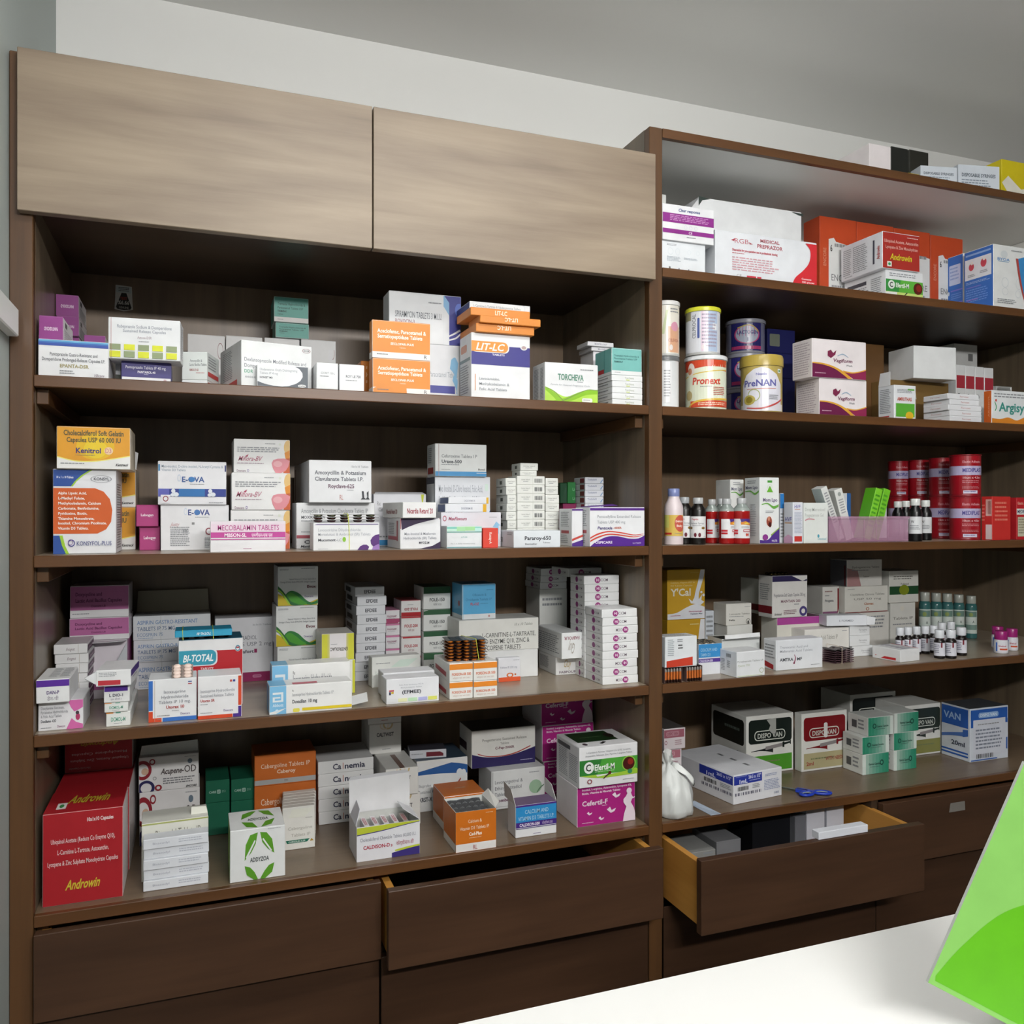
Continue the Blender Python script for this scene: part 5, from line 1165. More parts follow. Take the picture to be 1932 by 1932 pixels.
# ================================================================== left unit, lowest open shelf
def andro(label, xl, xr, yt, flipped=0, **k):
    tx = [t('10x1x10 Capsules', 54, 8, 88, 12, '#f0dcdc', 1), t('Ubiquinol Acetate (Reduce Co Enzyme Q10),', 10, 28, 90, 33, '#ecd2d2'), t('L-Carnitine L-Tartrate, Astaxanthin,', 18, 40, 82, 45, '#ecd2d2'), t('Lycopene & Zinc Sulphate Monohydrate Capsules', 6, 52, 94, 57, '#ecd2d2'), t('Androwin', 28, 74, 70, 84, '#cdb83a', 1, 3)]
    if flipped:
        tx = [t('Androwin', 24, 16, 80, 28, '#cdb83a', 1, 3, flip=1), t('Monohydrate Capsules', 10, 46, 92, 53, '#ecd2d2', flip=1), t('Ubiquinol Acetate, Zinc Sulphate', 8, 64, 94, 71, '#ecd2d2', flip=1), t('10x1x10 Capsules', 6, 86, 38, 91, '#c09a98', 1, flip=1)]
    return carton('medicine_carton', label, 's4', xl, xr, yt, c='#dcd6d6', F='#a8222a', T='#a0242c', R='#c6c4c6', edge='#c9a0a0', pf=tx, **k)
an2 = andro('deep red carton behind the front red carton, carrying the upside-down one', 101, 244, 1500, d=.145, dep=.26)
andro('dark red carton with upside-down lettering on top of the rear red carton', 122, 250, 1394, flipped=1, on=an2, d=.275, dep=.12)
andro('bright red carton with white and yellow lettering at the left front corner', 80, 232, 1538, d=.03, xs=245, dep=.10, pt=[t('Androwin', 26, 24, 78, 60, '#cdb83a', 1, 4), r(14, 56, 26, 84, '#d9d4d0'), e(20, 70, 3, 8, '#3a8a4a')])
def acu(label, xl, xr, yt, **k):
    return carton('medicine_carton', label, 's4', xl, xr, yt, d=.26, dep=.10, c='#c2c0bf',
        pf=[ring(6, 36, 15, 28, .35, '#8f2430'), e(10, 40, 6, 10, '#c9a890'), ring(22, 14, 5, 9, .4, '#8f2430'), ring(12, 88, 14, 22, .35, '#2c2a58'), ring(32, 90, 6, 9, .5, '#8f2430'), ring(26, 62, 3, 5, .3, '#888'), t('Acupene-', 36, 36, 74, 52, '#4a4040', 1, 2), t('OD', 75, 32, 96, 52, '#4a4040'), e(85, 20, 4, 7, '#6a7a88'), m(76, 6, 96, 9, 1), m(40, 64, 96, 84, 3, '#77787c'), t('ENCORE', 78, 90, 96, 96, '#333', 1, 1)], **k)
ac1 = acu('white carton with red and navy rings, lower of two', 263, 377, 1497)
ac2 = acu('white carton with red and navy rings and raised lid, upper of two', 262, 375, 1431, on=ac1)
flap(ac2, 'lid_flap', [(.001, .02, ac2.h), (ac2.w - .001, .02, ac2.h), (ac2.w - .002, .024, ac2.h + .022), (.004, .024, ac2.h + .018)], '#8f928f')
bi = carton('medicine_carton', 'cream-white laxative tablet carton behind the flat white pile, lid edge raised', 's4', 267, 393, 1556, d=.078, xs=402, dep=.07, ang=2, c='#cfcfc4', R='#b9bca8', pf=[t('Bisacodyl Tablets IP', 20, 14, 88, 26, '#77786e'), r(0, 0, 100, 3, '#a9b06a')])
flap(bi, 'lid_flap', [(bi.w * .74, .02, bi.h), (bi.w, .02, bi.h), (bi.w - .003, .024, bi.h + .012), (bi.w * .75, .024, bi.h + .013)], '#c6c6b8')
sk = None
for i in range(5):
    sk = carton('medicine_carton', 'flat white carton, %s from bottom of the pile before the cream-white carton' % ORD[i], 's4', 270 + (i % 2), 393 + (i % 2), 0, h=even('s4', 270, 1588, .036, 5), on=sk, d=.035 + .003 * (i % 2), dep=.03, c='#dadde6', pf=[t('Bisacodyl', 14, 36, 40, 56, '#a4a8b4'), m(54, 26, 92, 70, 2, '#b4b8c4')], T='#cfd2dc', group='flat white pile at the lower shelf')
GR = '#1a6048'
for i, (xa_, xb2, y1, y2) in enumerate(((388, 433, 1475, 1517), (436, 480, 1472, 1513))):
    lo = carton('medicine_carton', 'dark green carton, lower one in the %s green pair' % ('left', 'right')[i], 's4', xa_, xb2, y2, d=.27, dep=.10, c=GR)
    carton('medicine_carton', 'dark green carton with small white name, upper one in the %s green pair' % ('left', 'right')[i], 's4', xa_, xb2, y1, on=lo, d=.27, dep=.10, c=GR, pf=[t('CARE', 14, 46, 44, 56, '#a8c4b8', 1), rr(48, 42, 62, 60, 3, '#a8c4b8'), t('D3', 50, 46, 60, 56, '#17523f', 1), t('D3', 68, 46, 84, 56, '#7aa090')])
def cab(label, yt, **k):
    return carton('medicine_carton', label, 's4', 480, 596, yt, d=.255, dep=.10, c='#c4682a', pf=[r(0, 80, 100, 96, '#a9a9a8'), t('Cabergoline Tablets IP', 10, 28, 90, 42, '#f0d4bc'), t('Caberoy', 36, 50, 66, 62, '#f0d4bc', 1), m(48, 84, 54, 92, 2, '#777')], **k)
cb1 = cab('amber-orange carton with silver stripe, lower of two', 1486)
cab('amber-orange carton with silver stripe, upper of two', 1428, on=cb1)
for i in range(6):
    j = 5 - i
    carton('medicine_carton', 'thin upright off-white carton, %s in the slim row before the amber-orange pair' % ('foremost', 'second from front', 'third from front', 'fourth from front', 'fifth from front', 'rearmost')[j], 's4', 533 + j * .3, 594 + j * .4, 0, d=.135 + .0175 * j, h=.084, dep=.0165, c='#c4c2bb', T='#b0aea8',
        pf=[t('Cabergoline', 16, 46, 92, 53, '#b0aea6'), t('Tablets IP', 26, 62, 86, 69, '#b0aea6'), p([(30, 4), (96, 4), (70, 24), (18, 24)], '#c9c8ba'), p([(10, 77), (84, 77), (76, 84), (14, 84)], '#1f6f58'), t('CABGOLIN 0.25', 18, 79, 70, 82.5, '#d0dcd4', 1), p([(84, 83), (90, 77), (96, 83)], '#a8862c'), r(70, 26, 92, 27, '#a9a8a4')], group='slim row of thin upright cartons')
ad = carton('medicine_carton', 'white carton with large green leaf rings on top and front', 's4', 434, 538, 1569, d=.018, xs=418, dep=.10, c='#d8dadb', L='#7fa84a', T='#dcdee2',
    pf=[p([(26, 60), (28, 30), (36, 12), (50, 8), (46, 30), (38, 46)], '#5c9a2c'), p([(54, 8), (66, 10), (76, 24), (80, 52), (68, 42), (58, 28)], '#5c9a2c'), p([(28, 54), (44, 22), (46, 24), (30, 58)], '#d8dadb'), p([(60, 20), (76, 46), (74, 48), (58, 22)], '#d8dadb'), t('ADDYZOA', 36, 56, 70, 64, '#555a5a', 1), m(68, 3, 96, 5, 1), p([(26, 70), (30, 88), (44, 100), (50, 98), (44, 84), (36, 74)], '#5c9a2c'), p([(80, 70), (76, 88), (62, 100), (54, 98), (62, 84), (70, 74)], '#5c9a2c')],
    pt=[p([(22, 48), (26, 20), (44, 8), (52, 10), (40, 32)], '#5c9a2c'), p([(56, 8), (76, 14), (84, 46), (66, 32)], '#5c9a2c'), p([(22, 62), (30, 90), (50, 98), (42, 70)], '#5c9a2c'), p([(84, 60), (76, 88), (56, 98), (66, 70)], '#5c9a2c'), t('ADDYZOA', 34, 48, 72, 60, '#55605a', 1)])
cn = None
for i in range(5):
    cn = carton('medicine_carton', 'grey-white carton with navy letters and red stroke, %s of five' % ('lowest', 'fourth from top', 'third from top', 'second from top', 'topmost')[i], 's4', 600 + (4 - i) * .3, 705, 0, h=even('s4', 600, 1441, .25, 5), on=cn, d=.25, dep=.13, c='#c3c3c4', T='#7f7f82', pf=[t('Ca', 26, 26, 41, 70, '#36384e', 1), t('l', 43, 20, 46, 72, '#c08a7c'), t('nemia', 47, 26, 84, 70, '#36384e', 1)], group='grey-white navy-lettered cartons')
def calt(label, xl, xr, yt, **k):
    pf = [ring(58, 2, 16, 18, .3, '#c9b48a'), ring(46, 6, 14, 14, .25, '#dccdbc'), t('CALTWIST', 22, 30, 76, 42, '#44444a', 1), m(40, 84, 66, 88, 1)]
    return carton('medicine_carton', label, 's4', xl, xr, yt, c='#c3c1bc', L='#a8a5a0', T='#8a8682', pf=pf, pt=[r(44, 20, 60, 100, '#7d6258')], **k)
ct1 = calt('white carton with gold emblem, lowest, behind the open lid', 730, 793, 1503, d=.185, dep=.24)
ct2 = calt('white carton with gold emblem in the middle of its stack', 728, 789, 1453, on=ct1, d=.18, xs=705, dep=.24)
ct3 = calt('white carton with gold emblem and bold name, set back above the open lid', 697, 757, 1368, on=ct2, d=.30, dep=.10)
carton('medicine_carton', 'flat white carton squeezed under the shelf on the gold emblem stack', 's4', 694, 757, 1350, on=ct3, d=.30, dep=.10, c='#bdbcb8', pf=[m(40, 60, 60, 80, 1, '#b06a6a')])
bs = carton('medicine_carton', 'white carton with broad blue top stripe behind the orange open carton', 's4', 786, 882, 1437, d=.25, dep=.12, c='#c6c8c8', T='#3a4a5a',
    pf=[rib([(0, 3), (40, 2), (70, 8), (100, 16)], [(0, 28), (40, 28), (70, 30), (100, 32)], '#2a5a98'), rib([(0, 0), (40, 0), (70, 3), (100, 8)], [(0, 4), (40, 3), (70, 9), (100, 14)], '#d4d6d0'), e(84, 30, 6, 8, '#c9d0d4'), e(92, 31, 5, 7, '#c9d0d4'), t('Ibuprofen', 4, 46, 28, 52, '#8a8c90'), t('Sustained Release Tablets', 4, 58, 68, 64, '#8a8c90'), t('-XRST-X', 2, 72, 30, 80, '#4a4c54', 1), p([(70, 62), (86, 40), (87, 43), (74, 62)], '#a04a40')])
carton('medicine_carton', 'flat dark carton with maroon label lying on the blue-striped carton', 's4', 773, 842, 1417, on=bs, d=.27, dep=.05, ang=-8, c='#8b8d94', T='#3f3f48', pf=[r(45, 25, 92, 80, '#6a2430'), m(5, 40, 40, 60, 1)])
cd2 = carton('medicine_carton', 'closed orange and white carton behind the open orange carton', 's4', 838, 916, 1504, d=.125, xs=817, dep=.09, c='#d3cfc9', F='#cc6f1e', L='#cc6f1e', T='#cc6f1e', pl=[r(0, 76, 100, 100, '#cfcac2')], pt=[m(40, 45, 70, 60, 1, '#c99a70')])
cp = carton('medicine_carton', 'open orange and white carton full of silver tablet strips', 's4', 860, 936, 1534, d=.006, xs=837, dep=.10, c='#dcd6cd', F='#cc6f1e', L='#b9621c', open_top=1,
    pf=[r(0, 80, 100, 100, '#dcd9d4'), t('Calcium &', 30, 21, 64, 29, '#f3dcc2'), t('Vitamin D3 Tablets IP', 10, 38, 82, 46, '#f3dcc2'), t('Cad-Plus', 32, 53, 64, 61, '#fdf0de', 1), m(33, 66, 63, 69, 1, '#f0c79a'), t('RL', 42, 85, 53, 96, '#b05a5a'), m(74, 7, 96, 10, 1, '#f0d0a8')], pl=[r(0, 80, 100, 100, '#d6d2cb')])
for i in range(3):
    strip('silver tablet strip, %s in the open orange carton' % ('front', 'middle', 'rear')[i], (cp.P[0] + cp.w / 2, cp.P[1] + .022 + .026 * i, cp.z1 - .013), 0, cp.w * .84, .030, 5, 1, foil='#8d9094', pill='#c9ccd0', rad=.0062, hgt=.0045, tilt=(.55, 0))
flap(cp, 'side_flap', [(cp.w, .006, cp.h - .0005), (cp.w, .09, cp.h - .0005), (cp.w + .012, .085, cp.h + .012), (cp.w + .013, .02, cp.h + .006)], '#cfcdc8')
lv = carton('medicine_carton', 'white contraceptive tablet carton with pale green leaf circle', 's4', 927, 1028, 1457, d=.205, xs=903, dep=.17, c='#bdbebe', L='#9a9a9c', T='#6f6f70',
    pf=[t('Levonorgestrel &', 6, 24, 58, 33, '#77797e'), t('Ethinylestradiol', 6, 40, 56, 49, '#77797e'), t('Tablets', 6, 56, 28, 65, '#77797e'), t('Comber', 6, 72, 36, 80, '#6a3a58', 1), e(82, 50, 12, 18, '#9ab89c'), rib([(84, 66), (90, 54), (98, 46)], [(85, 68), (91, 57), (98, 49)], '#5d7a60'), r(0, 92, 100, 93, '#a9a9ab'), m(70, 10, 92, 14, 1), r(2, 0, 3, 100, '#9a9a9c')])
carton('medicine_carton', 'white carton with navy base and red swoosh, on the green leaf carton', 's4', 890, 1010, 1380, on=lv, d=.24, xs=867, dep=.14, c='#bdbcb6', L='#7d7b74', T='#55544f',  # dark top of a white carton: shade kept in its colour
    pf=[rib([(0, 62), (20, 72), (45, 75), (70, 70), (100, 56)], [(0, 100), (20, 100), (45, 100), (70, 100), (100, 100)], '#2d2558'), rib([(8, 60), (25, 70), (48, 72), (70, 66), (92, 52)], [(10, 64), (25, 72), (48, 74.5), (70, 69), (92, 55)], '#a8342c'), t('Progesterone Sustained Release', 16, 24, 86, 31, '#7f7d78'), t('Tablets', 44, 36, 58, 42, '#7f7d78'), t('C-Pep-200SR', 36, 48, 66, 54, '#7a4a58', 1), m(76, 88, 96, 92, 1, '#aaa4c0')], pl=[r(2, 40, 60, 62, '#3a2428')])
c5 = carton('medicine_carton', 'blue, violet and white calcium carton with upright open flaps', 's4', 973, 1050, 1521, yb=1580, xs=958, dep=.07, c='#cfd0d4', L='#b4b4b4', T='#6d5a78',
    pf=[r(0, 4, 100, 54, '#2f8cc8'), r(0, 0, 100, 6, '#4a2f80'), t('CALCIUM AND', 22, 16, 80, 28, '#b4d6ec'), t('VITAMIN D3 TABLETS I.P.', 6, 36, 94, 48, '#b4d6ec'), r(0, 53, 100, 69, '#43297c'), t('CALDISON-500', 9, 57, 58, 66, '#efe6f4', 1), t('कॅल्डीसन-500', 64, 58, 90, 66, '#c4b0d4'), r(0, 71, 100, 73, '#43297c'), m(42, 90, 62, 94, 1, '#6a5a90')])
flap(c5, 'side_flap', [(0, .002, c5.h), (0, .066, c5.h), (-.004, .062, c5.h + .034), (-.004, .018, c5.h + .030)], '#b5b4b2')
flap(c5, 'side_flap', [(c5.w, .002, c5.h), (c5.w, .066, c5.h), (c5.w + .001, .064, c5.h + .030), (c5.w + .001, .03, c5.h + .026)], '#c4c3c0')
def cfF(label, xl, xr, yt, **k):
    MG = k.pop('col', '#a8247c')
    wm = '#e6d2e0' if MG == '#a8247c' else '#8f8088'
    bf = []
    for cu_, cv_, s_ in ((66, 30, 6.5), (20, 68, 4), (40, 84, 4.4), (57, 66, 7), (95, 40, 3.5)):
        bf += [p([(cu_, cv_ + s_), (cu_ - s_, cv_ - s_ * .4), (cu_ - s_ * .2, cv_ - s_ * 1.3), (cu_ + s_ * .2, cv_)], wm), p([(cu_, cv_ + s_), (cu_ + s_ * .2, cv_), (cu_ + s_ * 1.3, cv_ - s_ * .6), (cu_ + s_ * .9, cv_ + s_ * .5)], wm)]
    wo = [e(89, 22, 4.6, 7.5, wm), p([(86, 28), (92, 27), (95, 40), (92, 52), (97, 66), (100, 82), (100, 99), (78, 99), (80, 80), (84, 62), (79, 50), (79, 42), (83, 36)], wm)]
    return carton('medicine_carton', label, 's4', xl, xr, yt, c='#cfc8cd' if wm == '#e6d2e0' else '#9a9698', F=MG, L='#c4c2c4' if wm == '#e6d2e0' else '#8d8d8e',
        pf=[t('Inositol, L-arginine, Astaxanthin, Lycopene 6%,', 8, 5, 94, 10, wm, 1), t('Biotin, Vitamins & Minerals Tablets', 8, 14, 74, 19, wm, 1), t('Cefertil-F', 8, 36, 52, 48, wm, 1), m(42, 51, 52, 54, 1, wm), m(8, 90, 30, 93, 1, wm)] + bf + wo, **k)
q1 = cfF('magenta carton lowest in the back corner stack', 1026, 1121, 1438, d=.255, xs=990, dep=.10, col='#a8247c')
q2 = cfF('magenta carton in the middle of the back corner stack', 1023, 1120, 1371, on=q1, d=.255, xs=986, dep=.10, col='#a8247c')
cfF('magenta carton on top of the back corner stack, cut by the shelf above', 1021, 1118, 1305, on=q2, d=.255, xs=985, dep=.10, col='#a8247c')
cf = cfF('magenta carton with white pregnant figure and butterflies by the divider', 1089, 1198, 1487, yb=1563, xs=1050, dep=.10)
carton('medicine_carton', 'white and green carton with dark red sphere, on the magenta butterfly carton', 's4', 1093, 1203, 1412, on=cf, d=cf.d - .008, xs=1050, dep=.10, c='#d6d6d8', L='#c6c4c6', T='#c9cac8',
    pf=[t('L-Carnitine L-Tartrate, Ubiquinol (Co-Q10), Lycopene,', 12, 12, 88, 16, '#777a80'), t('Astaxanthin, Selenium, Zinc, Piperine, L-arginine Tablets', 10, 20, 90, 24, '#777a80'), r(0, 32, 100, 70, '#4da03a'), p([(0, 32), (38, 32), (30, 70), (0, 70)], '#2f7a34'), p([(0, 70), (28, 70), (30, 75), (100, 66), (100, 78), (40, 80), (20, 76)], '#a0c83e'), e(16, 51, 8.4, 14.5, '#dfe6df'), t('C', 10.5, 42.5, 19.5, 59, '#1d2f26', 1), t('Efertil-M', 25, 45, 60, 59, '#eef4ec', 1), m(26, 62, 60, 65, 1, '#bfdcb4'), ring(84, 50, 12, 19, .12, '#9ac44a'), e(84, 50, 10, 16, '#4a1a16'), e(87, 46, 5, 8, '#8c2a1e'), e(86, 70, 4, 6, '#3a8a5a'), e(95, 68, 4, 5, '#9ac83a'), ring(17, 85, 4, 6, .35, '#8a3440'), rib([(40, 80), (44, 74), (50, 68)], [(41, 82), (45, 77), (51, 71)], '#4a2f2c'), e(51, 68, 2.6, 4, '#5c201c'), m(74, 88, 96, 91, 1)],
    pt=[r(10, 8, 80, 70, '#1d3a1c'), e(75, 40, 8, 14, '#201412'), m(24, 40, 60, 50, 1, '#44603c'), e(16, 84, 4, 7, '#4a3a44'), p([(40, 86), (50, 76), (54, 80), (44, 90)], '#222')], pl=[m(12, 18, 50, 92, 16), m(58, 26, 94, 92, 14), r(8, 8, 62, 18, '#3a3c40')])
# open carton with small cartons standing inside
cz = carton('medicine_carton', 'open white carton with yellow-green band, lid up, small cartons inside', 's4', 673, 792, 1562, d=.03, dep=.085, c='#d6d6dc', L='#c2c2c4', open_top=1,
    pf=[rib([(0, 2), (40, 1), (70, 0), (100, 0)], [(0, 22), (40, 16), (70, 9), (100, 3)], '#b9c43a'), rib([(0, 22), (40, 16), (70, 9), (100, 3)], [(0, 24.5), (40, 18.5), (70, 11), (100, 4.5)], '#3a2f78'), t('Cholecalciferol Chewable Tablets 60,000 I.U.', 5, 33, 94, 43, '#8a8c96'), t('CALDISON-D', 10, 56, 52, 66, '#b02f44', 1), t('3', 53, 60, 56, 67, '#b02f44', 1), t('कॅल्डीसन-डी', 62, 55, 90, 65, '#b06a74'), rib([(60, 78), (80, 73), (100, 70)], [(60, 82), (80, 82), (100, 82)], '#b9c43a'), rib([(55, 86), (80, 79), (100, 75)], [(55, 100), (80, 100), (100, 100)], '#3a2f78')])
flap(cz, 'lid', [(.0, cz.dp - .001, cz.h), (cz.w, cz.dp - .001, cz.h), (cz.w, cz.dp + .002, cz.h + .068), (.0, cz.dp + .002, cz.h + .064)], '#d3d3d6')
flap(cz, 'tuck_flap', [(.0, cz.dp + .002, cz.h + .064), (cz.w, cz.dp + .002, cz.h + .068), (cz.w - .004, cz.dp + .012, cz.h + .071), (.004, cz.dp + .012, cz.h + .068)], '#dcdce2')
flap(cz, 'side_flap', [(0, .01, cz.h), (0, cz.dp - .01, cz.h), (.012, cz.dp - .014, cz.h + .03), (.010, .024, cz.h + .026)], '#c4c6d0')
flap(cz, 'side_flap', [(cz.w, .004, cz.h), (cz.w, cz.dp - .01, cz.h), (cz.w - .03, cz.dp - .016, cz.h + .018), (cz.w - .026, .03, cz.h + .014)], '#cfd0d6')
for i in range(5):
    x_ = cz.P[0] + .022 + .0195 * i
    mbx = MB()
    hh_ = cz.h - .004
    vs, fs, tg = bevel_box(-.005, -.026, .0016, .005, .026, hh_, .0006)
    mbx.add(vs, fs, lin('#dcdadc' if i < 4 else '#a8a39c'))
    o = mbx.build('medicine_carton', CARD, None, loc=(x_, cz.P[1] + .036, cz.z0 + .0004))
    o.rotation_euler = (0, 0, 0)
    tag(o, 'thin white carton standing inside the open lidded carton, %s from the left' % ('first', 'second', 'third', 'fourth', 'fifth')[i], 'carton', 'thin cartons inside the open carton')
    pm = MB()
    draw(pm, [t('CALDISON', 20, 14, 80, 84, '#b04a58', 1, rot=1)], lambda u, v, f: (-.005 + .010 * u, .026 - .052 * v, hh_ + f), .2)
    pm.build('top_print', CARD, o)
# ================================================================== right unit, white-lined top bay
def ct(label, sh, xl, xr, yt, name='medicine_carton', **k):
    return carton(name, label, sh, xl, xr, yt, **k)
ct('plain grey carton peeping up behind the purple-striped carton', 's0', 1244, 1257, 366, d=.16, dep=.1, c='#c4c6c4')
a = ct('worn white test-kit carton with small diagrams under the purple-striped carton', 's0', 1248, 1331, 453, d=.012, dep=.12, c='#dfe4ea', L='#ccc', pf=[m(12, 8, 34, 16, 2), ring(20, 34, 6, 12, .1, '#aab2ba'), ring(36, 34, 5, 12, .1, '#aab2ba'), ring(62, 32, 4, 8, .1, '#aab2ba'), ring(82, 32, 4, 8, .1, '#aab2ba'), m(12, 52, 44, 70, 4, '#a8b0ba'), m(50, 52, 84, 60, 2, '#a8b0ba'), r(16, 88, 20, 97, '#777'), r(38, 90, 40, 98, '#667'), r(60, 91, 62, 98, '#667')])
ct('white test-kit carton with two purple stripes beside the divider', 's0', 1250, 1347, 383, on=a, d=.006, dep=.13, c='#e9eaee', pf=[t('Clear response', 30, 9, 72, 17, '#4a558c', 1, 1), r(0, 24, 100, 50, '#8c2f88'), m(14, 28, 94, 46, 4, '#c890c4'), r(0, 68, 100, 80, '#8c2f88'), t('CE', 50, 71, 57, 78, '#e6cfe6', 1), ring(44, 60, 3, 6, .2, '#b4b8c0'), ring(54, 60, 3, 6, .2, '#b4b8c0'), ring(64, 60, 3, 6, .2, '#b4b8c0'), m(46, 86, 64, 91, 1)])
wb = ct('large blank white carton with folded lid, tallest on the top bay', 's0', 1318, 1512, 372, name='white_box', d=.13, dep=.18, c='#e4e7ea', L='#d9dbe0')
flap(wb, 'lid_flap', [(-.03, .03, wb.h - .05), (.002, -.0012, wb.h), (.002, -.0012, wb.h - .07), (-.03, .03, wb.h - .075)], '#dfe0e4')
flap(wb, 'dark_corner', [(wb.w - .03, -.0015, wb.h - .002), (wb.w + .004, -.0015, wb.h - .003), (wb.w + .004, -.0015, wb.h - .009), (wb.w - .008, -.0015, wb.h - .008)], '#3a4440')  # dark patch over the carton's top right corner
flap(wb, 'dark_corner', [(.0, -.0015, wb.h + .003), (.03, -.0015, wb.h - .001), (.01, -.0015, wb.h - .006), (.0, -.0015, wb.h - .02)], '#3a4440')  # dark patch over the carton's top left corner
ct('wide white prep-razor carton with red wave corner and pink lettering', 's0', 1349, 1541, 433, d=.012, dep=.10, c='#dfe3ea', L='#cfd4da',
   pf=[t('RGB', 18, 13, 32, 23, '#c07a84'), p([(15, 18), (19, 13), (18, 20)], '#b04a58'), p([(32, 18), (36, 22), (33, 23)], '#b04a58'), t('MEDICAL', 43, 8, 62, 15, '#b0606a', 1), t('PREPRAZOR', 40, 20, 65, 28, '#b0606a', 1), t('Disposable for pre-operative use in professional shaving', 16, 36, 60, 41, '#c04a58', 1), m(16, 45, 30, 48, 1, '#c05a64'), m(16, 54, 62, 86, 6, '#d0a0a8'), r(30, 93, 39, 99, '#c8384a'), r(40, 93, 44, 99, '#c8384a'), t('CE', 20, 92, 25, 98, '#aaa'),
       rib([(88, 4), (93, 20), (92, 46), (86, 66), (78, 84), (75, 99)], [(100, 4), (100, 20), (100, 46), (100, 66), (100, 84), (100, 99)], '#cf3038'), t('Contents', 84, 84, 94, 88, '#f6dcdc', 1), t('100 pieces', 84, 91, 97, 95, '#f6dcdc', 1)])
rx = (1546, 1616, 1686, 1755, 1817)
ry = (407, 418, 430, 443)
for i in range(4):
    ct('tall orange-red carton with grey front panel, %s of four at the back' % ('leftmost', 'second', 'third', 'rightmost')[i], 's0', rx[i] + .6, rx[i + 1] - .4, ry[i], name='device_carton', d=.17, dep=.18, xs=1516 if i == 0 else None, c='#c14a26', L='#a8381e', T='#8a3018',
       pf=[p([(24, 24), (38, 22), (44, 26), (99, 30), (99, 99), (24, 99)], '#b9bab8'), t('6', 28, 30, 34, 37, '#444', 1), m(40, 28, 94, 36, 1, '#8a8c8c'), t('ENCORE', 30, 62, 92, 69, '#77797a'), m(32, 74, 90, 92, 4), t('ENCORE', 9, 34, 17, 54, '#d9947a', rot=-1)])
a = ct('white and green carton with dark red sphere under the red one, top bay', 's0', 1671, 1741, 508, d=.022, xs=1593, dep=.12, c='#dcdfe4', L='#d6dae2',
   pf=[m(10, 10, 92, 26, 2, '#8b8e94'), r(0, 34, 100, 80, '#5fb040'), p([(0, 34), (40, 34), (34, 80), (0, 80)], '#3a9044'), r(0, 80, 100, 100, '#c4d87a'), p([(0, 82), (30, 80), (30, 100), (0, 100)], '#e0e4e0'), e(15, 54, 9, 16, '#dfe8df'), t('C', 9.5, 45, 19, 63, '#1d2f26', 1), t('Efertil-M', 26, 46, 62, 62, '#eef6ea', 1), e(86, 60, 12, 22, '#5a2018'), e(88, 58, 7, 13, '#8a2a20'), rib([(46, 96), (52, 84), (56, 78)], [(47, 98), (54, 86), (58, 80)], '#333')], pl=[r(8, 20, 55, 34, '#4a4c54'), m(8, 42, 60, 95, 8), m(66, 20, 92, 95, 10)])
ct('red and white carton with yellow name standing corner-on, top bay', 's0', 1665, 1735, 436, on=a, d=.016, xs=1587, dep=.12, c='#e0e3ea', F='#a8322a', L='#dfe3ea',
   pf=[m(66, 8, 98, 13, 1, '#e0b4ae'), t('Ubiquinol Acetate, Astaxanthin', 4, 20, 96, 28, '#d8a098', 1), t('Lycopene & Zinc Monohydrate', 8, 36, 94, 44, '#d8a098', 1), t('Androwin', 20, 58, 78, 74, '#d0c030', 1, 2), r(12, 80, 24, 94, '#d9d4d0'), e(18, 87, 3.5, 4, '#2f9a5a')], pl=[m(6, 14, 26, 90, 14), m(30, 14, 66, 90, 14), r(78, 16, 82, 82, '#4a4c58'), t('Androwin', 87, 36, 94, 72, '#b04a4a', 1, rot=-1), m(10, 92, 30, 96, 1)])
BU = '#3a6ec0'
ct('blue-sided breast-pump carton set back beside the orange-red cartons', 's0', 1817, 1872, 478, name='pump_carton', d=.12, xs=1768, dep=.12, c='#dfe2e4', L=BU,
   pl=[rr(10, 14, 84, 46, 5, '#c3cdea'), m(16, 18, 76, 40, 4, '#8fa2d4'), r(20, 54, 96, 56, '#7d7ad0'), m(24, 60, 94, 70, 3, '#6f98dc'), r(20, 74, 96, 76, '#7d7ad0'), m(24, 79, 94, 88, 3, '#6f98dc'), e(8, 58, 5, 3.4, '#d4dcf0'), e(8, 76, 5, 3.4, '#d4dcf0')])
ct('blue and white breast-pump carton with bottle drawings at the end of the bay', 's0', 1874, 1946, 460, name='pump_carton', d=.018, xs=1819, dep=.11, c='#dfe2e2', L=BU, T='#c9ccd0',
   pf=[e(28, 14, 9, 6, '#b4bcc0'), t('BYOA', 10, 20, 42, 24, '#5a90c4', 1), r(12, 25, 40, 26, '#88a8c8'), ring(30, 58, 9, 8, .12, '#a9b0b4'), ring(66, 58, 8, 9, .12, '#a9b0b4'), ring(30, 72, 8, 6, .12, '#a9b0b4'), ring(64, 74, 7, 6, .12, '#a9b0b4'), m(10, 84, 60, 92, 3), rib([(58, 18), (66, 50), (78, 80), (92, 99)], [(64, 18), (71, 50), (82, 80), (97, 99)], '#b04a44'), rib([(64, 18), (71, 50), (82, 80), (97, 99)], [(100, 10), (100, 50), (100, 80), (100, 99)], '#3f8cc8'), m(46, 6, 74, 9, 1)],
   pl=[r(6, 5, 92, 8, '#8fb0e0'), r(4, 13, 94, 46, '#dfe2ea'), e(26, 26, 9, 6, '#c84a58'), e(68, 24, 10, 7, '#c84a58'), e(28, 20, 5, 3, '#f0e4e0'), e(70, 18, 5, 3, '#f0e4e0'), m(14, 38, 40, 43, 2), m(56, 36, 84, 41, 2), m(8, 50, 92, 54, 2, '#a8c0e4'), r(8, 58, 60, 59.4, '#7d7ad0'), m(8, 62, 92, 84, 6, '#6f98dc'), r(10, 78, 50, 79.4, '#9a7ad0'), rr(46, 92, 74, 99, 3, '#e4e6e8')])
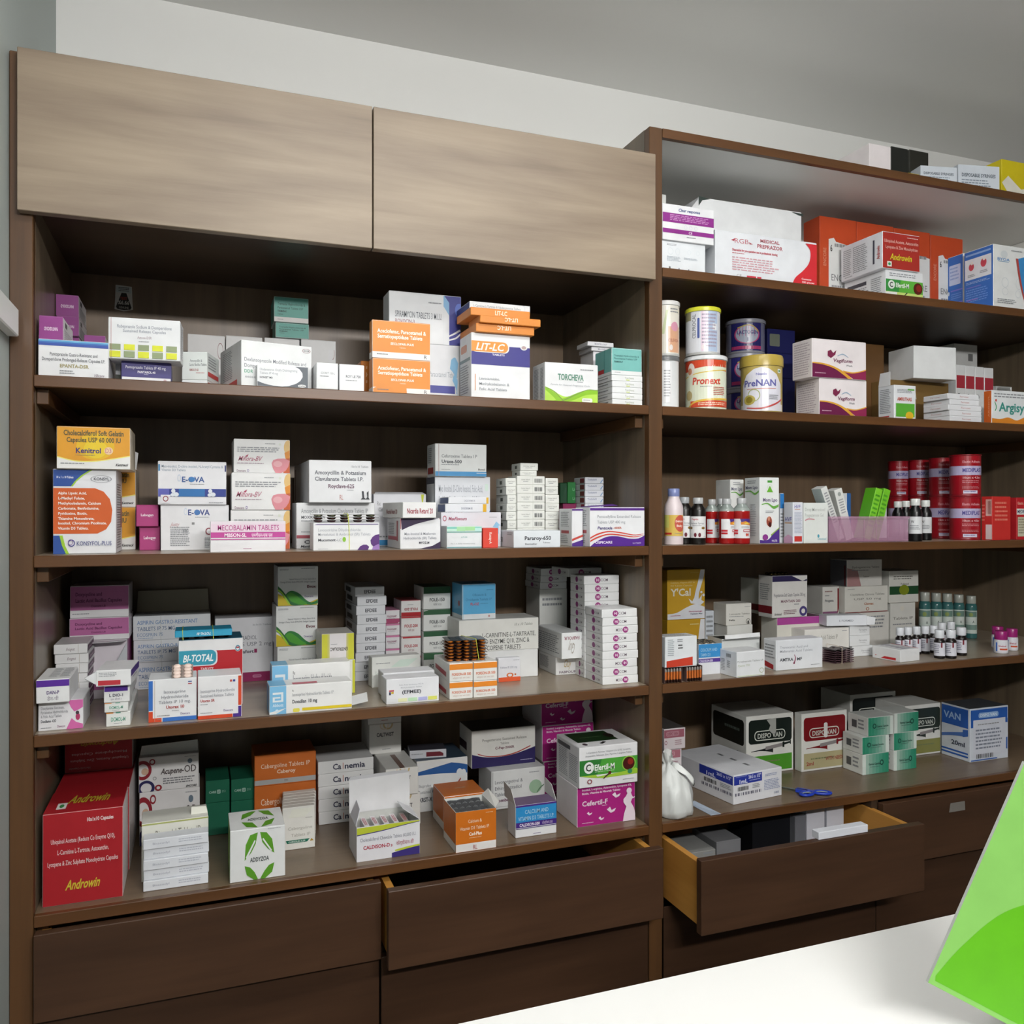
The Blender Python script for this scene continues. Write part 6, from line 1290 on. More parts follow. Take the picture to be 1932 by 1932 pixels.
# on the very top board
ct('white and pink carton on the top board', 's00', 1640, 1681, 270, d=.03, dep=.12, c='#dfd5d8')
ct('black syringe carton with white lettering on the top board', 's00', 1682, 1713, 276, d=.035, dep=.12, c='#20221f', pf=[t('SPO V', 8, 84, 84, 94, '#c9ccc4', 1)])
ct('dark carton behind the yellow packet on the top board', 's00', 1716, 1752, 282, d=.09, dep=.10, c='#2a2a24')
ct('small yellow carton on the top board', 's00', 1714, 1735, 326, d=.02, dep=.04, c='#d6c21e')
for i, (xa_, xb2, an, yy) in enumerate(((1737, 1806, -12, 312), (1808, 1886, -12, 310))):
    ct('long white carton of disposables lying turned on the top board, %s of two' % ('left', 'right')[i], 's00', xa_, xb2, yy, name='supply_carton', d=.050, ang=an, dep=.09, c='#ccd6e2', pf=[t('DISPOSABLE SYRINGES', 8, 30, 90, 42, '#55606c', 1), m(8, 52, 80, 80, 3, '#8a96a4')], pt=[])
ct('crumpled yellow packet at the end of the top board', 's00', 1890, 1950, 300, name='yellow_packet', d=.04, dep=.07, c='#d8c61c', L='#c0ac18', cat='packet', pf=[p([(0, 60), (20, 40), (60, 70), (99, 60), (99, 99), (30, 99)], '#e6e2d0')])

# ================================================================== right unit, tins shelf
def can(label, sh, xl, xr, yt, d, on=None, lid='#e4e4e0', lidh=.010, body='#c9c9c4', wrapitems=(), span=2.6, rim='#b9bab8', lidmat=None, name='tin', h=None, off=0.0, neck=0.0):
    xc = (xl + xr) / 2
    Y = d + .035
    for _ in range(3):
        X = col_x(xc, Y); f_ = fw((X, Y))
        rad = (xr - xl) / 2 * f_ / FPX * .985
        Y = d + rad
    X = col_x(xc, Y)
    zb = on.z1 if on else ZS[sh]
    H = h or z_at(yt, (X, Y - rad * .4)) - zb
    zb += .0002
    rb = rad * .965
    prof = [(rb * .985, 0), (rb, .0015), (rb, .004), (rb * .985, .005), (rb * .985, H - lidh - .001), (rb, H - lidh)]
    o = lathe(prof, 40, cols=[rim, rim, rim, body, rim]).build(name, TIN, None, loc=(X, Y, zb))
    smooth_by_angle(o)
    tag(o, label, 'tin')
    lp = [(rad, H - lidh), (rad, H - lidh * .25), (rad * .96, H - .0004), (rad * .9, H - .0012)]
    q = lathe(lp, 40, col=lid).build('lid', lidmat or TIN, o); smooth_by_angle(q)
    if wrapitems:
        mw = MB()
        wrap(mw, wrapitems, rb * .985 + .0002, .0055, H - lidh - .0015, face_angle(X, Y) + off, span)
        mw.build('label_print', TIN, o)
    b = Box(); b.z1 = zb + H; b.X, b.Y, b.r = X, Y, rad; b.o = o
    n = 12
    PLACED.append((label, [(X + rad * math.cos(2 * PI * i / n), Y + rad * math.sin(2 * PI * i / n)) for i in range(n)], zb, zb + H))
    return b
a = can('white powder tin with grey lid under the peach-labelled tin', 's1', 1226, 1282, 674, .05, lid='#6e7072', body='#dfe2e4', wrapitems=[r(30, 2, 70, 90, '#e6e8ea'), m(48, 20, 66, 80, 10)])
can('white-lidded tin with peach and pink label beside the divider', 's1', 1227, 1283, 570, .05, on=a, lid='#e2e2e0', body='#dcdcd8', wrapitems=[r(0, 0, 100, 100, '#ddd8c8'), r(58, 44, 96, 98, '#d8a888'), p([(40, 60), (52, 10), (58, 10), (48, 60)], '#c6d0a8'), e(78, 44, 12, 10, '#d89ab0'), m(64, 6, 92, 18, 2), t('CELEVIDA', 58, 70, 92, 76, '#a86a5a'), e(66, 88, 5, 6, '#ece0dc')])
pn_ = can('tin with red and cream label and white lid below the yellow-lidded tin', 's1', 1291, 1372, 673, .03, lid='#e6e8ea', body='#c9d2b8', wrapitems=[r(0, 0, 100, 100, '#d5dcc0'), r(0, 0, 100, 22, '#cf4a2c'), rib([(0, 34), (25, 28), (50, 24), (75, 21), (100, 18)], [(0, 36), (25, 30), (50, 26), (75, 23), (100, 20)], '#e0c050'), rib([(14, 34), (25, 28), (50, 24), (75, 21), (100, 18)], [(14, 22), (25, 18), (50, 14), (75, 10), (100, 8)], '#d5dcc0'), r(0, 0, 100, 14, '#cf4a2c'), e(21, 18, 8, 13, '#e6d8cc'), e(18, 22, 5, 7, '#c88a6a'), t('Pronext', 24, 36, 78, 50, '#c8402c', 1, 1), m(40, 54, 66, 57, 1), m(64, 56, 92, 74, 5, '#b8463a'), e(16, 72, 8, 10, '#b8a878'), r(20, 84, 100, 97, '#cf4a2c'), rib([(14, 96), (30, 84), (60, 80), (100, 78)], [(14, 99), (30, 88), (60, 84), (100, 82)], '#e0b84a'), m(36, 88, 92, 95, 2, '#eed0b8')])
can('tin with yellow lid and pale pink and blue label', 's1', 1292, 1360, 582, .032, on=pn_, lid='#d8d83a', body='#d9dade', wrapitems=[r(0, 0, 100, 100, '#d6d8e0'), r(46, 0, 62, 99, '#dcc0d4'), r(62, 0, 86, 99, '#b4c4dc'), r(0, 0, 22, 20, '#a09a78'), t('CELPROCAL', 26, 6, 34, 66, '#8b8e94', 1, rot=-1), rr(38, 16, 43, 66, 2, '#4a5a9c'), r(72, 30, 84, 46, '#e4e6ea'), m(48, 6, 84, 92, 10, '#a49aae'), e(52, 88, 5, 6, '#f0dce2')])
LB_ = [r(0, 0, 100, 100, '#2b2a6a'), r(0, 0, 20, 100, '#74758c'), r(84, 0, 100, 100, '#6f708a'), e(54, 42, 26, 34, '#b8487a'), e(54, 42, 23, 31, '#a9b0c4'), t('LACTOGEN', 34, 28, 76, 40, '#2c3f7c', 1), t('1', 52, 54, 58, 66, '#2c3f7c', 1), r(22, 84, 84, 96, '#a83a6a'), rib([(34, 16), (60, 6), (78, 30)], [(36, 19), (60, 10), (76, 33)], '#b9a85a')]
l1 = can('navy formula tin with grey oval, lowest of three', 's1', 1368, 1444, 735, .16, lid='#8b8c98', body='#2b2a6a', rim='#8a8a92', wrapitems=LB_)
l2 = can('navy formula tin with grey oval, middle of three behind the gold-lidded tin', 's1', 1368, 1444, 669, .16, on=l1, lid='#8b8c98', body='#2b2a6a', rim='#8a8a92', wrapitems=LB_)
can('navy formula tin with grey oval, topmost of three', 's1', 1368, 1444, 605, .16, on=l2, lid='#8b8c98', body='#2b2a6a', rim='#8a8a92', wrapitems=LB_)
nb = None
for i, yy in enumerate((712, 665, 620)):
    nb = ct('dark navy carton, %s of three behind the gold-lidded tin' % ('lowest', 'middle', 'topmost')[i], 's1', 1448, 1500, yy, on=nb, d=.21, dep=.12, c='#1d2058', pf=[rr(8, 20, 44, 72, 3, '#6e7468')] if i == 2 else [m(10, 80, 30, 92, 1, '#5a5c7a')])
can('formula tin with gold lid and white label', 's1', 1396, 1477, 672, .03, lid='#b8a04a', lidh=.026, body='#b9a45a', rim='#a89a60', wrapitems=[p([(10, 99), (10, 40), (20, 18), (36, 6), (50, 2), (64, 6), (80, 18), (92, 40), (92, 99)], '#d9d8e8'), r(0, 84, 100, 99, '#cfc8b8'), p([(10, 84), (92, 70), (92, 99), (10, 99)], '#d9d8e8'), t('PreNAN', 15, 30, 79, 44, '#5a5aa0', 1), r(22, 49, 78, 50.4, '#c87a6a'), t('Nestle', 40, 15, 60, 20, '#7a7ab4', 1), e(27, 74, 12, 11, '#b8a858'), ring(36, 64, 12, 14, .12, '#a8b468'), e(27, 74, 7, 7, '#8a7a2c'), m(64, 64, 84, 76, 3), rib([(22, 90), (50, 92), (76, 82), (94, 70)], [(22, 92), (50, 95), (76, 86), (94, 74)], '#c04a48'), r(82, 6, 90, 15, '#d8dcd8'), e(86, 10.5, 2, 2.4, '#2f8a4a')])
def vagi(label, xl, xr, yt, xs, **k):
    return ct(label, 's1', xl, xr, yt, xs=xs, dep=.10, c='#dcd3d6', L='#d6d4d8',
        pf=[rib([(0, 64), (20, 66), (40, 74), (60, 90), (70, 99)], [(0, 99), (20, 99), (40, 99), (60, 99), (66, 99)], '#6a2048'), rib([(58, 82), (74, 84), (88, 80), (100, 74)], [(76, 99), (82, 99), (90, 99), (100, 99)], '#8c2a50'), rib([(0, 61), (20, 62), (40, 69), (60, 83), (74, 99)], [(0, 64), (20, 66), (40, 74), (56, 88), (66, 99)], '#d8a03a'), rib([(56, 78), (74, 81), (88, 77), (100, 71)], [(58, 82), (74, 84), (88, 80), (100, 74)], '#d8a03a'), t('Vagiform', 38, 48, 74, 57, '#7a4a60', 1, 1), t('Wash', 62, 62, 74, 67, '#666a70'), p([(28, 30), (34, 26), (38, 34), (44, 26), (42, 38), (34, 48), (28, 42)], '#7a2a4a'), rib([(46, 40), (56, 34), (66, 42)], [(46, 42), (56, 37), (66, 44)], '#9ab0c4'), m(5, 87, 26, 92, 1, '#c9a0b4')], pl=[m(10, 8, 90, 94, 14, '#b4a8b0')], **k)
a = vagi('pink-white carton with plum and gold waves, lower of two', 1546, 1635, 713, 1502, d=.012)
vagi('pink-white carton with plum and gold waves, upper of two', 1532, 1634, 638, 1495, on=a, d=.008)
BRN = '#6b4c2c'
ct('brown corrugated carton standing behind the plum-waved cartons', 's1', 1590, 1668, 645, name='cardboard_box', d=.20, dep=.10, c=BRN)
cb_ = ct('brown corrugated box lying low, carrying the tilted white carton', 's1', 1676, 1790, 716, name='cardboard_box', d=.14, dep=.14, c='#7d6238')
ct('blank white carton resting on the brown corrugated box', 's1', 1724, 1804, 652, on=cb_, d=.10, xs=1676, dep=.14, ang=-6, c='#d5d8da', L='#bcbfc2')
ct('tall white carton at the back, mostly hidden by wrapped cartons', 's1', 1800, 1844, 648, d=.29, dep=.10, c='#b9bab8', pf=[r(60, 10, 80, 18, '#777')])
for i in range(4):
    ct('slim grey-white carton with red band, %s of four in a row' % ('first from left', 'second', 'third', 'last')[i], 's1', 1804 + 17.8 * i, 1821 + 17.8 * i, 688 + 2.0 * i, d=.155, dep=.05, c='#c9cbcd', pf=[r(4, 16, 96, 36, '#a83440'), e(30, 48, 16, 4, '#555a60'), m(20, 62, 80, 90, 5)], group='slim red-banded cartons')
am = ct('white carton with green label and flap standing up', 's1', 1687, 1728, 726, d=.012, xs=1657, dep=.07, c='#dfe2e8', L='#d3d6de',
   pf=[r(8, 54, 94, 94, '#5aa83a'), e(70, 90, 18, 12, '#d8b02c'), t('AMRUTHAS', 14, 36, 80, 46, '#c05a4a', 1), m(14, 12, 92, 24, 3), r(62, 10, 92, 14, '#5aa83a')], pl=[m(12, 10, 80, 84, 14), r(12, 90, 70, 94, '#b84a4a')])
flap(am, 'lid_flap', [(.0, .05, am.h), (.0, .012, am.h), (.002, .014, am.h + .034), (.002, .046, am.h + .034)], '#d3d3d4')
flap(am, 'side_flap', [(am.w, .003, am.h - .002), (am.w, .06, am.h - .002), (am.w + .012, .055, am.h - .03), (am.w + .012, .01, am.h - .03)], '#c9c9ca')
tw = None
for i in range(5):
    tw = ct('flat white carton with red lettering, %s of five left of the orange-sided carton' % ('lowest', 'second from bottom', 'middle', 'second from top', 'topmost')[i], 's1', 1792 - (i > 3) * 4 - (i == 2) * 3, 1852 - (i > 2) * 5, 0, h=even('s1', 1790, 744, .012, 5), on=tw, d=.012, xs=1742, dep=.07, c='#dfe0e6', L='#d0d2da', pf=[t('Ferrozen', 38, 32, 66, 62, '#b87a78')], pl=[t('Ferrozen', 30, 34, 70, 60, '#b88a8c')], group='flat white cartons with red lettering')
ct('white carton with orange side and green script name', 's1', 1871, 1948, 736, d=.012, xs=1856, dep=.09, c='#dfe4e6', L='#d06428', pf=[m(6, 8, 80, 24, 2), t('Argisyl', 18, 36, 84, 62, '#3a8f84', 1), rib([(6, 34), (10, 50), (7, 62)], [(8, 34), (12, 50), (9, 62)], '#4aa06a'), e(10, 30, 2, 4, '#c84a40'), rib([(0, 84), (20, 86), (40, 80), (60, 88), (80, 78), (100, 84)], [(0, 99), (20, 99), (40, 99), (60, 99), (80, 99), (100, 99)], '#d8862c'), ring(86, 76, 8, 12, .2, '#b4bcc0')], pl=[t('ARGISYL', 58, 14, 72, 80, '#e0a07a', 1, rot=-1)])
# clear plastic tray, bent upright
mbx = MB()
Xa = col_x(1880, .15)
for (x0, z0_, x1, z1_) in ((0, 0, .004, .125), (.056, 0, .060, .125), (.004, .119, .056, .125), (.004, 0, .056, .006)):
    vs, fs, tg = bevel_box(x0, 0, z0_ + .0003, x1, .03, z1_, .0015); mbx.add(vs, fs, (.9, .9, .9))
vs, fs, tg = bevel_box(.0045, .027, .0065, .0555, .0278, .1185, 0); mbx.add(vs, fs, (.9, .9, .9))
o = mbx.build('plastic_tray', M_CLEAR, None, loc=(Xa, .15, ZS['s1']))
tag(o, 'clear plastic tray standing on edge behind the orange-sided carton', 'tray')
PLACED.append(('tray', [(Xa, .15), (Xa + .06, .15), (Xa + .06, .18), (Xa, .18)], ZS['s1'], ZS['s1'] + .125))

# ================================================================== right unit, bottles shelf
BOTTLE_N = 28
def bottle(label, sh, xc, wpx, yt, d, prof, cap, glass='#1a1210', capcol='#e4e4e2', lab=None, labz=(.2, .7), span=2.4, name='bottle', liquid=None, mat=None, yb=None, cols=None, off=0.0, cat='bottle', group=None, h=None):
    """prof: [(fraction of radius, fraction of height)] of the body; cap: (radius fraction, z0, z1)"""
    if yb: d = depth_from(sh, xc, yb)
    Y = d + .015
    for _ in range(3):
        X = col_x(xc, Y); rad = wpx / 2 * fw((X, Y)) / FPX; Y = d + rad
    X = col_x(xc, Y)
    zb = ZS[sh] + .0003
    H = h or z_at(yt, (X, Y)) - zb
    o = lathe([(a * rad, b_ * H) for a, b_ in prof], BOTTLE_N, cols=cols, col=glass).build(name, mat or TIN, None, loc=(X, Y, zb))
    smooth_by_angle(o, 40)
    tag(o, label, cat, group)
    c_ = lathe([(cap[0] * rad * .97, cap[1] * H), (cap[0] * rad, cap[1] * H + .0015), (cap[0] * rad, cap[2] * H - .0015), (cap[0] * rad * .93, cap[2] * H)], BOTTLE_N, col=capcol).build('cap', TIN, o)
    smooth_by_angle(c_, 40)
    if lab:
        mw = MB()
        wrap(mw, lab, rad * prof[2][0] + .0003, labz[0] * H, labz[1] * H, face_angle(X, Y) + off, span)
        mw.build('label_print', CARD, o)
    n = 12
    PLACED.append((label, [(X + rad * math.cos(2 * PI * i / n), Y + rad * math.sin(2 * PI * i / n)) for i in range(n)], zb, zb + H))
    b = Box(); b.X, b.Y, b.r, b.H, b.zb, b.o = X, Y, rad, H, zb, o
    return b
RND = [(.9, 0), (.99, .012), (1, .03), (1, .60), (.93, .68), (.6, .78), (.45, .83), (.45, .90)]
SYR = [(.92, 0), (.99, .012), (1, .03), (1, .72), (.95, .76), (.62, .84), (.5, .87), (.5, .92)]
bottle('pink-white lotion bottle with yellow and coral label beside the divider', 's2', 1271, 36, 922, .02, [(.9, 0), (.99, .012), (1, .03), (1, .62), (.94, .70), (.66, .80), (.6, .84), (.6, .90)], (.62, .86, 1), glass='#dccfd2', capcol='#7d88b8',
       lab=[r(0, 0, 100, 100, '#d8b85a'), r(0, 0, 30, 60, '#c9c86a'), e(80, 40, 26, 40, '#c85a48'), t('Delicate', 58, 24, 94, 34, '#f4e4d8', 1), t('Baby', 62, 46, 92, 56, '#f4e4d8', 1), r(6, 84, 42, 93, '#b8342c'), m(54, 86, 90, 92, 1)], labz=(.16, .53))
BRL = lambda k: [r(0, 0, 100, 100, '#dcdcde'), t('Peptic', 14, 10, 52, 17, '#c04a58', 1), t('Action Syrup', 8, 28, 82, 36, '#777a80'), m(20, 42, 74, 47, 1), e(12, 54, 8, 6, '#8a6a30'), e(78, 54, 10, 6, '#8a6a30'), e(36, 86, 7, 10, '#6a2030'), e(58, 86, 7, 10, '#6a2030'), m(80, 92, 94, 96, 1)]
bottle('dark brown syrup bottle with silver cap, left of two', 's2', 1291, 30, 938, .055, SYR, (.62, .87, 1), glass='#15110f', capcol='#a9acb0', lab=BRL(0), labz=(.14, .60))
bottle('dark brown syrup bottle with silver cap, right of two', 's2', 1317, 29, 939, .03, SYR, (.66, .87, 1), glass='#15110f', capcol='#b4b6b8', lab=BRL(1), labz=(.14, .60))
M_RGLASS = board('syrup_glass', 0.12, 0.5, 0.0)
RLB = [r(0, 0, 100, 100, '#dcdce0'), p([(44, 0), (99, 0), (99, 22), (70, 14), (50, 22)], '#4a2f80'), p([(46, 18), (70, 12), (99, 24), (99, 34), (70, 30), (48, 30)], '#d8882c'), p([(60, 22), (80, 18), (90, 26), (70, 26)], '#e8d05a'), m(50, 38, 92, 50, 3), r(2, 56, 34, 66, '#c02a34'), r(2, 70, 34, 80, '#c02a34'), rr(58, 54, 96, 68, 3, '#b84a52'), r(61, 58, 93, 64, '#e6dcdc'), e(74, 82, 4, 8, '#c04a38'), e(82, 82, 4, 8, '#c04a38')]
cs = ['#8c1416', '#8c1416', '#9a1a1a', '#9a1a1a', '#98a09c', '#8b9490', '#8b9490']
SYR2 = [(.92, 0), (.99, .012), (1, .03), (1, .66), (1, .72), (.9, .78), (.52, .86), (.5, .92)]
for i, (xc, w_, yy, dd) in enumerate(((1343, 28, 942, .075), (1361, 28, 941, .085), (1374, 32, 941, .03), (1399, 34, 940, .012))):
    if i == 2: xc = 1371
    bottle('red syrup bottle with silver cap and clear shoulder, %s of four' % ('leftmost', 'second', 'third', 'rightmost')[i], 's2', xc, w_ * .93, yy, dd, SYR2, (.56, .88, 1), capcol='#b4b6b8', cols=cs, lab=RLB, labz=(.13, .55), mat=M_RGLASS, off=(.5, -.4, .5, 0)[i], group='red syrup bottles')
ML = [m(20, 4, 80, 10, 2), t('Mom Lpo', 6, 12, 88, 17, '#6a6a80', 1), rib([(4, 20), (40, 19), (70, 23), (96, 19)], [(4, 21), (40, 21), (70, 26), (96, 22)], '#6aa84a')]
ct('tall white carton with green swoosh at the back left of a similar one', 's2', 1378, 1403, 905, d=.11, dep=.06, c='#c9cac8', pf=ML)
ct('tall white carton with embryo picture, violet wave base and green logo', 's2', 1433, 1470, 901, d=.02, xs=1405, dep=.07, c='#dde0e0', L='#c9ccca', pl=ML + [m(40, 40, 80, 90, 14, '#b4b8bc'), e(62, 46, 10, 4, '#aab0b4')],
   pf=[r(40, 4, 64, 7.5, '#4a9a3c'), ring(52, 14, 12, 4.5, .2, '#b4c4b0'), p([(36, 22), (52, 12), (68, 22)], '#6ab03a'), t('Mom Lpo', 16, 31, 90, 36, '#6a5a80', 1), rib([(10, 40), (40, 38), (70, 43), (96, 40)], [(10, 41.4), (40, 40), (70, 47), (96, 44)], '#6aa84a'), m(30, 50, 74, 54, 2), e(52, 66, 22, 9.5, '#eae6e4'), e(48, 66, 14, 7.5, '#9a4a3a'), e(52, 71, 8, 4, '#4a1a18'), e(46, 62, 6, 3.4, '#c88a70'), rib([(0, 94), (40, 94), (70, 84), (99, 76)], [(0, 99), (40, 99), (70, 99), (99, 99)], '#4f3488'), rib([(56, 86), (80, 80), (99, 75)], [(58, 88), (80, 82), (99, 77)], '#8cb04a'), e(28, 90, 14, 4.5, '#8a3a8c'), t('WALTER', 60, 94, 88, 97, '#d8d0e8', 1)])
ct('narrow white carton with blue top beside the embryo carton', 's2', 1472, 1479, 931, d=.05, dep=.05, c='#d4d8e0', pf=[r(0, 0, 100, 30, '#2f7ac0'), m(10, 40, 90, 92, 8)])
ct('white carton with lilac side and red box at its foot', 's2', 1496, 1515, 948, d=.008, xs=1479, dep=.05, c='#dcdfea', L='#c6c8e0', pf=[t('HVF', 12, 6, 72, 14, '#8a86b8', 1, 3), r(16, 16, 70, 17.5, '#c88a6a'), m(14, 24, 90, 76, 16, '#a4acc0'), r(14, 82, 88, 95, '#c23a34')], pl=[t('HVF', 10, 36, 84, 46, '#7a78b0', 1, 3), r(10, 49, 90, 51, '#c88a4a'), p([(0, 86), (50, 78), (99, 84), (99, 99), (0, 99)], '#dcaed0')])
ct('grey-white gel carton with teal emblem before the basket', 's2', 1516.5, 1562, 949, d=.014, dep=.04, c='#cfd4d0', T='#a9aca8', pf=[t('Drop Micronised', 4, 12, 88, 20, '#b4b8b4'), t('Progesterone Gel', 4, 26, 82, 34, '#b4b8b4'), rib([(4, 42), (20, 38), (44, 40)], [(4, 45), (20, 41), (44, 42)], '#c88a94'), e(60, 82, 4, 4, '#4a9ab0'), t('Dewmed', 56, 86, 92, 92, '#8abcc8', 0, 2)])
# pink basket with cartons
bx0, bx1 = col_x(1564, .02), col_x(1714, .02)
bw, bd, bh = bx1 - bx0, .095, .062
bo = empty('plastic_basket', ((bx0 + bx1) / 2, .02 + bd / 2, ZS['s2'] + .0003))
tag(bo, 'translucent pink plastic basket holding green and white cartons', 'basket')
def bslab(nm, x0, y0, z0, x1, y1, z1, mat=M_PINKPL):
    q_ = MB(); vs, fs, tg = bevel_box(x0 - bw / 2, y0 - bd / 2, z0, x1 - bw / 2, y1 - bd / 2, z1, .0006); q_.add(vs, fs, (.8, .5, .7))
    return q_.build(nm, mat, bo)
bslab('front_wall', 0, 0, .002, bw, .002, bh - .006); bslab('rear_wall', 0, bd - .002, .002, bw, bd, bh - .006)
bslab('side_wall', 0, .0022, .002, .002, bd - .0022, bh - .006); bslab('side_wall', bw - .002, .0022, .002, bw, bd - .0022, bh - .006)
bslab('basket_floor', 0, 0, 0, bw, bd, .0018)
rm = MB()
for (x0, y0, x1, y1) in ((-.003, -.003, bw + .003, .003), (-.003, bd - .003, bw + .003, bd + .003), (-.003, .0031, .003, bd - .0031), (bw - .003, .0031, bw + .003, bd - .0031)):
    vs, fs, tg = bevel_box(x0 - bw / 2, y0 - bd / 2, bh - .0059, x1 - bw / 2, y1 - bd / 2, bh, .0008); rm.add(vs, fs, (.8, .5, .7))
rm.build('rim', M_PINKPL, bo)
for i in range(6):
    bslab('rib', bw * (.12 + .152 * i), -.0016, .004, bw * (.12 + .152 * i) + .002, -.0002, bh - .0085)
PLACED.append(('basket', [(bx0 - .003, .017), (bx1 + .003, .017), (bx1 + .003, .02 + bd + .003), (bx0 - .003, .02 + bd + .003)], ZS['s2'], ZS['s2'] + bh))
def inbasket(label, fx, fy, w, dp, h, tiltx, tilty, c, pf=(), side=None, name='medicine_carton'):
    q_ = MB(); vs, fs, tg = bevel_box(-w / 2, -dp / 2, 0, w / 2, dp / 2, h, .0008)
    q_.add(vs, fs, [lin(side if (side and k in 'LR') else c) for k in tg])  # sides in a darker tone than the front, shade put into the colour
    o = q_.build(name, CARD, None, loc=(bx0 + bw * fx, .02 + fy, ZS['s2'] + .0075))
    o.rotation_euler = (tiltx, tilty, 0)
    tag(o, label, 'carton')
    if pf:
        pm = MB(); draw(pm, pf, lambda u, v, f: (-w / 2 + u * w, -dp / 2 - f, h * (1 - v)), w / h); pm.build('front_print', CARD, o)
inbasket('white carton leaning hard left in the pink basket', .20, .030, .019, .034, .135, 0, -.40, '#d8dad8', [m(20, 10, 80, 70, 12)], '#b9c6c6')
inbasket('broad white carton leaning left in the middle of the basket', .31, .030, .024, .034, .126, 0, -.30, '#dcddda', [m(20, 20, 80, 50, 6), e(50, 10, 20, 4, '#9aa09c')], '#c9c9c4')
inbasket('pale carton with dark blue edge standing upright at the basket back', .44, .072, .030, .018, .112, 0, 0, '#c6c8d0', [r(60, 0, 99, 99, '#2c5a98')])
inbasket('lime green carton leaning right in the basket, left of two', .52, .030, .021, .036, .128, 0, .30, '#7cc832', [m(14, 12, 84, 80, 8, '#4a9a28')], '#5aa824')
inbasket('lime green carton leaning right in the basket, right of two', .625, .030, .021, .036, .127, 0, .30, '#72be2c', [m(14, 12, 84, 80, 8, '#4a9a28')], '#58a222')
inbasket('white carton standing in the basket end beside the green ones', .86, .060, .030, .02, .106, 0, 0, '#d2d4d4', [r(10, 30, 40, 34, '#b04a4a')])
BOT = [(.92, 0), (.99, .012), (1, .03), (1, .66), (.92, .72), (.62, .80), (.58, .84), (.58, .88)]
DKL = [r(0, 0, 100, 100, '#c9ccd0'), t('W', 24, 22, 44, 38, '#777', 1), m(16, 50, 80, 80, 3)]
for i, (xc, w_, yy, dd) in enumerate(((1727, 24, 941, .012), (1746, 22, 944, .07), (1694, 20, 946, .13), (1709, 20, 945, .15))):
    bottle('small black bottle with white cap, %s' % ('in front of the red tins', 'just behind the front black bottle', 'leftmost behind the pink basket', 'second behind the pink basket')[i], 's2', xc, w_, yy, dd, BOT, (.72, .84, 1), glass='#0e0e10', capcol='#dcdedc', lab=DKL, labz=(.18, .58))
MED = [r(0, 0, 100, 100, '#9c1422'), r(0, 26, 100, 50, '#b8b0d0'), t('MEDIPLAST', 44, 32, 92, 42, '#46408c', 1), t('Elastic Adhesive', 44, 12, 88, 18, '#d8909a', 1), t('10cm x 4.5m', 44, 54, 86, 59, '#e0b4b8', 1), m(44, 64, 88, 72, 2, '#cf8a92'), m(44, 80, 84, 86, 2, '#cf8a92'), r(46, 90, 78, 98, '#c9c0d8'), m(48, 92, 76, 96, 1, '#5a5290')]
def med(label, xl, xr, yt, d, on=None):
    return can(label, 's2', xl, xr, yt, d, on=on, lid='#9c1422', lidh=.003, body='#9c1422', rim='#8a1a24', wrapitems=MED, span=3.0, name='bandage_tin', h=None)
m1_ = med('red bandage tin with lilac band, lower front, rightmost of the tins', 1793, 1848, 937, .035)
med('red bandage tin with lilac band, upper front, rightmost of the tins', 1793, 1849, 858, .035, on=m1_)
m2_ = med('red bandage tin with lilac band, lower, left of the rightmost pair', 1754, 1794, 937, .15)
med('red bandage tin with lilac band, upper, left of the rightmost pair', 1754, 1796, 864, .15, on=m2_)
m3_ = med('dark red bandage tin, lower, second from left at the back', 1714, 1752, 937, .235)
med('dark red bandage tin, upper, second from left at the back', 1714, 1752, 868, .235, on=m3_)
m4_ = med('dark red bandage tin, lower, leftmost at the back', 1676, 1713, 938, .26)
med('dark red bandage tin, upper, leftmost at the back', 1676, 1713, 870, .26, on=m4_)
ct('bright red carton with white barcode panel beside the tins', 's2', 1872, 1907, 937, d=.012, xs=1852, dep=.05, c='#c4302c', L='#b82c2a', pf=[m(14, 12, 84, 60, 5, '#e07a6a')], pl=[r(40, 6, 96, 44, '#d9b0a8'), bar(60, 10, 90, 40, '#8a3a34'), r(40, 64, 98, 98, '#d6c0c0'), m(4, 18, 34, 60, 5, '#e07a6a')])
ct('bright red carton with white and navy band at the end of the shelf', 's2', 1918, 1950, 939, d=.02, xs=1908, dep=.04, c='#b8222a', pf=[t('Elastic Adhesive', 6, 10, 90, 16, '#e0a090', 1), r(0, 26, 99, 40, '#c9d0c8'), t('MEDIPLAST', 4, 29, 80, 37, '#33365a', 1), r(6, 46, 90, 92, '#c4c0a8'), m(10, 50, 86, 88, 6, '#8a8470')])

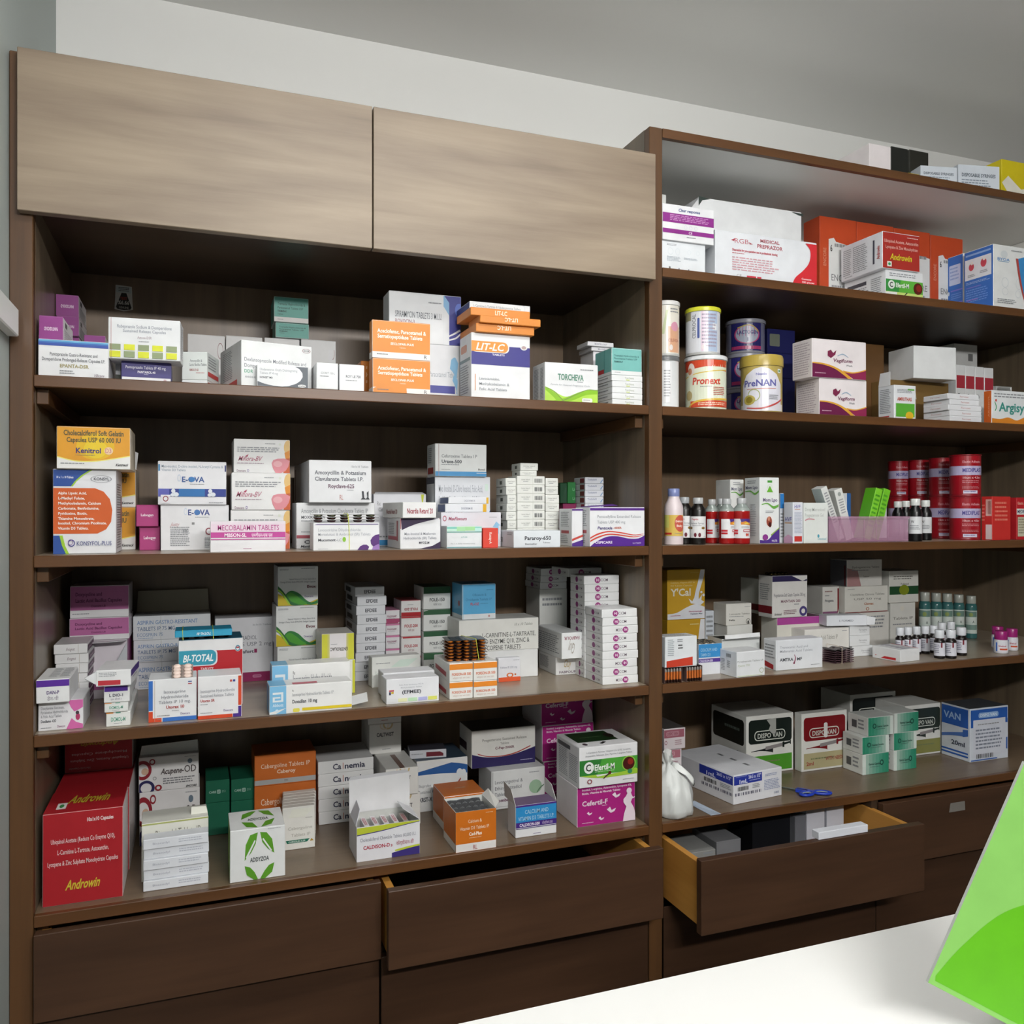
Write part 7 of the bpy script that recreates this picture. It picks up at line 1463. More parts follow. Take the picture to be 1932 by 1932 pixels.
# ================================================================== right unit, third shelf
y1 = ct('ochre and white milk-splash calcium carton, lower of two', 's3', 1259, 1330, 1171, d=.22, dep=.09, c='#c09628', pf=[p([(88, 0), (99, 0), (99, 99), (86, 99), (80, 60)], '#cfd2d8'), m(60, 10, 84, 16, 1, '#d8c888')])
ct('ochre and white milk-splash calcium carton, upper of two beside the divider', 's3', 1259, 1330, 1076, on=y1, d=.22, dep=.09, c='#c09628',
   pf=[rib([(88, 0), (82, 22), (74, 46), (70, 62)], [(99, 0), (96, 16), (84, 48), (84, 64)], '#c4c8d0'), p([(62, 68), (56, 58), (66, 64), (70, 58), (84, 60), (92, 50), (90, 62), (98, 66), (88, 72)], '#c4c8d0'), rib([(0, 88), (24, 86), (50, 76), (74, 70), (99, 76)], [(0, 99), (24, 99), (50, 99), (74, 99), (99, 99)], '#c9ccd4'), e(90, 46, 3, 2.4, '#c4c8d0'), e(96, 52, 3, 3, '#c4c8d0'), m(60, 5, 84, 8, 1, '#c8a850'), t('Calcium, Vitamin K27 &', 8, 24, 72, 27, '#d8c890'), t('D3 Tablets Capsules', 8, 30, 66, 33, '#d8c890'), t("Y'Cal", 9, 38, 62, 52, '#ddd8c8', 1), t('Novovantage', 56, 83, 92, 85.4, '#a84a70', 1), t('Calcium Plus', 60, 88, 92, 90.4, '#44506a', 1), m(8, 91, 34, 93.5, 1, '#b05a6a')])
ct('narrow pale blue-white carton beside the ochre cartons', 's3', 1331, 1347, 1153, d=.25, dep=.06, c='#a9b2bc', pf=[m(10, 10, 90, 60, 5)])
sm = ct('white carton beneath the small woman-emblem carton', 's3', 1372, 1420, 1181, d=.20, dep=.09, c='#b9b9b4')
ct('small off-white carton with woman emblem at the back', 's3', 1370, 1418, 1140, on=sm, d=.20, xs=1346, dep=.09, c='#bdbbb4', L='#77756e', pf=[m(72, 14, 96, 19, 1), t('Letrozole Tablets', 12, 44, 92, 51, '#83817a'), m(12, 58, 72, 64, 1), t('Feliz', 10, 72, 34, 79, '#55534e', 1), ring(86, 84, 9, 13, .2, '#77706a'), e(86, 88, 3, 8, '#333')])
# capsule packs at the very edge, white carton on them
def capsule_pack(label, xl, xr, d, hgt, n):
    X0, X1 = col_x(xl, d), col_x(xr, d)
    w = X1 - X0; dp = .042
    q_ = MB()
    for (a0, b0, a1, b1) in ((0, 0, .0008, dp), (w - .0008, 0, w, dp)):
        vs, fs, tg = bevel_box(a0 - w / 2, b0 - dp / 2, .0004, a1 - w / 2, b1 - dp / 2, hgt, 0); q_.add(vs, fs, lin('#6a5450'))
    vs, fs, tg = bevel_box(-w / 2 + .001, .006 - dp / 2, .0004, w / 2 - .001, dp / 2, hgt, 0); q_.add(vs, fs, lin('#2a1814'))
    o = q_.build('capsule_pack', CARD, None, loc=((X0 + X1) / 2, d + dp / 2, ZS['s3']))
    tag(o, label, 'capsules')
    for i in range(n):
        r_ = w / n * .36
        prof = [(r_ * .3, .001), (r_ * .8, .002), (r_, .004), (r_, hgt * .22), (r_ * 1.02, hgt * .22 + .0004), (r_ * 1.02, hgt * .72), (r_, hgt * .72 + .0004), (r_, hgt - .005), (r_ * .8, hgt - .003), (r_ * .3, hgt - .002)]
        cc = ['#2a1512', '#2a1512', '#2a1512', '#4a2418', '#c4682c', '#c4682c', '#8a8480', '#8a8480', '#8a8480']
        c_ = lathe(prof, 12, cols=cc).build('capsule', TIN, o, loc=(-w / 2 + w * (i + .5) / n, -dp / 2 + .0025, 0)); smooth_by_angle(c_, 50)
    PLACED.append((label, [(X0, d), (X1, d), (X1, d + dp), (X0, d + dp)], ZS['s3'], ZS['s3'] + hgt))
    return ZS['s3'] + hgt
hc = z_at(1258, (col_x(1290, .006), .006)) - ZS['s3']
zc = capsule_pack('pack of orange and black capsules beside the divider', 1254, 1287, .006, hc, 6)
capsule_pack('pack of orange and black capsules under the red-striped carton corner', 1295, 1325, .006, hc, 6)
wr = ct('white carton with red warning panel standing on the capsule packs', 's3', 1255, 1315, 1203, z0=zc + .0004, d=.004, dep=.045, c='#d3d8dc', T='#b9bcbe', pf=[m(8, 8, 28, 64, 9, '#9aa2a8'), m(38, 8, 56, 20, 2), m(40, 26, 56, 44, 2, '#555'), p([(4, 78), (86, 68), (86, 96), (4, 99)], '#c4402c')], pt=[m(6, 8, 94, 92, 8, '#8f8f8f')])
cx_ = ct('blue, violet and white calcium carton open with silver tablets bulging out', 's3', 1318, 1362, 1216, d=.065, dep=.06, c='#c9ccd4', open_top=1, pf=[r(0, 0, 99, 44, '#3a8cc8'), t('COLCIUM AND', 8, 14, 80, 24, '#a8d0ea'), t('TAMIN D3', 8, 30, 50, 40, '#a8d0ea'), r(0, 48, 99, 60, '#55388c'), t('CALDISON-500', 4, 51, 60, 58, '#e0d8ec', 1)])
for i in range(2):
    strip('silver strip of large round tablets, %s in the open blue carton' % ('front', 'rear')[i], (cx_.P[0] + cx_.w / 2, cx_.P[1] + .018 + .024 * i, cx_.z1 - .006), 0, cx_.w * .84, .03, 3, 1, foil='#8b8a84', pill='#b4b0a4', rad=.0085, hgt=.008, tilt=(.6, 0))
ow = ct('open white carton with lid raised, in the middle of the third shelf', 's3', 1362, 1433, 1206, d=.13, dep=.06, c='#b9bcbc', open_top=1, pf=[r(0, 3, 99, 8, '#8a8d8c')])
flap(ow, 'lid_flap', [(.004, .055, ow.h), (ow.w, .055, ow.h), (ow.w - .004, -.006, ow.h + .012), (.004, -.006, ow.h + .010)], '#eceef0')
flap(ow, 'tuck_flap', [(.004, -.0062, ow.h + .010), (ow.w - .004, -.0062, ow.h + .012), (ow.w - .004, -.0075, ow.h + .002), (.004, -.0075, ow.h + .000)], '#eceef0')
ct('white carton with bent corner and grey barcode turned corner-on at the edge', 's3', 1390, 1443, 1231, d=.006, xs=1334, dep=.10, ang=4, c='#d9dce0', L='#c9ccd6', T='#b9bcbc', pf=[t('Pyrazinamide Tablets I.P.', 2, 34, 96, 41, '#8b8f8e'), t('Pyzina 750', 4, 50, 46, 57, '#b4bca0'), ring(88, 78, 8, 10, .2, '#a8b088'), r(2, 94, 90, 96, '#c4d0a0')], pl=[bar(38, 12, 66, 26, '#55585e'), m(6, 36, 30, 84, 8), m(44, 40, 62, 70, 4)])
pk_ = ct('magenta-topped white carton under the purple-striped hormone carton', 's3', 1466, 1552, 1166, d=.185, xs=1436, dep=.10, c='#d8d4c8', pf=[r(0, 0, 99, 18, '#b0489a'), e(94, 9, 2, 4, '#d8a8cc')], L='#8a8478', T='#6a3a5a')
pg = ct('white hormone carton with dark violet top stripe and purple flower', 's3', 1457, 1523, 1087, on=pk_, d=.18, xs=1431, dep=.08, c='#b4b2ae', L='#7d8078', T='#2a2440', pf=[r(0, 0, 99, 14, '#2f2850'), t('Progesterone Soft Gelatin Capsules 200 mg', 4, 42, 94, 50, '#77757c'), t('MAINTAIN 200', 24, 58, 80, 64, '#8a6a74', 1), m(62, 68, 78, 72, 1), ring(88, 86, 11, 12, .5, '#4a4078'), m(32, 82, 70, 94, 3, '#8a6a74'), t('Arvinmed', 6, 88, 26, 94, '#666')], pl=[m(12, 20, 80, 60, 8), r(0, 72, 99, 90, '#7a1f28')])
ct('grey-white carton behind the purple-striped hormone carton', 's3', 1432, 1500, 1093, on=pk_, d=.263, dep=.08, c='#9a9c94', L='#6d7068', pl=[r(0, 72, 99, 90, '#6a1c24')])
strip('strip of brown-gold capsules on the hormone carton, near one', (pg.P[0] + .03, pg.P[1] + .022, pg.z1 + .0008), .1, .062, .03, 5, 2, foil='#3a3424', pill='#4a3f20', rad=.0055, hgt=.006)
am_ = ct('white carton with dark red side bar and ribbon logo near the edge', 's3', 1464, 1552, 1209, d=.045, xs=1441, dep=.07, c='#d6d9e0', L='#bfc4cc', T='#c4c6c8', pf=[t('Tranexamic Acid and', 8, 20, 68, 28, '#a0a4ac'), t('Mefenamic Acid Tablets', 8, 33, 78, 41, '#a0a4ac'), t('AMTRA', 8, 60, 36, 70, '#55585e', 1), t('MF', 44, 60, 55, 70, '#55585e', 1), rib([(38, 50), (40, 62), (37, 76)], [(39.5, 50), (42, 62), (40, 76)], '#9a5a70'), e(38, 78, 1.8, 3.4, '#7a2a48'), r(2.4, 0, 3, 99, '#b4b8c0'), m(74, 86, 94, 90, 1)], pl=[m(10, 16, 90, 66, 5), p([(0, 72), (80, 82), (80, 98), (0, 90)], '#a8242c')])
tx = ct('wide off-white carton behind the ribbon-logo carton', 's3', 1518, 1602, 1189, d=.135, xs=1487, dep=.07, c='#c6c4bd', T='#a9a8a4', L='#9a9890', pf=[t('Tranexamic Acid Tablets IP', 4, 20, 74, 34, '#9a9890'), m(84, 8, 97, 12, 1)])
for i in range(7):
    strip('maroon-backed tablet strip, %s of seven at the middle of the third shelf' % ORD[i], (col_x(1580, .095), .095, ZS['s3'] + .0008 + .0052 * i), .12 - .02 * (i % 3), .064, .045, 5, 2, foil='#8a6a76' if i < 6 else '#5a5458', pill='#2a1018', rad=.0040, hgt=.0015, wave=.0018, freq=1.25, thick=.0016, group='maroon-backed tablet strips')
band(None, [(col_x(1592, .06), .066, ZS['s3'] + .001), (col_x(1592, .06), .066, ZS['s3'] + .04), (col_x(1592, .06) + .003, .095, ZS['s3'] + .0412), (col_x(1592, .06) + .006, .126, ZS['s3'] + .04), (col_x(1592, .06) + .006, .126, ZS['s3'] + .001)], M_BANDW, label='pale rubber band round the maroon-backed tablet strips')
lw = None
h3 = even('s3', 1604, 1181, .14, 3)
for i in range(3):
    lw = ct('small white carton, %s of three under the open long carton' % ('lowest', 'middle', 'topmost')[i], 's3', 1604 + (4 if i == 0 else 0), 1641 + (6 if i == 0 else 0), 0, h=h3, on=lw, d=.135, xs=None, dep=.06, c='#d0d3d6', pf=[t('Ferrozine', 44, 36, 84, 54, '#8a8c90'), m(48, 66, 80, 74, 1)], group='small white cartons under the long one')
lg = ct('long white carton with torn open end on the small white cartons', 's3', 1560, 1636, 1162, on=lw, d=.145, ang=-13, dep=.045, c='#c6cad2', T='#a9aeb8', pf=[t('E FORMED', 30, 40, 66, 58, '#7a7e88')])
flap(lg, 'end_flap', [(lg.w, .001, .002), (lg.w, .001, lg.h - .002), (lg.w + .022, -.002, lg.h - .006), (lg.w + .020, -.001, .003)], '#c9ccd2')
flap(lg, 'end_flap', [(lg.w, .001, .002), (lg.w + .02, .0, .001), (lg.w + .018, .03, .001), (lg.w, .044, .002)], '#d4d6da')
ct('long white carton with red stripes lying end-on at the edge', 's3', 1699, 1735, 1227, d=.028, xs=1646, dep=.14, ang=6, c='#d6d7da', T='#b8b6c0', pf=[rib([(46, 30), (70, 26), (84, 40)], [(46, 32), (70, 28), (83, 42)], '#a9aab0')], pl=[r(10, 70, 84, 90, '#c02c30')], pt=[r(92, 2, 99, 98, '#c04a50'), m(30, 6, 80, 96, 5, '#8a8498')])
# cartons at the back
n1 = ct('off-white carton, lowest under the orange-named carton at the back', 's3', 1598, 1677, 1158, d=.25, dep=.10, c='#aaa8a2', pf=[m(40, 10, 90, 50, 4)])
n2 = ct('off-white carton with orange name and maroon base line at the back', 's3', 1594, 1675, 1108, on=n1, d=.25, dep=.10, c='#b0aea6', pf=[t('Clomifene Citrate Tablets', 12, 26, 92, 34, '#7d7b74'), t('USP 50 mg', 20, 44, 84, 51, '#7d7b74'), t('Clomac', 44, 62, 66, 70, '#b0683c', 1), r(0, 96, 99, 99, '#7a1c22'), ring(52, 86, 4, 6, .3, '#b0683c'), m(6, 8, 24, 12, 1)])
ct('off-white carton topmost under the shelf with reddish corner', 's3', 1598, 1664, 1057, on=n2, d=.25, xs=1566, dep=.10, c='#8f8d88', L='#55555a', pf=[p([(0, 30), (30, 40), (40, 99), (0, 99)], '#a88080'), t('Dydrogesterone Tablets', 14, 24, 92, 31, '#5f5d5a'), m(14, 38, 70, 44, 1), t('Duphaston', 46, 60, 62, 66, '#5a4a48')], pl=[r(84, 20, 92, 96, '#5a1c20')])  # left side painted dark for shade
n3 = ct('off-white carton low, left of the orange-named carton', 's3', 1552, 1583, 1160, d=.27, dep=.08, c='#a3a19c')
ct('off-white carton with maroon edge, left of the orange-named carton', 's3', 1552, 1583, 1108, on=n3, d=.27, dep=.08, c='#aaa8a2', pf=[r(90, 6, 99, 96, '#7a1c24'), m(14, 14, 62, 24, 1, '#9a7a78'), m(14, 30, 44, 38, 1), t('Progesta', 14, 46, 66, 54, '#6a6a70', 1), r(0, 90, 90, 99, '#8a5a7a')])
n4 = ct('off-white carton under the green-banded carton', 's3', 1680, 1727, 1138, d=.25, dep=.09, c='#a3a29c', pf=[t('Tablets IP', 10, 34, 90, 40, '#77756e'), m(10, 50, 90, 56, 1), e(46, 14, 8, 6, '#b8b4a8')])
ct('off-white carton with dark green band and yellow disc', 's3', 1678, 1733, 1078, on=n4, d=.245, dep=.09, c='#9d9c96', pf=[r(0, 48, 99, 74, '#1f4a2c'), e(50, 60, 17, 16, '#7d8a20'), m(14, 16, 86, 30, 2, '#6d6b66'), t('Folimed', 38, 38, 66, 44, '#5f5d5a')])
# small brown medicine bottles with white caps
SB = [(.92, 0), (.99, .015), (1, .04), (1, .58), (.95, .63), (.66, .68), (.62, .70), (.62, .74)]
SBL = [r(0, 0, 100, 100, '#c4c4d0'), r(60, 0, 72, 36, '#7a2430'), m(8, 14, 54, 84, 5, '#77778a')]
pos = ((1698, 1228, 1174), (1713, 1226, 1175.5), (1729, 1227, 1174.5), (1745.5, 1228, 1176.5), (1761.5, 1229, 1176), (1777, 1228, 1179), (1794, 1229, 1178), (1772.5, 1237, 1187), (1794, 1239, 1187), (1813.5, 1233, 1184))
nm_ = ('first', 'second', 'third', 'fourth', 'fifth', 'sixth', 'seventh')
hb_ = None
for i, (xc, yb_, yt_) in enumerate(pos):
    lab_ = 'small brown glass bottle with white cap, %s from the left in the rear row' % nm_[i] if i < 7 else 'small brown glass bottle with white cap, %s in the front row' % ('left', 'middle', 'right')[i - 7]
    q_ = bottle(lab_, 's3', xc, 19.5 if i > 6 else 16.5, yt_, (.10, .10, .10, .10, .10, .135, .14)[i] if i < 7 else (.03, .02, .045)[i - 7], SB, (.86, .72, 1), glass='#150f0e', capcol='#d9dce2', lab=SBL, labz=(.10, .56), h=.072, group='small brown bottles with white caps')
TB = [(.94, 0), (.99, .01), (1, .03), (1, .74), (.9, .80), (.6, .83), (.56, .84), (.56, .86)]
M_TEALPL = board('teal_liquid_bottle', 0.2, 0.5, 0.0)
TBL = [r(0, 0, 100, 100, '#a9b6ae'), r(6, 4, 94, 28, '#6d8a80'), e(50, 18, 14, 8, '#8a9a58'), r(6, 30, 94, 50, '#b4beb8'), t('A', 60, 44, 72, 54, '#4a5a54', 1), r(6, 62, 94, 84, '#7d978e')]
for i, (xc, yt_) in enumerate(((1744.5, 1117), (1766, 1118.5), (1787, 1119.5), (1808.5, 1121.5), (1832, 1124))):
    bottle('tall teal liquid bottle with white cap, %s of five at the back' % ('leftmost', 'second from left', 'middle', 'fourth from left', 'rightmost')[i], 's3', xc, 20.5, yt_, .255 if i % 2 == 0 else .262, TB, (.82, .82, 1), glass='#3a6a6a', capcol='#a9aca4', lab=TBL, labz=(.12, .66), mat=M_TEALPL, group='tall teal bottles')
PB = [(.9, 0), (.98, .02), (1, .05), (1, .52), (.94, .60), (.7, .64), (.68, .66), (.68, .68)]
PBL = [r(0, 0, 100, 100, '#d3d3dc'), r(20, 0, 30, 100, '#3a6ac0'), t('Shelcal', 36, 30, 80, 48, '#b04a60', 1), r(44, 66, 90, 84, '#c8502c')]
for i, (xc, yt_, dd) in enumerate(((1888.5, 1188, .03), (1909, 1182, .055), (1882, 1180, .10))):
    bottle('small white bottle with magenta cap, %s of three by the right end' % ('foremost', 'right', 'rearmost')[i], 's3', xc, 24.5 if i == 0 else 21, yt_, dd, PB, (.92, .62, 1), glass='#d6d6de', capcol='#9a2070', lab=PBL, labz=(.1, .5), h=.058, group='white bottles with magenta caps')

# ================================================================== right unit, lowest shelf
pa = ct('pale pink syringe carton, lowest beside the divider, behind the plastic bag', 's4', 1253, 1286, 1462, d=.125, dep=.12, c='#c4b8bc')
pa2 = ct('pale pink syringe carton in the middle, behind the plastic bag', 's4', 1253, 1286, 1415, on=pa, d=.125, dep=.12, c='#c0b4b8', pf=[r(0, 4, 92, 36, '#b0707e'), rr(10, 10, 60, 28, 5, '#c89aa4'), t('VAN', 16, 13, 54, 25, '#a05a6a', 1), m(50, 50, 80, 80, 3, '#b08a94')])
ct('pale pink syringe carton on top, beside the divider', 's4', 1253, 1293, 1376, on=pa2, d=.12, dep=.12, c='#b8acb0', T='#55504e', pf=[r(0, 6, 94, 44, '#a0606e'), rr(10, 14, 70, 36, 5, '#b88a94'), t('DISPO VAN', 14, 18, 66, 32, '#945060', 1), ring(8, 66, 6, 10, .3, '#904a5a'), m(50, 56, 86, 84, 3, '#a8848c')])  # top face painted dark grey as shade
sy = ct('long white syringe carton with blue label and barcode, corner toward the edge', 's4', 1384, 1475, 1464, d=.045, ang=7, dep=.22, c='#d0d2d8', L='#b9bbc4', T='#a9abae', name='syringe_carton',
   pf=[r(1, 4, 58, 34, '#2a3a9c'), t('26G x 1/2"', 30, 8, 56, 19, '#d8dcf0', 1), t('1mL', 10, 18, 28, 31, '#e4e8f6', 1), m(4, 6, 28, 11, 1, '#8a94cc'), m(32, 24, 56, 30, 1, '#a8b0dc'), bar(8, 42, 30, 56), bar(3, 62, 56, 72, '#667'), m(38, 40, 54, 56, 3), m(64, 14, 92, 24, 2, '#8a94b8'), m(62, 34, 96, 72, 7, '#8f98b8'), t('100', 82, 80, 93, 88, '#77809c')],
   pl=[r(46, 4, 99, 34, '#2a3a9c'), t('1mL', 56, 18, 72, 31, '#d8dcf0', 1), t('26G x 1/2"', 74, 9, 97, 19, '#c8cce8', 1), bar(54, 42, 74, 56), bar(50, 62, 98, 72, '#667'), m(80, 40, 97, 56, 3)], pt=[m(56, 30, 62, 92, 3, '#77787c')])
def dispo(label, xl, xr, yt, col, foot, **k):
    lo = k.pop('dim', 0)
    wht = '#d4d4ce'
    return ct(label, 's4', xl, xr, yt, name='syringe_carton', c=wht, T=k.pop('Tc', '#d4d4ce'),
        pf=[rr(5, 7, 96, 48, 6, col), rr(17, 26, 82, 43, 7, '#b4b8ac'), rr(18.2, 27.6, 80.8, 41.4, 6.4, col), t('DISPO VAN', 23, 31, 76, 39, '#c9cdc4', 1), rib([(10, 60), (30, 58), (52, 55), (56, 53)], [(10, 61), (30, 60.5), (52, 64), (56, 66)], col if col != '#15201c' else '#22282a'), p([(40, 54), (78, 50), (78, 56), (40, 60)], '#8f8a8a'), p([(76, 49), (80, 48), (80, 50), (92, 49), (92, 47), (94, 47), (94, 54), (92, 54), (92, 52), (80, 54), (80, 58), (76, 58)], col), r(5, 69, 96, 96, foot), m(20, 78, 80, 83, 1, '#77805a')] + k.pop('x', []), **k)
dispo('syringe carton with black panel and lime foot, torn tape on its front', 1408, 1497, 1353, '#15201c', '#4f9a2c', d=.215, xs=1342, dep=.16, L='#d4d4ce', pl=[rr(6, 8, 94, 52, 6, '#121814'), m(40, 24, 90, 34, 1, '#55605a'), ring(76, 70, 6, 7, .3, '#444')], x=[p([(42, 8), (62, 6), (62, 30), (56, 34), (46, 26), (50, 18)], '#a9aba6')])
dispo('syringe carton with dark red panel and cream foot', 1512, 1598, 1348, '#7a0f18', '#b4ab84', d=.19, xs=1499, dep=.16, x=[t('2ml', 10, 84, 26, 90, '#a0463c', 1), t('WITH NEEDLE', 52, 78, 95, 84, '#9a4a40', 1), rr(48, 18, 56, 44, 3, '#c9c9c4')])
dispo('syringe carton with dark panel behind the mint-green cartons', 1604, 1690, 1312, '#141c1c', '#5a5a50', d=.31, dep=.12, dim=1)
TG = '#2f8a6c'
def mint(label, xl, xr, yt, flp=0, **k):
    return ct(label, 's4', xl, xr, yt, dep=.07, c='#b9bdb8', T='#6d706c', L='#b0b2ac', pf=[r(*((12.4 * k_, 0, 12.4 * k_ + 12.4, 99) if not flp else (99 - 12.4 * k_ - 12.4, 0, 99 - 12.4 * k_, 99)), '#%02x%02x%02x' % tuple(int(a_ + (b_ - a_) * (k_ / 7) ** 1.3) for a_, b_ in ((47, 185), (138, 198), (108, 190)))) for k_ in range(8)] + [ring(24 if not flp else 72, 46, 7, 14, .4, '#1d4a40'), t('Opemax Capsules', 34 if not flp else 22, 44, 80 if not flp else 66, 54, '#3a5a50', 1), m(28, 62, 70, 68, 1, '#4a6a60')], pl=[r(20, 30, 44, 70, '#55585a'), m(52, 20, 84, 80, 3)], **k)
q1_ = mint('mint-green and white carton, bottom row, left column of six', 1627, 1677, 1425, flp=1, d=.115, xs=1590)
q2_ = mint('mint-green and white carton, middle row, left column of six', 1627, 1677, 1392, on=q1_, d=.115, xs=1590)
mint('mint-green and white carton, top row, left column of six', 1638, 1685, 1355, on=q2_, d=.115, xs=1600)
q4_ = mint('mint-green and white carton, bottom row, right column of six', 1686.5, 1729, 1417, flp=1, d=.115)
q5_ = mint('mint-green and white carton, middle row, right column of six', 1686.5, 1729, 1384, on=q4_, d=.115)
mint('mint-green and white carton, top row, right column of six', 1687, 1733, 1347, flp=1, on=q5_, d=.115)
dispo('grey-green syringe carton between the mint-green and blue cartons', 1708, 1776, 1333, '#2a332e', '#8a8a50', d=.20, dep=.14, dim=1, Tc='#d4d4ce')
ct('white syringe carton with blue borders, corner-on at the right end', 's4', 1830, 1902, 1338, name='syringe_carton', d=.10, xs=1776, dep=.10, c='#bcc4d2', T='#4a4c50',  # white board, its top darkened to stand in for shade
   pf=[r(2, 3, 98, 24, '#2a5cae'), rr(22, 9, 74, 19, 4, '#8fb0dc'), t('DISPO VAN', 26, 11.5, 70, 16.5, '#dce6f4', 1), r(2, 24, 8, 36, '#2a5cae'), r(92, 24, 98, 32, '#2a5cae'), r(8, 22, 92, 90, '#b0b6c4'), m(20, 30, 80, 34, 1), m(14, 40, 86, 80, 6, '#7d8494'), bar(16, 86, 60, 94), r(2, 96, 70, 98, '#2a5cae'), r(94, 60, 97, 82, '#2a5cae')],
   pl=[r(2, 3, 94, 38, '#2a5cae'), t('VAN', 10, 14, 70, 26, '#a8c4e8', 1), rib([(2, 58), (40, 52), (80, 46)], [(2, 64), (40, 58), (80, 54)], '#4a70b4'), p([(76, 42), (94, 40), (94, 52), (76, 56)], '#3a64b0'), t('20ml', 36, 66, 84, 74, '#333c50', 1), r(2, 84, 94, 87, '#2a5cae'), r(2, 90, 94, 93, '#2a5cae')])
# plastic carrier bag, knotted
mbx = MB()
bX, bY = col_x(1267, .058), .060
NB = 40
prof_b = [(.047, 0.0), (.053, .004), (.055, .016), (.054, .034), (.052, .050), (.047, .064), (.040, .077), (.032, .089), (.023, .099), (.014, .107), (.010, .112), (.014, .119), (.017, .128)]
vs, fs = [], []
rb_ = random.Random(3)
for k, (rad, z) in enumerate(prof_b):
    t_ = k / 12
    for i in range(NB):
        a_ = 2 * PI * i / NB
        wob = 1 + .05 * math.sin(3 * a_ + 1.2) + (.035 + .10 * t_) * math.sin(7 * a_ + 2.6 * math.sin(k * .5)) + (.02 + .05 * t_) * math.sin(13 * a_ + k * .8) + rb_.uniform(-.012, .012)
        x = rad * wob * math.cos(a_) * .90 - .012 * t_ ** 1.4
        y = rad * wob * math.sin(a_)
        vs.append((max(x, -(bX - .9405)), max(y, -bY + .004), z + (.003 * math.sin(4 * a_ + k) if 0 < k < 12 else 0) + (.010 * math.sin(2 * a_) if k == 12 else 0)))
for k in range(len(prof_b) - 1):
    for i in range(NB):
        j = (i + 1) % NB
        fs.append((k * NB + i, k * NB + j, (k + 1) * NB + j, (k + 1) * NB + i))
fs.append(tuple(range(NB - 1, -1, -1)))
mbx.add(vs, fs, (.9, .9, .9))
bag = mbx.build('plastic_bag', M_POLY, None, loc=(bX, bY, ZS['s4'] + .0004), smooth=True)
tag(bag, 'white knotted plastic carrier bag beside the divider on the lowest shelf', 'bag')
mbx = MB()
hp = [(-.006, -.012, .108), (.006, -.022, .104), (.018, -.032, .094), (.028, -.038, .082), (.032, -.040, .074)]
for i, q_ in enumerate(hp):
    pass
vs, fs = [], []
for i, (x, y, z) in enumerate(hp):
    w_ = .0065 + .0012 * math.sin(i * 2.1)
    for k in range(8):
        a_ = 2 * PI * k / 8
        vs.append((x + w_ * .5 * math.cos(a_), y + w_ * .5 * math.sin(a_), z + w_ * math.sin(a_) + w_ * .5 * math.cos(a_)))
for i in range(len(hp) - 1):
    for k in range(8):
        fs.append((i * 8 + k, i * 8 + (k + 1) % 8, (i + 1) * 8 + (k + 1) % 8, (i + 1) * 8 + k))
fs += [tuple(range(7, -1, -1)), tuple((len(hp) - 1) * 8 + k for k in range(8))]
mbx.add(vs, fs, (.9, .9, .9))
mbx.build('handle', M_POLY, bag, smooth=True)
# leaflet
X0 = col_x(1312, .06); X1 = col_x(1356, .008)
mbx = MB()
pl_ = [(X0, .085), (X0 + .016, .090), (X1 + .004, .006), (X1 - .022, .006)]
q0 = [(x, y, .0006) for x, y in pl_]; q1 = [(x, y, .0016 + (.004 if k == 1 else 0)) for k, (x, y) in enumerate(pl_)]
mbx.add(q0 + q1, [(3, 2, 1, 0), (4, 5, 6, 7), (0, 1, 5, 4), (1, 2, 6, 5), (2, 3, 7, 6), (3, 0, 4, 7)], lin('#aab6c6'))
o = mbx.build('leaflet', CARD, None, loc=(0, 0, ZS['s4']))
tag(o, 'folded pale blue leaflet lying before the white syringe carton', 'leaflet')
# scissors
sx, sy_ = col_x(1524, .05), .05
sc_ = empty('scissors', (sx, sy_, ZS['s4'] + .0005))
tag(sc_, 'blue-handled scissors lying on the lowest shelf', 'scissors')
def tube_ring(pts, rad, name, mat, col, parent):
    N, n = len(pts), 8
    V = [Vector(q) for q in pts]; vs, fs = [], []
    for i in range(N):
        td = (V[(i + 1) % N] - V[i - 1]).normalized()
        a_ = td.cross(Vector((0, 0, 1))).normalized(); b_ = Vector((0, 0, 1))
        for k in range(n):
            an = 2 * PI * k / n
            vs.append(tuple(V[i] + a_ * math.cos(an) * rad + b_ * math.sin(an) * rad * .8))
    for i in range(N):
        for k in range(n):
            fs.append((i * n + k, ((i + 1) % N) * n + k, ((i + 1) % N) * n + (k + 1) % n, i * n + (k + 1) % n))
    q_ = MB(); q_.add(vs, fs, lin(col))
    return q_.build(name, mat, parent, smooth=True)
for i, (cx0, cy0, ra, rb2, rot) in enumerate(((-.013, -.012, .017, .011, .15), (.026, -.018, .020, .010, -.55))):
    pts = []
    for k in range(20):
        a_ = 2 * PI * k / 20
        x, y = ra * math.cos(a_), rb2 * math.sin(a_)
        pts.append((cx0 + x * math.cos(rot) - y * math.sin(rot), cy0 + x * math.sin(rot) + y * math.cos(rot), .0052))
    h_ = tube_ring(pts, .0042, 'handle', TIN, '#2440b4', sc_)
    pts2 = [(cx0 + (q_[0] - cx0) * .68, cy0 + (q_[1] - cy0) * .62, .0056) for q_ in pts]
    tube_ring(pts2, .0018, 'finger_grip', TIN, '#8a97a0', h_)
mbx = MB()
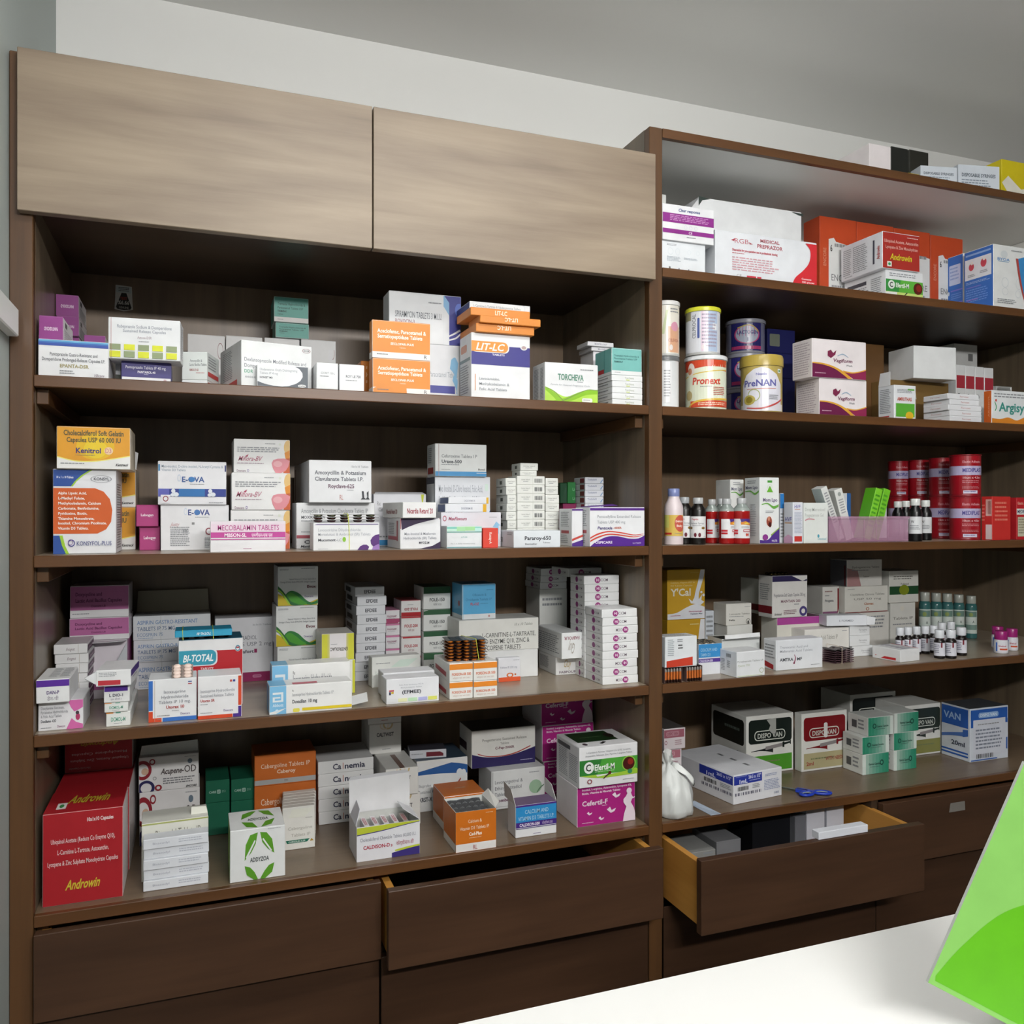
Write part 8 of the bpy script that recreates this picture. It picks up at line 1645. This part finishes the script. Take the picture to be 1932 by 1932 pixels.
for (a0, b0) in (((.010, -.012), (-.014, .022)), ((-.004, -.002), (-.020, .018))):
    d_ = Vector((b0[0] - a0[0], b0[1] - a0[1], 0)).normalized(); n_ = Vector((-d_.y, d_.x, 0)) * .006
    A, B_ = Vector((*a0, .0015)), Vector((*b0, .0015))
    q0 = [A - n_, A + n_, B_ + n_ * .8, B_ - n_ * .8]
    q1 = [v + Vector((0, 0, .007)) for v in q0]
    mbx.add(q0 + q1, [(3, 2, 1, 0), (4, 5, 6, 7), (0, 1, 5, 4), (1, 2, 6, 5), (2, 3, 7, 6), (3, 0, 4, 7)], lin('#2440b4'))
mbx.build('shank', TIN, sc_)
mbx = MB()
for (bx_, z_) in (((-.052, .072), .0028), ((-.058, .066), .0052)):
    A = Vector((-.016, .020, z_)); B_ = Vector((*bx_, z_)); d_ = (B_ - A).normalized(); n_ = Vector((-d_.y, d_.x, 0)) * .005
    q0 = [A - n_, A + n_, B_ + n_ * .1, B_ - n_ * .1]; q1 = [v + Vector((0, 0, .0012)) for v in q0]
    mbx.add(q0 + q1, [(3, 2, 1, 0), (4, 5, 6, 7), (0, 1, 5, 4), (1, 2, 6, 5), (2, 3, 7, 6), (3, 0, 4, 7)], (.6, .6, .6))
mbx.build('blade', M_STEEL, sc_)

# ================================================================== in the open drawer
zf = ZD - 0.006 - .15 + .012 + .0065
def indrawer(label, xl, xr, y, h, c, dep=.10, pf=(), name='medicine_carton'):
    return carton(name, label, 's4', xl, xr, 0, z0=zf, h=h, d=y, dep=dep, c=c, pf=list(pf), back=9, noshrink=0)
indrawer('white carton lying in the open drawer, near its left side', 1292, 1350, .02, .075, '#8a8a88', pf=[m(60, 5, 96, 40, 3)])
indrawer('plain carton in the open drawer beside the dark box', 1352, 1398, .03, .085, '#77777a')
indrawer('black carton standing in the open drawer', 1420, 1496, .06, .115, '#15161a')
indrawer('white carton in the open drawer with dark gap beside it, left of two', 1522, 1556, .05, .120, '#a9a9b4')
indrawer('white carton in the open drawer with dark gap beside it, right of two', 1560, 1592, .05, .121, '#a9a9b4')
bxd = indrawer('white carton on its side behind the drawer front', 1500, 1520, .04, .110, '#6d6e74')  # white carton coloured grey for the shade inside the drawer
# white flat carton resting on the drawer front edge
xw0, xw1 = col_x(1528, -.11), col_x(1620, -.11)
mbx = MB(); vs, fs, tg = bevel_box(-(xw1 - xw0) / 2, -.008, 0, (xw1 - xw0) / 2, .014, .016, .0008); mbx.add(vs, fs, lin('#dfe2ea'))
o = mbx.build('medicine_carton', CARD, None, loc=((xw0 + xw1) / 2, -.130, ZD - .0056))
tag(o, 'flat bright white carton resting on the open drawer front', 'carton')

# ================================================================== green card on the counter, foreground
def on_view(px, py, depth):
    lat = (px - 966) / FPX * depth; up = -(py - 966) / FPX * depth
    return Vector((depth * SY + lat * CY, -DIST + depth * CY - lat * SY, EYE + up))
A = on_view(1934, 1437, .95)
C_ = on_view(1858, 1610, .94)
ez = (A - C_).normalized()
W_ = Vector((CY, -SY, 0)); W_ = (W_ - ez * W_.dot(ez)).normalized()
CW = .15
L_ = (A.z - .9662 + W_.z * CW) / ez.z
edge = ez * L_
Bq = A - edge
N_ = ez.cross(W_).normalized()
if N_.dot(Vector((0, -1, 0))) < 0: N_ = -N_
gb = [Bq, Bq + W_ * CW, A + W_ * CW, A]
mbx = MB()
th = N_ * -.005
c0 = gb[1].copy(); c0.z = .9655
q0 = [v - c0 for v in gb]; q1 = [v + th - c0 for v in gb]
mbx.add(q0 + q1, [(0, 1, 2, 3), (7, 6, 5, 4), (0, 4, 5, 1), (1, 5, 6, 2), (2, 6, 7, 3), (3, 7, 4, 0)], [lin('#7fb85c'), lin('#d4d8d2'), lin('#c4c8c4'), lin('#c4c8c4'), lin('#c4c8c4'), lin('#c4c8c4')])
gc = mbx.build('display_card', CARD, None, loc=c0)
tag(gc, 'lime green display card tilted on the counter in the near corner', 'card')
pm = MB()
draw(pm, [rib([(3, 96), (12, 80), (30, 60), (60, 46), (97, 40)], [(4, 98), (20, 98), (45, 98), (70, 98), (97, 98)], '#5cab1a')], lambda u, v, f: tuple(gb[0] - c0 + W_ * CW * u + edge * (1 - v) + N_ * f), CW / L_)
pm.build('front_print', CARD, gc)
# easel strut behind the card, reaching the counter
ctr = (gb[0] + gb[1] + gb[2] + gb[3]) / 4 - N_ * .0055
ft = Vector((ctr.x, ctr.y, .9662)) - Vector((N_.x, N_.y, 0)).normalized() * .09
sd = W_ * .02
q0 = [ctr - sd - c0, ctr + sd - c0, ft + sd - c0, ft - sd - c0]
for q_ in q0[2:]: q_.z = .0008
q1 = [v - N_ * .003 for v in q0]
for q_ in q1[2:]: q_.z = .0008
mbx = MB()
mbx.add(q0 + q1, [(0, 1, 2, 3), (7, 6, 5, 4), (0, 4, 5, 1), (1, 5, 6, 2), (2, 6, 7, 3), (3, 7, 4, 0)], lin('#d4d8d2'))
mbx.build('easel_strut', CARD, gc)
